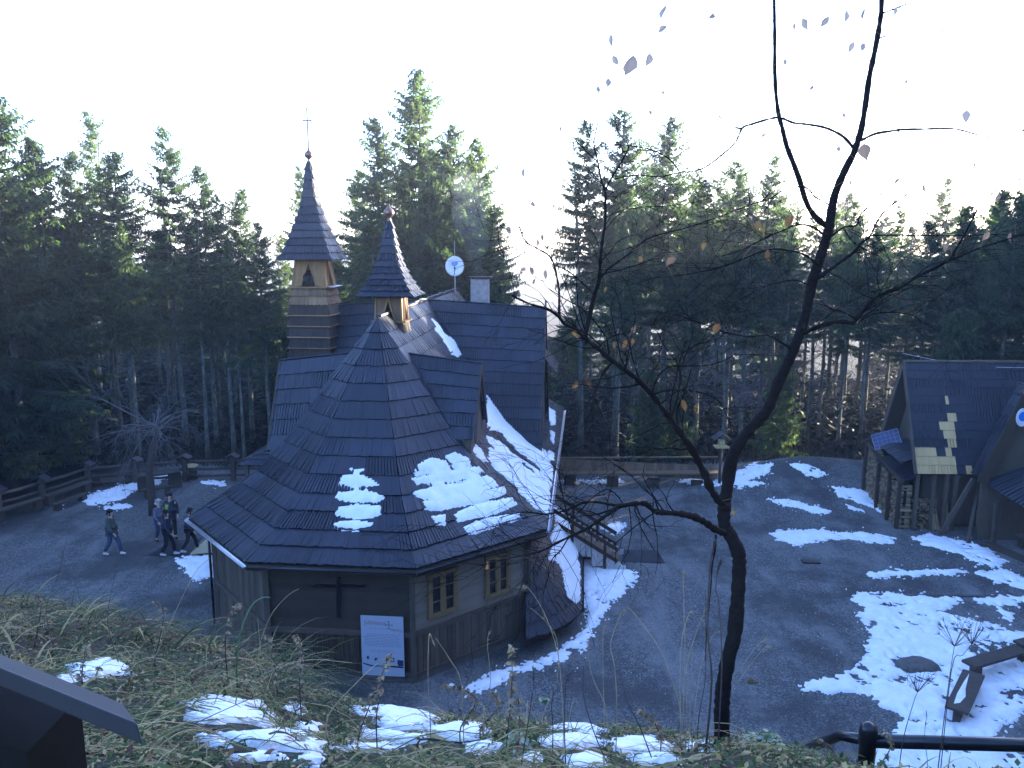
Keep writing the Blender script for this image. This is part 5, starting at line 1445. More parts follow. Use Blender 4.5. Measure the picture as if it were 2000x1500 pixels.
# the far wood: one mass
fa2 = Fast(); cr0, _tb = spruce(31, 20, .05, 3.6, dz=.6, ribw=.30, low_twigs=False, ragged=.5)
nv_ = len(cr0.vertices); va = np.empty(nv_*3, np.float32); cr0.vertices.foreach_get('co', va); va = va.reshape(-1, 3); nf_ = len(cr0.polygons); fq = np.empty(nf_*4, np.int32); cr0.loops.foreach_get('vertex_index', fq); fq = fq.reshape(-1, 4)
ta = np.empty(nf_, np.float32); cr0.attributes['tint'].data.foreach_get('value', ta)
for yy, sp in ((73, 5.5), (80, 6), (89, 7), (100, 8)):
    x_ = -.72*yy
    while x_ < .72*yy:
        x = x_+rs.uniform(-1, 1); y = yy+rs.uniform(-2, 2); x_ += sp*rs.uniform(.8, 1.2)
        px = 1000+F*x/(y*CP+3*SP); p = at_y(px, np.interp(px, sky_px, sky_py)+rs.uniform(0, 90)+30, y); h = p.z-gzf(x, y)
        if h < 4 or (px > 1480 and rs.random() < .4): continue
        a_ = rs.uniform(0, 6.28); s_ = h/20; w_ = max(s_, .7)*1.35; ca, sa_ = math.cos(a_)*w_, math.sin(a_)*w_
        V = np.stack([va[:, 0]*ca-va[:, 1]*sa_+x, va[:, 0]*sa_+va[:, 1]*ca+y, va[:, 2]*s_+gzf(x, y)], -1)
        fa2.add(V, fq, ta)
V, Q, T = fa2.get(); tag(link('far_wood', mesh_np('far_wood', V, Q, T), M['needles']), kind='stuff')

# ---------------------------------------------------------------- bare trees
def grow(mb, p, d, L, r, depth, rnd, gravity=.0, spread=.7, nseg=4, kids=(2, 4), minr=.004, wander=.16, sides=5):
    pts = [p.copy()]; rads = [r]; dd = d.copy()
    for i in range(nseg):
        dd = (dd+Vector((rnd.gauss(0, wander), rnd.gauss(0, wander), rnd.gauss(0, wander)-gravity))).normalized()
        pts.append(pts[-1]+dd*L/nseg); rads.append(max(minr*.6, r*(1-.6*(i+1)/nseg)))
    mb.tube(pts, rads, sides if r > .02 else 3, cap=False)
    if depth <= 0: return
    k = rnd.randint(*kids)
    for i in range(k):
        u = rnd.uniform(.25, 1.0); j = min(nseg-1, int(u*nseg)); q = pts[j].lerp(pts[j+1], u*nseg-j)
        base = (pts[j+1]-pts[j]).normalized(); ax = Vector((rnd.gauss(0, 1), rnd.gauss(0, 1), rnd.gauss(0, 1))).cross(base).normalized()
        nd = (base*math.cos(spread)+ax*math.sin(spread)*rnd.uniform(.7, 1.2)).normalized()
        grow(mb, q, nd, L*rnd.uniform(.5, .75), max(minr, rads[j]*.55), depth-1, rnd, gravity, spread, nseg, kids, minr, wander, sides)
# umbrella-crowned small tree on the left
b = G(299, 1006); tp_ = at_y(306, 850, b.y)
ut = thing('bare_tree', b, 'small leafless tree with a round drooping crown in front of the log fence', 'tree')
q = MB(); q.tube([b-Vector((0, 0, .1)), b+Vector((.02, 0, 1.0)), b+Vector((-.02, 0, 2.0)), Vector((tp_.x, b.y, tp_.z)), Vector((tp_.x, b.y, tp_.z+.4))], [.19, .165, .15, .14, .10], 10)
obj('trunk', q, M['twig'], ut, True)
q = MB(); rnd = random.Random(21)
for k in range(24):
    az = rnd.uniform(0, 6.28); el = rnd.uniform(.05, .75); d = Vector((math.cos(az)*math.cos(el), math.sin(az)*math.cos(el), math.sin(el)))
    L = rnd.uniform(1.5, 3.0)*(1.15 if abs(d.x) > .6 else .9)
    grow(q, Vector((tp_.x, b.y, tp_.z+rnd.uniform(-.1, .45))), d, L*.92, .038, 3, rnd, gravity=.075, spread=.55, nseg=6, kids=(2, 4), minr=.005, wander=.14, sides=4)
obj('crown', q, M['twig_pale'], ut)
# leafless larches and bushes in the sunlit gap on the right and between spruces
for i, (px, top, y, lab) in enumerate([(1640, 385, 50, 'brown leafless larch glowing in the sun right of the birch'), (1700, 400, 52, 'brown leafless larch in the middle of the sunlit gap'),
                         (1790, 400, 51, 'brown leafless larch above the hut gable'), (1600, 480, 46, 'low brown larch close behind the birch trunk'), (1420, 640, 41.5, 'grey bare shrub tree behind the bird feeder'), (1850, 420, 53, 'brown leafless larch right of the hut gable')]):
    tp2 = at_y(px, top, y); z0 = gzf(tp2.x, y); hh = tp2.z-z0
    t = thing('larch_tree' if i != 4 else 'bare_tree', (tp2.x, y, z0), lab, 'tree', 'leafless trees in the wood'); rnd = random.Random(40+i)
    q = MB(); q.tube([Vector((tp2.x+.1*math.sin(k), y, z0+hh*k/6)) for k in range(7)], [.16*(1-k/6.5) for k in range(7)], 7); obj('trunk', q, M['bark'], t, True)
    q = MB()
    for k in range(int(hh*4.5)):
        h_ = rnd.uniform(.3, .98); L = (1-h_)*3.0+.5; az = rnd.uniform(0, 6.28)
        grow(q, Vector((tp2.x, y, z0+hh*h_)), Vector((math.cos(az), math.sin(az), rnd.uniform(-.1, .35))).normalized(), L, .022, 2, rnd, gravity=.02, spread=.8, nseg=4, kids=(4, 6), minr=.007, sides=3)
    obj('crown', q, M['larch'] if i != 4 else M['twig_pale'], t)
# brush along the wood edge
fa = Fast(); r = RNG
N = 9000; bx = r.uniform(-22, 22, N); by = 40.2+r.uniform(0, 3.5, N)+(fbm(bx*.3, bx*0, 4)-.5)*2
bz = gz(bx, by); L = r.uniform(.12, .45, N); D = r.normal(0, .5, (N, 3)); D[:, 2] = 1; D /= np.linalg.norm(D, axis=1)[:, None]
Wn = np.cross(D, r.normal(0, 1, (N, 3))); Wn /= np.linalg.norm(Wn, axis=1)[:, None]
V, Q = ribbons(np.stack([bx, by, bz], -1), D, L, r.uniform(.02, .07, N), Wn)
N2 = 60000; bx2 = r.uniform(-52, 52, N2); by2 = 42.5+r.random(N2)*32; cl = fbm(bx2*.45, by2*.45, 61, 3); k2 = (cl > .47) & (np.abs(bx2) < by2*.72); bx2, by2, cl = bx2[k2], by2[k2], cl[k2]; N2 = len(bx2)
hh2 = (cl-.47)*9*r.random(N2); L2 = r.uniform(.3, .9, N2); D2 = r.normal(0, .8, (N2, 3)); D2[:, 2] = np.abs(D2[:, 2])*.5-.1; D2 /= np.linalg.norm(D2, axis=1)[:, None]
Wn2 = np.cross(D2, r.normal(0, 1, (N2, 3))); Wn2 /= np.linalg.norm(Wn2, axis=1)[:, None]
V2, Q2 = ribbons(np.stack([bx2, by2, gz(bx2, by2)+hh2], -1), D2, L2, r.uniform(.08, .2, N2), Wn2)
tag(link('understory', mesh_np('understory', V2, Q2, r.random(N2)*.35), m_plain('understory', (.012, .020, .012), .8)), kind='stuff')
tag(link('undergrowth', mesh_np('undergrowth', V, Q, r.random(N)*.25), m_plain('bracken', (.02, .022, .012), .8)), kind='stuff')
# ================================================================ foreground birch
n = NT('birch_bark', .8, .12)
k1 = n.noise(30, 6, .7, stretch=(1, 1, 2.2)); k2 = n.noise(5, 4)
n.col(n.ramp(n.math('MULTIPLY_ADD', k1, .6, n.math('MULTIPLY', k2, .4)), [(.35, (.005, .004, .004)), (.6, (.014, .011, .011)), (.85, (.07, .065, .07))])); n.bump(n.math('MULTIPLY_ADD', n.noise(80, 5, .8), .5, k1), 1.0, .012)
M['birch'] = n.m
def path(mb, pts, r0, r1, d0, d1, rnd, knob=.18, sides=8, sub=3, twigs=0, store=None):
    k = len(pts); W3 = []
    for i, (x, y) in enumerate(pts): W3.append(at_d(x, y, d0+(d1-d0)*i/(k-1)))
    # catmull subdivision
    P = []; Rr = []
    for i in range(k-1):
        a, b, c, e = W3[max(i-1, 0)], W3[i], W3[i+1], W3[min(i+2, k-1)]
        for j in range(sub):
            t = j/sub
            P.append(.5*((2*b)+(c-a)*t+(2*a-5*b+4*c-e)*t*t+(3*b-a-3*c+e)*t**3)); u = (i+t)/(k-1)
            Rr.append((r0+(r1-r0)*u)/F*(d0+(d1-d0)*u)*(1+rnd.uniform(-knob, knob)*.6))
    P.append(W3[-1]); Rr.append(r1/F*d1)
    if store is not None: store += P
    mb.tube(P, Rr, sides if r0 > 2.5 else 5)
    if twigs:
        for _ in range(twigs):
            i = rnd.randint(len(P)//4, len(P)-2); base = (P[i+1]-P[i]).normalized()
            ax = Vector((rnd.gauss(0, 1), rnd.gauss(0, .5), rnd.gauss(0, 1)+.2)).normalized(); d = (base*.7+ax*.75).normalized()
            grow(mb, P[i], d, rnd.uniform(.10, .42), max(.0014, Rr[i]*.35), 1 if rnd.random() < .35 else 2, rnd, gravity=.03, spread=.6, nseg=5, kids=(1, 3), minr=.0008, wander=.2, sides=4)
    # bud spurs
    for i in range(1, len(P)-1, 2):
        if Rr[i] < .014:
            ax = Vector((rnd.gauss(0, 1), rnd.gauss(0, 1), rnd.gauss(0, 1))).normalized(); mb.tube([P[i], P[i]+ax*(Rr[i]+.006)], [Rr[i]*.6+.001, .0008], 4)
    return P
bt_base = at_d(1408, 1500, 3.35); gzb = gzf(bt_base.x, bt_base.y)
birch = thing('birch_tree', (bt_base.x, bt_base.y, gzb), 'thin crooked birch with a few dead leaves standing close in the foreground', 'tree')
rnd = random.Random(77); trunk = MB(); br = MB(); S = []
dr = 1407
trunk_pts = [(1408, 1500), (1410, 1440), (1410, 1380), (1414, 1332), (1424, 1280), (1434, 1240), (1440, 1180), (1443, 1124), (1443, 1085), (1430, 1052), (1415, 1025), (1415, 990), (1420, 955), (1430, 895), (1455, 850), (1480, 822), (1500, 797), (1522, 743), (1550, 683), (1572, 620), (1587, 547), (1600, 510), (1613, 467), (1622, 437)]
base0 = at_d(*trunk_pts[0], 3.35)
trunk.tube([Vector((base0.x, base0.y, gzb-.15)), base0.lerp(Vector((base0.x, base0.y, gzb)), .5), base0], [19/F*3.35, 17/F*3.35, 15.5/F*3.35], 12)
path(trunk, trunk_pts, 15.5, 8.6, 3.35, 3.55, rnd, .17, 14, 6)
path(trunk, [(1620, 440), (1626, 400), (1633, 373), (1650, 333), (1667, 300), (1673, 283), (1682, 253), (1690, 207), (1698, 150), (1710, 93), (1720, 33), (1722, 0), (1724, -60), (1728, -160)], 7.8, 3.8, 3.55, 3.5, rnd, .25, 10, 4, store=S)
path(trunk, [(1620, 444), (1606, 436), (1587, 417), (1573, 390), (1562, 353), (1550, 320), (1537, 287), (1527, 247), (1520, 220), (1515, 177), (1513, 127), (1513, 67), (1512, 0), (1511, -60), (1508, -150)], 6.0, 2.6, 3.55, 3.65, rnd, .25, 9, 4, store=S)
obj('trunk', trunk, M['birch'], birch, True)
def B_(pts, r0, r1, d0, d1, tw=0): return path(br, pts, r0, r1, d0, d1, rnd, .5, 7, 4, int(tw*2.2), S)
B_([(1416, 990), (1402, 975), (1389, 957), (1377, 927), (1362, 898), (1350, 875), (1332, 850), (1310, 819), (1293, 797), (1273, 770), (1247, 743), (1220, 722), (1190, 700), (1167, 680), (1143, 662), (1127, 645), (1103, 633), (1090, 617), (1067, 603), (1033, 593), (1000, 577)], 8.5, 2.0, 3.4, 3.0, 16)
B_([(1092, 618), (1092, 600), (1092, 573), (1088, 543), (1082, 517), (1073, 500), (1053, 487), (1030, 475), (1020, 460), (1014, 440)], 2.6, 1.0, 3.1, 3.0, 5)
B_([(1082, 517), (1110, 530), (1140, 555), (1160, 575)], 1.3, 1.0, 3.05, 3.1, 3)
B_([(1143, 660), (1150, 623), (1160, 580), (1170, 547), (1173, 500), (1177, 467), (1182, 433), (1182, 400), (1182, 377), (1173, 347), (1167, 313), (1160, 280), (1167, 243), (1172, 217)], 4.2, .8, 3.1, 3.2, 9)
B_([(1182, 372), (1193, 350), (1213, 317), (1227, 290), (1223, 277)], 2, .8, 3.2, 3.2, 3)
B_([(1167, 315), (1150, 300), (1135, 285), (1125, 275)], 1.2, .6, 3.2, 3.15, 2)
B_([(1160, 280), (1150, 262), (1143, 240), (1140, 225)], 1.2, .6, 3.2, 3.15, 1)
B_([(1170, 547), (1187, 527), (1213, 507), (1240, 487), (1263, 467), (1300, 455), (1333, 447), (1400, 425), (1480, 395), (1497, 388)], 2.2, .8, 3.15, 3.35, 8)
B_([(1273, 770), (1280, 747), (1290, 730), (1310, 715), (1337, 715), (1383, 713), (1417, 703), (1437, 690)], 2.2, .8, 3.15, 3.0, 6)
B_([(1310, 819), (1320, 787), (1328, 750), (1328, 727), (1322, 707), (1320, 697), (1340, 685), (1365, 672), (1385, 668)], 2.2, .7, 3.2, 3.3, 6)
B_([(1276, 770), (1300, 763), (1333, 762), (1373, 768), (1403, 783), (1420, 813), (1433, 843)], 1.8, .8, 3.15, 3.25, 4)
B_([(1220, 722), (1225, 700), (1220, 690), (1232, 682)], 3.0, 1.2, 3.1, 3.0, 2)
B_([(1167, 680), (1180, 668), (1200, 655), (1220, 652)], 1.6, .8, 3.1, 3.0, 2)
B_([(1323, 707), (1300, 680), (1285, 650), (1275, 625)], 1.3, .6, 3.25, 3.3, 2)
B_([(1414, 1040), (1400, 1036), (1377, 1020), (1359, 1011), (1346, 1007), (1325, 1003), (1298, 1001), (1278, 998), (1264, 986), (1255, 983), (1228, 985), (1207, 988), (1196, 998), (1178, 1011), (1155, 1027), (1135, 1038), (1105, 1052), (1083, 1063), (1060, 1075), (1030, 1083), (985, 1092), (940, 1105)], 7.5, 1.1, 3.35, 2.7, 14)
B_([(1207, 988), (1190, 985), (1167, 981), (1139, 982), (1110, 995), (1083, 1002), (1060, 1004), (1020, 1000), (975, 1012)], 2.8, .9, 3.05, 2.8, 8)
B_([(1216, 982), (1205, 968), (1189, 956), (1173, 961), (1151, 977), (1137, 995), (1120, 1010)], 1.6, .7, 3.05, 2.95, 2)
B_([(1120, 1045), (1112, 1020), (1105, 995), (1098, 965), (1092, 950)], 1.5, .6, 2.95, 2.9, 4)
B_([(1110, 1050), (1095, 1075), (1080, 1090), (1070, 1110)], 1.8, .7, 2.95, 2.9, 4)
B_([(1398, 1044), (1396, 1075), (1390, 1110), (1388, 1150), (1380, 1230), (1378, 1290)], 2.2, 1.0, 3.4, 3.5, 0)
B_([(1560, 655), (1578, 647), (1600, 637), (1637, 628), (1667, 630), (1677, 617), (1700, 590), (1727, 572), (1760, 560), (1793, 540), (1827, 523), (1853, 510), (1883, 497), (1917, 483), (1960, 470), (2020, 450)], 5, 1.2, 3.5, 3.2, 12)
B_([(1853, 510), (1867, 487), (1883, 460), (1900, 427), (1910, 407), (1930, 383), (1967, 360), (2010, 345)], 2, .8, 3.3, 3.2, 5)
B_([(1590, 548), (1610, 535), (1640, 513), (1667, 493), (1680, 477), (1700, 460), (1713, 433), (1733, 407), (1767, 383), (1810, 350)], 4, .9, 3.5, 3.4, 7)
B_([(1700, 460), (1750, 459), (1800, 460), (1880, 460), (1940, 458), (2020, 462)], 1.1, .7, 3.45, 3.2, 5)
B_([(1613, 468), (1632, 455), (1650, 443), (1673, 440), (1680, 420), (1700, 400), (1720, 380), (1730, 363)], 2.4, 1.0, 3.5, 3.6, 5)
B_([(1650, 450), (1665, 472), (1685, 485), (1715, 500)], 1.4, .7, 3.5, 3.6, 3)
B_([(1598, 516), (1586, 508), (1570, 497), (1543, 490), (1500, 488), (1433, 513), (1383, 528), (1333, 537), (1313, 537)], 2.7, .8, 3.5, 3.2, 7)
B_([(1610, 460), (1587, 443), (1557, 439), (1530, 450), (1500, 462), (1450, 488), (1410, 500)], 2.2, .8, 3.5, 3.3, 6)
B_([(1547, 682), (1523, 667), (1500, 655), (1460, 657), (1413, 648), (1393, 640), (1367, 630), (1333, 618)], 2.4, .8, 3.5, 3.2, 6)
B_([(1582, 557), (1550, 547), (1517, 553), (1500, 557), (1470, 570)], 1.6, .7, 3.5, 3.4, 3)
B_([(1590, 641), (1610, 622), (1625, 610), (1650, 595), (1690, 575), (1740, 560)], 1.2, .6, 3.45, 3.6, 4)
B_([(1676, 630), (1700, 615), (1740, 610), (1780, 615), (1800, 630)], 1.5, .6, 3.4, 3.3, 4)
B_([(1681, 275), (1707, 262), (1733, 257), (1763, 253), (1807, 252), (1850, 251), (1877, 254), (1927, 268), (1960, 270), (2010, 262)], 2.8, .9, 3.53, 3.3, 3)
B_([(1670, 293), (1647, 267), (1613, 250), (1577, 243), (1550, 240), (1523, 230), (1500, 233), (1467, 243), (1450, 250), (1437, 277), (1413, 300), (1383, 323), (1360, 333), (1327, 337), (1287, 345), (1240, 342), (1200, 350)], 2.8, .9, 3.55, 3.3, 7)
B_([(1327, 335), (1310, 313), (1280, 295), (1250, 287), (1217, 283), (1180, 280), (1145, 273)], 1.4, .6, 3.35, 3.2, 5)
B_([(1450, 250), (1433, 247), (1397, 223), (1363, 207), (1327, 195), (1297, 185)], 1.3, .5, 3.4, 3.3, 3)
B_([(1467, 243), (1450, 234), (1428, 225)], 1.2, .6, 3.4, 3.3, 1)
B_([(1448, 252), (1425, 250), (1400, 249)], 1.0, .5, 3.4, 3.3, 1)
B_([(1716, 75), (1735, 69), (1770, 60), (1807, 62), (1850, 60), (1870, 65), (1900, 85), (1925, 103)], 1.2, .5, 3.5, 3.3, 0)
B_([(1716, 30), (1740, 20), (1753, 15), (1773, 7), (1790, 0)], 2, .8, 3.5, 3.4, 2)
B_([(1565, 362), (1580, 370), (1590, 383), (1605, 392), (1620, 400)], 2, 1.4, 3.55, 3.55, 0)
B_([(1565, 364), (1533, 370), (1500, 390), (1460, 400)], 1.6, .7, 3.55, 3.4, 3)
B_([(1672, 313), (1720, 317), (1753, 325)], .9, .5, 3.5, 3.4, 0)
B_([(1545, 292), (1530, 287), (1512, 280)], 1.1, .5, 3.6, 3.6, 0); B_([(1545, 293), (1560, 286), (1582, 284)], .9, .4, 3.6, 3.6, 0)
B_([(1512, 45), (1502, 33), (1475, 10)], 1.0, .5, 3.6, 3.5, 0)
obj('branches', br, M['birch'], birch, True)
# leaves
n = NT('dead_leaf', .6, .3)
cc = n.ramp(n.attr('tint'), [(0, (.50, .42, .36)), (.45, (.40, .28, .20)), (.7, (.26, .13, .05)), (1, (.34, .27, .09))]); n.col(cc)  # palest stop has the backlit glare of leaves against the sky mixed in
tl = n.n('ShaderNodeBsdfTranslucent'); n.l(cc, tl.inputs['Color']); mx = n.n('ShaderNodeMixShader'); mx.inputs[0].default_value = .75
n.l(n.b.outputs[0], mx.inputs[1]); n.l(tl.outputs[0], mx.inputs[2]); n.l(mx.outputs[0], n.nt.nodes['Material Output'].inputs['Surface']); M['leaf'] = n.m
LV = [(1228, 128, 24, .2), (1296, 25, 15, .1), (1388, 30, 12, .1), (1195, 80, 14, .1), (1203, 118, 12, .1), (1265, 117, 13, .15), (1188, 162, 9, .1), (1169, 175, 8, .1), (1096, 253, 8, .2), (1023, 338, 10, .1), (1042, 398, 8, .1), (1294, 57, 11, .15),
 (1573, 47, 14, .1), (1552, 52, 8, .1), (1610, 42, 13, .1), (1650, 33, 13, .05), (1688, 28, 13, .05), (1662, 93, 12, .05), (1686, 92, 10, .1), (1533, 121, 7, .1), (1585, 172, 6, .2), (1638, 292, 8, .1), (1690, 297, 15, .5), (1648, 226, 7, .1),
 (1887, 228, 13, .1), (1905, 322, 7, .1), (1663, 357, 8, .1), (1753, 355, 8, .5), (1807, 368, 11, .3), (1950, 388, 10, .45), (1542, 433, 13, .7), (1503, 500, 13, .7), (1850, 485, 9, .5), (1975, 465, 10, .5), (1048, 475, 8, .35), (1060, 465, 8, .35),
 (995, 450, 8, .35), (1021, 527, 8, .4), (1038, 530, 8, .4), (1065, 537, 9, .35), (1043, 550, 6, .4), (1400, 643, 11, .7), (1238, 645, 9, .6), (1125, 650, 11, .8), (1208, 647, 7, .5), (1335, 793, 12, .75), (1360, 798, 9, .75), (1362, 808, 7, .85),
 (1151, 750, 8, .7), (1123, 752, 8, .75), (1220, 672, 9, .7), (1233, 668, 8, .7), (1200, 675, 7, .8), (1250, 507, 8, .8), (1310, 512, 12, .6), (1375, 482, 8, .9), (1435, 1003, 9, .85), (1088, 1023, 7, .7), (1155, 980, 8, .6), (1127, 945, 8, .65),
 (950, 1105, 15, .65), (1480, 440, 9, .8), (1490, 452, 7, .8), (1478, 772, 6, .6), (1408, 448, 7, .9), (1183, 566, 6, .8), (1748, 22, 9, .1), (1270, 220, 6, .3), (1492, 265, 7, .2), (1770, 160, 5, .15), (1850, 480, 10, .55), (1925, 462, 9, .5)]
lf = MB(); st_ = MB(); Sv = S
for (x, y, sz, ti) in LV:
    near = min(Sv, key=lambda p: (proj([tuple(p)])[0][0]-x)**2+(proj([tuple(p)])[1][0]-y)**2) if False else None
    c = at_d(x, y, 3.2+rnd.uniform(-.15, .15)); s = sz/F*3.2*(.95 if ti < .35 else 1.1)
    a = Vector((rnd.gauss(0, .45), rnd.gauss(0, .5), -1)).normalized(); b2 = a.cross(Vector((rnd.gauss(0, .8), -1, rnd.gauss(0, .3)))).normalized(); nn_ = a.cross(b2)
    k_ = rnd.uniform(.6, 1.15); fold = rnd.uniform(.2, .9)
    out2 = [(-1, 0), (-.75, .35), (-.35, .62), (.05, .60), (.45, .36), (.8, .12), (1.1, 0)]
    sp_ = [c+a*u*s+nn_*(.15*s*math.sin(u*2.5)) for u, _ in out2]
    for sd in (-1, 1):
        ed = [c+a*u*s+b2*sd*w_*s*k_*rnd.uniform(.85, 1.15)+nn_*(w_*s*fold+.15*s*math.sin(u*2.5)) for u, w_ in out2]
        for i in range(6):
            lf.add([sp_[i], sp_[i+1], ed[i+1], ed[i]], [(0, 1, 2, 3)], ti)
    top = sp_[0]; lf.tube([top, top-a*s*.5+b2*s*.2], .0007, 3, tint=ti)
    q = min(Sv, key=lambda p: (p-top).length)
    e1_ = top-a*s*.5+b2*s*.2
    if (q-e1_).length < .9: lf.tube([e1_, e1_.lerp(q, .5)+Vector((rnd.gauss(0, .02), 0, .03)), q], [.0006, .0008, .0010], 3, tint=.45)
obj('leaves', lf, M['leaf'], birch)

# ================================================================ the grassy bank
n = NT('dry_grass', .65, .3)
t_ = n.attr('tint')
cc = n.ramp(t_, [(0, (.018, .045, .012)), (.3, (.055, .09, .018)), (.5, (.16, .155, .045)), (.72, (.44, .33, .15)), (.9, (.14, .075, .035)), (1, (.08, .045, .03))]); n.col(cc)
tl = n.n('ShaderNodeBsdfTranslucent'); n.l(cc, tl.inputs['Color']); mx = n.n('ShaderNodeMixShader'); mx.inputs[0].default_value = .25
n.l(n.b.outputs[0], mx.inputs[1]); n.l(tl.outputs[0], mx.inputs[2]); n.l(mx.outputs[0], n.nt.nodes['Material Output'].inputs['Surface']); M['grass'] = n.m
r = np.random.default_rng(5)
def blades(N, X, Y, Lm, Wm, lay, dirx, tint, seg=5, zoff=0, curl=1.0):
    """arching blades; lay 0 upright .. 1 flat"""
    X = np.asarray(X); Y = np.asarray(Y); Z = gz(X, Y)+zoff
    L = Lm*(.5+r.random(N)); w = Wm*(.6+.8*r.random(N))
    az = dirx+r.normal(0, .38, N)*np.where(X/np.maximum(Y, .5) < -.25, 2.4, 1.2); el0 = np.clip(1.45-lay*1.1+r.normal(0, .2, N), .1, 1.6); bend = curl*(.9+.9*lay+.5*r.random(N))
    P = np.stack([X, Y, Z], -1); rows_ = []
    sd = np.stack([-np.sin(az), np.cos(az), r.normal(0, .3, N)], -1); sd /= np.linalg.norm(sd, axis=1)[:, None]
    for k in range(seg+1):
        wk = w*(1-(k/seg)**1.6*.92)*.5
        rows_.append(np.stack([P-sd*wk[:, None], P+sd*wk[:, None]], 1))
        el = el0-bend*(k/seg)
        P = P+np.stack([np.cos(az)*np.cos(el), np.sin(az)*np.cos(el), np.sin(el)], -1)*(L/seg)[:, None]
        gzz = gz(P[:, 0], P[:, 1])+.01+.02*r.random(N)
        P[:, 2] = np.maximum(P[:, 2], gzz)
    V = np.stack(rows_, 1).reshape(N, -1, 3); nv = V.shape[1]
    base = (np.arange(N)*nv)[:, None, None]; q = np.array([[2*k, 2*k+1, 2*k+3, 2*k+2] for k in range(seg)])[None]
    return V.reshape(-1, 3), (base+q).reshape(-1, 4), np.repeat(tint, seg)
def near_pts(N, y0, y1, bias=1.0):
    y = y0+(y1-y0)*r.random(N)**bias; u = r.uniform(-.74, .74, N); return u*y, y
def crest(x, y):
    px = 1000+x/y*F*.93; return np.interp(px, _px, _yc)
bank_snow = [[(350,1400),(430,1392),(520,1398),(560,1408),(480,1410),(400,1408)],[(900,1462),(980,1455),(1000,1462),(930,1470)],[(640,1462),(720,1455),(800,1460),(760,1468),(680,1470)],[(1330,1458),(1390,1452),(1385,1464),(1340,1468)],[(1220,1485),(1300,1480),(1340,1490),(1260,1498)],[(430,1478),(520,1470),(560,1480),(480,1492)],[(100,1328),(140,1312),(190,1298),(225,1295),(248,1303),(245,1313),(200,1318),(160,1325),(120,1333)],
 [(350,1375),(420,1362),(500,1372),(520,1378),(480,1392),(530,1400),(520,1415),(440,1400),(370,1392)], [(420,1432),(500,1436),(560,1428),(620,1410),(640,1420),(600,1440),(560,1452),(600,1462),(520,1462),(460,1448)],
 [(540,1380),(590,1375),(600,1383),(560,1390)], [(680,1385),(760,1378),(800,1385),(850,1372),(855,1390),(820,1405),(740,1405),(700,1395)], [(715,1408),(780,1405),(850,1395),(850,1412),(800,1425),(730,1420)],
 [(830,1425),(880,1415),(940,1415),(955,1428),(920,1440),(860,1435)], [(590,1455),(640,1450),(635,1480),(600,1500),(590,1490)], [(880,1440),(920,1438),(918,1455),(885,1458)],
 [(1065,1410),(1130,1405),(1195,1412),(1180,1430),(1120,1438),(1070,1430)], [(1195,1450),(1260,1440),(1320,1450),(1310,1468),(1250,1475),(1200,1465)], [(1000,1480),(1050,1470),(1060,1500),(1000,1500)], [(1100,1485),(1170,1478),(1200,1500),(1100,1510)], [(1045,1445),(1150,1440),(1190,1452),(1120,1465),(1050,1460)],
 [(150,1400),(175,1402),(172,1410),(150,1408)], [(395,1440),(440,1445),(430,1455),(390,1450)], [(700,1430),(760,1428),(850,1445),(780,1450),(710,1445)]]
def off_snow(x, y):
    px, py, _ = proj(np.stack([x, y, gz(x, y)+.03], -1)); o_ = np.ones(len(x), bool)
    for p_ in bank_snow:
        for dy in (0, 12, 24): o_ &= ~in_poly(px, py-dy, p_)
    return o_
fa = Fast()
# tufts
def tufts(NT_, per, y0, y1, Lm, Wm, lay, tfun, spread=.10, mask=None, gap=.0, az0=-.4):
    x, y = near_pts(NT_, y0, y1)
    yc = crest(x, y); k = y < yc+.9
    if mask is not None: k &= mask(x, y)
    k &= off_snow(x, y)|(r.random(len(x)) < .06)
    k &= fbm(x*1.6, y*1.6, 77, 3) > gap
    x, y = x[k], y[k]; n_ = len(x)
    X = np.repeat(x, per)+r.normal(0, spread, n_*per); Yq = np.repeat(y, per)+r.normal(0, spread, n_*per)
    dr_ = np.repeat(r.normal(az0, .5, n_), per); ly = np.clip(np.repeat(r.normal(lay, .2, n_), per), 0, 1)
    tt_ = np.clip(np.repeat(tfun(n_), per)+r.normal(0, .1, n_*per), 0, 1)
    sc = np.repeat(.6+.7*r.random(n_), per)
    V, Q, T = blades(n_*per, X, Yq, Lm*sc, Wm, ly, dr_, tt_); fa.add(V, Q, T)
tufts(480, 24, 2.2, 9.5, .20, .006, .95, lambda n_: r.choice([.28, .5, .65, .72, .74, .97], n_), gap=.47)
tufts(240, 34, 2.2, 7.5, .30, .005, 1.1, lambda n_: r.choice([.5, .68, .76], n_), spread=.07, gap=.46, az0=3.0)
tufts(420, 8, 2.2, 8.0, .16, .017, 1.0, lambda n_: r.choice([.35, .6, .75, .9, 1.0], n_), spread=.16)
tufts(420, 18, 2.2, 9.5, .10, .006, .5, lambda n_: r.choice([.05, .2, .3, .5], n_))
lm = lambda x, y: x/y < -.30
tufts(620, 26, 4.2, 9.0, .46, .007, .75, lambda n_: r.choice([.02, .1, .3, .55, .85, 1.0], n_), mask=lm, gap=.44)
tufts(340, 9, 4.0, 8.8, .30, .018, .7, lambda n_: r.choice([.05, .7, .9, 1.0], n_), mask=lm, spread=.2)
tufts(120, 18, 2.3, 4.5, .42, .006, 1.0, lambda n_: r.choice([.35, .5, .65], n_), mask=lambda x, y: x/y < .1)
V, Q, T = fa.get(); tag(link('grass', mesh_np('grass', V, Q, T), M['grass']), kind='stuff')
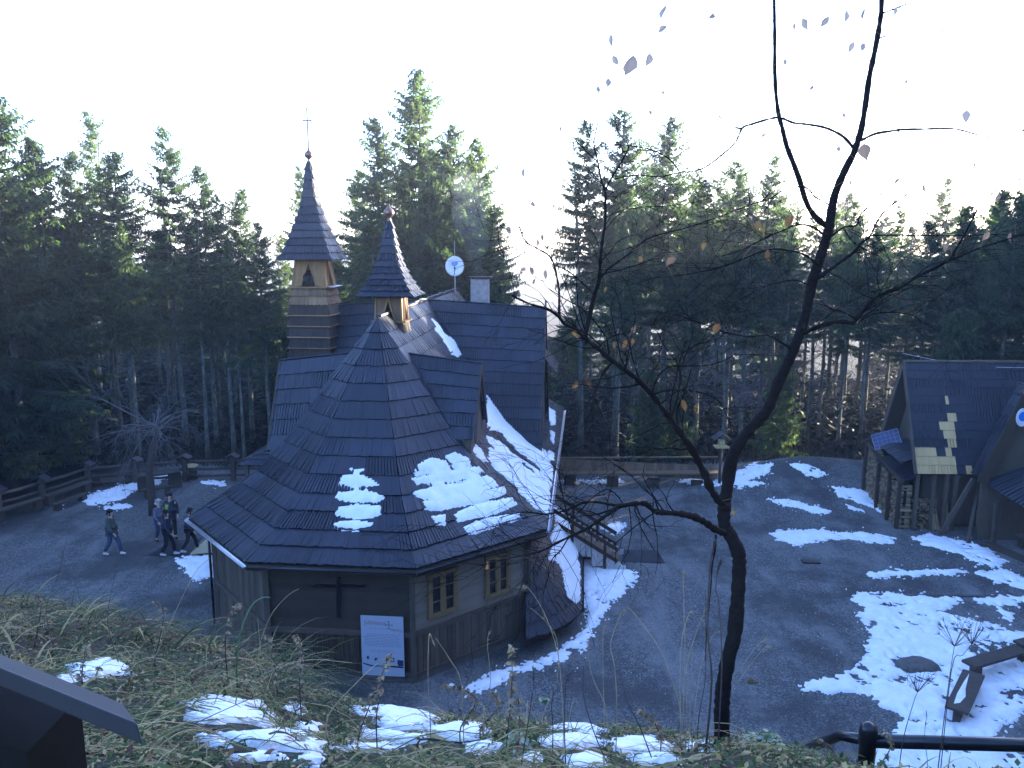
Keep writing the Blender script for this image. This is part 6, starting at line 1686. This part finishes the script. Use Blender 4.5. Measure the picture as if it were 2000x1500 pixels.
# low leaves and litter
N = 90000; x, y = near_pts(N, 2.1, 9.0, .9); k = (y < crest(x, y)+1.0) & off_snow(x, y); x, y = x[k], y[k]; N = len(x); z = gz(x, y)+r.random(N)**2*.07
D = r.normal(0, 1, (N, 3)); D[:, 2] = np.abs(D[:, 2])*.4; D /= np.linalg.norm(D, axis=1)[:, None]; Wn = np.cross(D, np.array([0, 0, 1.])+r.normal(0, .4, (N, 3))); Wn /= np.linalg.norm(Wn, axis=1)[:, None]
L = .010+.026*r.random(N)**2; P = np.stack([x, y, z], -1); wd = L*(.35+.4*r.random(N))
V = np.stack([P, P+D*L[:, None]*.5+Wn*wd[:, None]*.5, P+D*L[:, None], P+D*L[:, None]*.5-Wn*wd[:, None]*.5], 1).reshape(-1, 3)
pat = fbm(x*1.3, y*1.3, 30); T = np.where(r.random(N) < pat, r.choice([.08, .2, .3], N), r.choice([.55, .75, .88, 1.0], N))
tag(link('ground_cover', mesh_np('ground_cover', V, np.arange(N*4).reshape(-1, 4), T), M['grass']), kind='stuff')
# snow remnants on the bank
snow_field('bank_snow', -4, 3.2, 2.2, 9.2, .022, gz, bank_snow, (), thick=.05, wob=2.2, layers=7, seed=44, wfreq=6)
# single stalks and dead weeds
M['greenleaf'] = m_plain('green_leaf', (.05, .10, .035), .4, .5, var=.35, scale=8); M['paleleaf'] = m_plain('frosted_leaf', (.12, .18, .12), .4, .5, var=.3, scale=8)
M['stalk'] = m_plain('dry_stalk', (.30, .23, .13), .7, var=.3, scale=20); M['stalk_dark'] = m_plain('dark_stalk', (.05, .035, .03), .7); M['weed'] = m_plain('withered_leaf', (.26, .19, .11), .8, var=.5, scale=30)
def stalk(pts, r_px, d, mat, label, seed_head=0, umbel=False, leaves=0, group='dry stalks on the bank', name='dry_stalk', d1=None):
    P = [at_d(x, y, d+((d1 or d)-d)*i/(len(pts)-1)) for i, (x, y) in enumerate(pts)]
    g_ = gzf(P[0].x, P[0].y)
    if P[0].z > g_: P = [Vector((P[0].x, P[0].y, g_-.02))]+P
    # smooth
    Q_ = []
    for i in range(len(P)-1):
        a, b, c, e = P[max(i-1, 0)], P[i], P[i+1], P[min(i+2, len(P)-1)]
        for j in range(4):
            t = j/4; Q_.append(.5*((2*b)+(c-a)*t+(2*a-5*b+4*c-e)*t*t+(3*b-a-3*c+e)*t**3))
    Q_.append(P[-1]); m = MB(); n_ = len(Q_); r0 = r_px/F*d
    m.tube(Q_, [r0*(1-.65*i/n_) for i in range(n_)], 5)
    for k in range(seed_head*8):
        i = n_-1-rnd.randint(0, max(2, n_//4)); q = Q_[max(0, i)]; dd = (Q_[-1]-Q_[-3]).normalized(); v_ = (dd+Vector((rnd.gauss(0, .3), rnd.gauss(0, .3), rnd.gauss(0, .3)))).normalized()
        m.tube([q, q+v_*rnd.uniform(.012, .03)], [r0*.8, r0*.2], 3)
    if umbel:
        for k in range(13):
            v_ = Vector((rnd.gauss(0, .7), rnd.gauss(0, .5), 1)).normalized(); e = Q_[-1]+v_*rnd.uniform(.06, .1); m.tube([Q_[-1], e], [.0012, .0008], 3)
            for j in range(6): v2 = (v_+Vector((rnd.gauss(0, .8), rnd.gauss(0, .8), rnd.gauss(0, .5)))).normalized(); m.tube([e, e+v2*.018], [.0008, .0006], 3)
    o = obj(name, m, M[mat], None, True); tag(o, label, 'plant', group)
    if leaves:
        l = MB()
        for k in range(leaves):
            q = Q_[rnd.randint(n_//3, n_-1)]; v_ = Vector((rnd.gauss(0, 1), rnd.gauss(0, 1), -.8+rnd.gauss(0, .5))).normalized(); w_ = v_.cross(Vector((rnd.gauss(0, 1), rnd.gauss(0, 1), rnd.gauss(0, 1)))).normalized(); s = rnd.uniform(.012, .032)
            c1 = q+v_*s*.5+w_*s*.28+Vector((0, 0, rnd.gauss(0, .005))); c2 = q+v_*s*.5-w_*s*.28
            l.add([q, c1, q+v_*s*1.1+w_*s*.2, c2], [(0, 1, 2, 3)], rnd.random())
        obj('withered_leaves', l, M['weed'], o, world=False)
    return o
SG = [
 ([(1378, 1470), (1390, 1330), (1382, 1230), (1386, 1120), (1392, 1075), (1398, 1052)], 2.6, 3.2, 'stalk_dark', 'dark double stem rising close left of the birch trunk', 1),
 ([(1365, 1400), (1378, 1320), (1378, 1200), (1378, 1150), (1400, 1290), (1402, 1130), (1405, 1100)][:4], 1.2, 3.3, 'stalk_dark', 'thin dark stem left of the birch trunk', 0),
 ([(1410, 1300), (1404, 1180), (1398, 1150), (1402, 1115), (1406, 1100)], 1.6, 3.1, 'stalk_dark', 'drooping dark seed stalk touching the birch trunk', 3),
 ([(1225, 1430), (1228, 1380), (1260, 1190), (1278, 1160)][:0] or [(1330, 1400), (1320, 1350), (1290, 1270), (1240, 1200), (1225, 1186)], 1.3, 3.6, 'stalk', 'long bent green-brown stalk leaning to the upper left', 0),
 ([(1205, 1380), (1200, 1300), (1192, 1260), (1208, 1210), (1216, 1196)], 1.2, 3.8, 'stalk', 'orange-brown grass head above the snow strip', 3),
 ([(1330, 1420), (1328, 1330), (1332, 1250), (1345, 1200), (1350, 1195)], 1.1, 3.5, 'stalk', 'green-white grass blade with a curved tip', 1),
 ([(1342, 1380), (1338, 1320), (1355, 1250), (1372, 1205), (1377, 1195)], 1.0, 3.5, 'stalk', 'pale grass arching up beside the curved-tip blade', 1),
 ([(1180, 1400), (1178, 1320), (1178, 1240), (1179, 1228)], .9, 3.7, 'stalk', 'upright pale grass stalk, short', 2),
 ([(1185, 1390), (1160, 1330), (1150, 1290), (1149, 1255)], .9, 3.7, 'stalk', 'pale grass curving left over the gravel', 1),
 ([(1338, 1290), (1336, 1200), (1335, 1150), (1335, 1120)], .8, 3.8, 'stalk', 'feathery upright grass head alone against the gravel', 3),
 ([(1420, 1350), (1450, 1300), (1480, 1260), (1493, 1250)], .9, 3.6, 'stalk', 'feathery grass arching right behind the birch trunk, upper', 2),
 ([(1420, 1370), (1450, 1320), (1490, 1268), (1500, 1262)], .9, 3.65, 'stalk', 'feathery grass arching right behind the birch trunk, lower', 2),
 ([(1355, 1400), (1370, 1300), (1390, 1245), (1402, 1235)], .9, 3.6, 'stalk', 'grass bending towards the birch trunk', 1),
 ([(1352, 1290), (1352, 1270), (1352, 1265)], .8, 3.7, 'stalk', 'short dry grass tip by the birch', 1),
 ([(1105, 1500), (1102, 1400), (1106, 1330), (1108, 1320)], 1.6, 3.0, 'stalk_dark', 'dark thin stem right of the withered weed', 1),
 ([(1078, 1500), (1080, 1420), (1077, 1380), (1080, 1355)], 1.3, 3.1, 'stalk_dark', 'short dark stem above the bank snow', 1),
 ([(1017, 1500), (1030, 1420), (1042, 1340), (1042, 1310)], 1.6, 2.9, 'stalk_dark', 'dark leaning stem at the foot of the snow strip', 1),
 ([(1280, 1500), (1250, 1420), (1225, 1370), (1210, 1310)], 1.4, 3.0, 'stalk_dark', 'dark stem leaning left in the middle of the bank', 0),
 ([(1190, 1500), (1160, 1430), (1140, 1360), (1140, 1300)], 1.3, 3.1, 'stalk_dark', 'dark stem forking over the gravel', 0),
 ([(1065, 1240), (1040, 1180), (1030, 1150), (1022, 1145)][::-1][:0] or [(1100, 1400), (1090, 1280), (1062, 1195), (1030, 1147), (1015, 1147)], 1.0, 3.3, 'stalk', 'pale arching grass crossing the skirt roof', 1),
 ([(1060, 1400), (1088, 1330), (1085, 1240), (1040, 1190)][::1], .8, 3.3, 'stalk', 'second arching grass in front of the skirt roof', 1),
 ([(905, 1420), (900, 1330), (880, 1290), (850, 1245)], 1.1, 3.6, 'stalk', 'dry stem in front of the window wall', 0),
 ([(840, 1400), (836, 1330), (838, 1240), (846, 1255)], 1.1, 3.6, 'stalk', 'dry stem with one curled leaf before the lower wall', 1),
 ([(950, 1400), (958, 1330), (952, 1260), (954, 1240)], .9, 3.7, 'stalk', 'thin dry stem left of the corner post', 1),
 ([(540, 1380), (505, 1290), (525, 1210), (560, 1165), (584, 1150)], .9, 4.2, 'stalk', 'pale grass bending right across the dark apse wall', 0),
 ([(462, 1300), (470, 1235), (490, 1185), (512, 1168), (528, 1167)], 2.2, 4.2, 'greenleaf', 'broad green blade at the left corner of the apse wall', 0),
 ([(660, 1400), (640, 1330), (645, 1300)], 1.0, 4.0, 'stalk_dark', 'short stem at the foot of the apse wall', 0),
 ([(250, 1400), (300, 1290), (340, 1200), (380, 1120), (410, 1090)], 1.0, 4.5, 'stalk', 'long thin stem rising to the eave on the left', 0),
 ([(120, 1300), (90, 1200), (115, 1120), (130, 1050)], .9, 4.6, 'stalk_dark', 'thin dark stem over the gravel at the left', 0),
 ([(230, 1290), (210, 1210), (225, 1120), (230, 1090)], .9, 4.6, 'stalk_dark', 'thin dark stem below the lone walker', 0),
 ([(500, 1330), (590, 1290), (680, 1294), (685, 1295)], 1.0, 3.9, 'stalk', 'flat-lying straw crossing the foot of the apse wall', 0),
 ([(640, 1400), (700, 1330), (745, 1290), (762, 1278)], 1.6, 3.5, 'stalk', 'thick pale straw slanting up before the notice board', 1),
 ([(330, 1440), (420, 1395), (500, 1360), (560, 1335)], 1.4, 3.0, 'stalk_dark', 'dark twig lying across the bank', 0),
 ([(820, 1445), (900, 1450), (960, 1440)], 2.6, 3.2, 'stalk_dark', 'dark fallen stick in the bank snow', 0),
]
for pts, rp_, d_, mt, lab, sh in SG: stalk(pts, rp_, d_, mt, lab, sh)
umb_g = 'umbel plants by the railing'
stalk([(1830, 1520), (1842, 1420), (1855, 1320), (1864, 1262)], 1.3, 3.0, 'stalk_dark', 'tall dry umbel plant in front of the snow, nearest the slab benches', 0, True, group=umb_g, name='umbel_plant')
stalk([(1858, 1310), (1880, 1280), (1898, 1258)], 1.0, 3.0, 'stalk_dark', 'side umbel leaning right from the tall umbel plant', 0, True, group=umb_g, name='umbel_plant')
stalk([(1755, 1510), (1765, 1440), (1785, 1370), (1792, 1352)], 1.2, 3.2, 'stalk_dark', 'shorter dry umbel plant above the railing', 0, True, group=umb_g, name='umbel_plant')
stalk([(1812, 1500), (1806, 1440), (1810, 1400)], .8, 3.3, 'stalk_dark', 'thin stem between the two umbel plants', 1)
# withered leafy weeds
wg = 'withered weeds on the bank'
for pts, lab, nl, d_ in [([(985, 1490), (995, 1400), (1000, 1330), (1000, 1265)], 'tall withered brown weed right of the notice board', 150, 3.2), ([(1010, 1480), (1015, 1420), (1012, 1360)], 'withered weed leaning on the tallest one', 70, 3.2),
                    ([(700, 1440), (725, 1370), (745, 1320), (760, 1280)], 'withered weed drooping in front of the notice board', 90, 3.4), ([(735, 1400), (745, 1345), (720, 1370)], 'curled dead leaves under the notice board', 60, 3.4),
                    ([(900, 1420), (930, 1370), (900, 1345), (870, 1340)], 'brown fern-like weed right of the notice board', 120, 3.6), ([(940, 1420), (975, 1380), (960, 1350)], 'second fern-like weed beside the tall weed', 90, 3.6),
                    ([(160, 1320), (165, 1280), (170, 1262)], 'withered broad-leaved weed at the left by the snow', 80, 3.9), ([(540, 1330), (530, 1260), (520, 1240)], 'dead weed left of the apse corner', 70, 4.3),
                    ([(585, 1330), (590, 1270), (575, 1240)], 'pale frosted weed before the apse wall', 70, 4.2), ([(440, 1250), (455, 1195), (470, 1180)], 'yellowed weed at the left corner of the chapel', 60, 4.6), ([(300, 1300), (320, 1200), (300, 1175)], 'brown weed in the thick grass at the left', 80, 4.8),
                    ([(60, 1300), (80, 1190), (70, 1160)], 'dead weed at the far left of the bank', 80, 5.0), ([(1290, 1440), (1270, 1400), (1250, 1390)], 'heap of curled dead leaves left of the birch foot', 140, 3.6), ([(1700, 1520), (1740, 1460), (1730, 1430)], 'reddish dead weed wrapped round the railing post', 130, 4.2),
                    ([(1640, 1520), (1630, 1470), (1600, 1445)], 'red-brown dead leaves left of the railing post', 160, 4.4)]:
    stalk(pts, 1.6, d_, 'stalk_dark', lab, 0, leaves=nl, group=wg, name='withered_weed')
# green rosette and leafy plants by the birch foot
def rosette(px, py, d, n_, L, w, mat, label):
    c = at_d(px, py, d); c.z = max(gzf(c.x, c.y)+.02, c.z-.03); m = MB()
    for k in range(n_):
        az = rnd.uniform(0, 6.28); l = L*rnd.uniform(.6, 1.1); el = rnd.uniform(.3, 1.0); pr_ = None; dx = Vector((math.cos(az), math.sin(az), 0)); sx = Vector((-dx.y, dx.x, 0)); p = c.copy()
        ws = [.3, .8, 1, .85, .5, .05]
        for i in range(6):
            cur = [p-sx*w*ws[i]*.5+Vector((0, 0, w*.2*ws[i])), p, p+sx*w*ws[i]*.5+Vector((0, 0, w*.2*ws[i]))]
            if pr_: m.add(pr_+cur, [(0, 1, 4, 3), (1, 2, 5, 4)])
            pr_ = cur; p = p+(dx*math.cos(el)+Vector((0, 0, math.sin(el))))*l/5; el -= .45
    o = obj('rosette_plant', m, M[mat], None, True); return tag(o, label, 'plant', 'leafy green plants at the birch foot')
rosette(1500, 1470, 4.2, 22, .24, .045, 'paleleaf', 'frosted strap-leaved rosette right of the birch foot')
rosette(1492, 1445, 4.6, 14, .16, .10, 'greenleaf', 'round-leaved green plant right of the birch foot')
rosette(1585, 1488, 4.0, 14, .13, .08, 'greenleaf', 'low green leaves left of the railing post')
rosette(1440, 1480, 3.9, 12, .13, .06, 'greenleaf', 'small green leaves touching the birch foot')
rosette(1010, 1440, 3.3, 12, .10, .035, 'paleleaf', 'small frosted plant at the foot of the tall withered weed')
rosette(1060, 1358, 3.6, 5, .04, .03, 'greenleaf', 'single yellow-green leaf above the bank edge')
# fallen yellow leaves on the gravel
p = G(1468, 1334); m = MB()
for k in range(9):
    c = p+Vector((rnd.gauss(0, .1), rnd.gauss(0, .08), .02)); a = rnd.uniform(0, 6.28); m.add([c+Vector((math.cos(a+j*1.57)*.07*(.6 if j % 2 else 1), math.sin(a+j*1.57)*.07*(.6 if j % 2 else 1), rnd.uniform(0, .02))) for j in range(4)], [(0, 1, 2, 3)], .95)
tag(obj('fallen_leaves', m, M['leaf']), kind='stuff')
# pebbles on the yard
N = 26000; fa = Fast(); x = r.uniform(-3, 17, N); y = 14.5+22*r.random(N)**1.4; z = gz(x, y); s = .008+.022*r.random(N)**3
k = tt(x, y)[0] > AP; x, y, z, s = x[k], y[k], z[k], s[k]; N = len(x)
a = r.random(N)*6.28; P = np.stack([x, y, z], -1)
vs = [P+np.stack([np.cos(a+j*1.57)*s*(.7+.5*r.random(N)), np.sin(a+j*1.57)*s, np.zeros(N)-.003], -1) for j in range(4)]+[P+np.stack([r.normal(0, .2, N)*s, r.normal(0, .2, N)*s, s*.8], -1)]
V = np.stack(vs, 1).reshape(-1, 3); b0 = (np.arange(N)*5)[:, None, None]; q = np.array([[0, 1, 4], [1, 2, 4], [2, 3, 4], [3, 0, 4]])[None]
n = NT('pebble', .7, .3); n.col(n.ramp(n.attr('tint'), [(0, (.03, .03, .032)), (.7, (.15, .15, .15)), (1, (.42, .42, .42))]))
tag(link('gravel', mesh_np('gravel', V, (b0+q).reshape(-1, 3), np.repeat(r.random(N), 4)), n.m), kind='stuff')
# ================================================================ chimney smoke and air
SM = None
sm = MB(); pts = [CHIM+Vector((-.05, 0, .05)), CHIM+Vector((-.25, .1, .6)), CHIM+Vector((-.1, .2, 1.4)), CHIM+Vector((-.5, .4, 2.4)), CHIM+Vector((-.3, .5, 3.4)), CHIM+Vector((-.9, .6, 4.4))]
sm.tube(pts, [.12, .35, .6, .8, .95, .5], 12)
n = bpy.data.materials.new('smoke'); n.use_nodes = True; nt = n.node_tree; nt.nodes.remove(nt.nodes['Principled BSDF'])
pv = nt.nodes.new('ShaderNodeVolumePrincipled'); pv.inputs['Color'].default_value = (.8, .84, .95, 1); pv.inputs['Density'].default_value = .045
nt.links.new(pv.outputs[0], nt.nodes['Material Output'].inputs['Volume'])
tag(obj('smoke', sm, n, None, True), kind='stuff')
if HAZE:
    hz = MB(); x0, x1, y0, y1, z0, z1 = -1200, 1200, -60, 1200, -18, 40
    hz.hexa([(x0, y0, z0), (x1, y0, z0), (x1, y1, z0), (x0, y1, z0), (x0, y0, z1), (x1, y0, z1), (x1, y1, z1), (x0, y1, z1)])
    n = bpy.data.materials.new('haze'); n.use_nodes = True; nt = n.node_tree; nt.nodes.remove(nt.nodes['Principled BSDF'])
    pv = nt.nodes.new('ShaderNodeVolumePrincipled'); pv.inputs['Color'].default_value = (.85, .9, 1, 1); pv.inputs['Density'].default_value = HAZE; pv.inputs['Anisotropy'].default_value = .4
    nt.links.new(pv.outputs[0], nt.nodes['Material Output'].inputs['Volume'])
    tag(obj('haze', hz, n), kind='stuff')
# ================================================================ light and camera
EL = R(SUN_EL); AZ = R(SUN_AZ)     # azimuth measured from +Y (view direction) towards +X
w = bpy.data.worlds.new('World'); SC.world = w; w.use_nodes = True; nt = w.node_tree
sky = nt.nodes.new('ShaderNodeTexSky'); sky.sky_type = 'NISHITA'; sky.sun_disc = False
sky.sun_elevation = EL; sky.sun_rotation = AZ; sky.altitude = 1000; sky.air_density = AIR; sky.dust_density = DUST; sky.ozone_density = OZ
bg = nt.nodes['Background']; bg.inputs['Strength'].default_value = SKY_STR; mxs = nt.nodes.new('ShaderNodeMix'); mxs.data_type = 'RGBA'; mxs.blend_type = 'MULTIPLY'; mxs.inputs[0].default_value = 1; mxs.inputs[7].default_value = SKY_TINT+(1,); nt.links.new(sky.outputs[0], mxs.inputs[6]); nt.links.new(mxs.outputs[2], bg.inputs['Color'])
sd = bpy.data.lights.new('sun', 'SUN'); sd.energy = SUN_STR; sd.angle = R(.5); sd.color = (1, .90, .72)
so_ = bpy.data.objects.new('sun', sd); COL.objects.link(so_)
dirv = Vector((math.sin(AZ)*math.cos(EL), math.cos(AZ)*math.cos(EL), math.sin(EL)))
so_.rotation_euler = dirv.to_track_quat('Z', 'Y').to_euler(); so_.location = (0, 0, 60)
cd = bpy.data.cameras.new('camera'); cam = bpy.data.objects.new('camera', cd); COL.objects.link(cam)
cam.location = (0, 0, H); cam.rotation_euler = (R(90)-PITCH, 0, 0); cd.sensor_width = 36; cd.lens = 36*F/2000; cd.clip_end = 2000; cd.clip_start = .02
SC.camera = cam
SC.view_settings.view_transform = 'Standard'; SC.view_settings.look = 'None'; SC.view_settings.gamma = 1; SC.view_settings.exposure = EXPO
SC.cycles.max_bounces = 6; SC.cycles.diffuse_bounces = 3; SC.cycles.glossy_bounces = 3; SC.cycles.transmission_bounces = 3; SC.cycles.transparent_max_bounces = 8; SC.cycles.volume_bounces = 0
SC.cycles.sample_clamp_indirect = 6
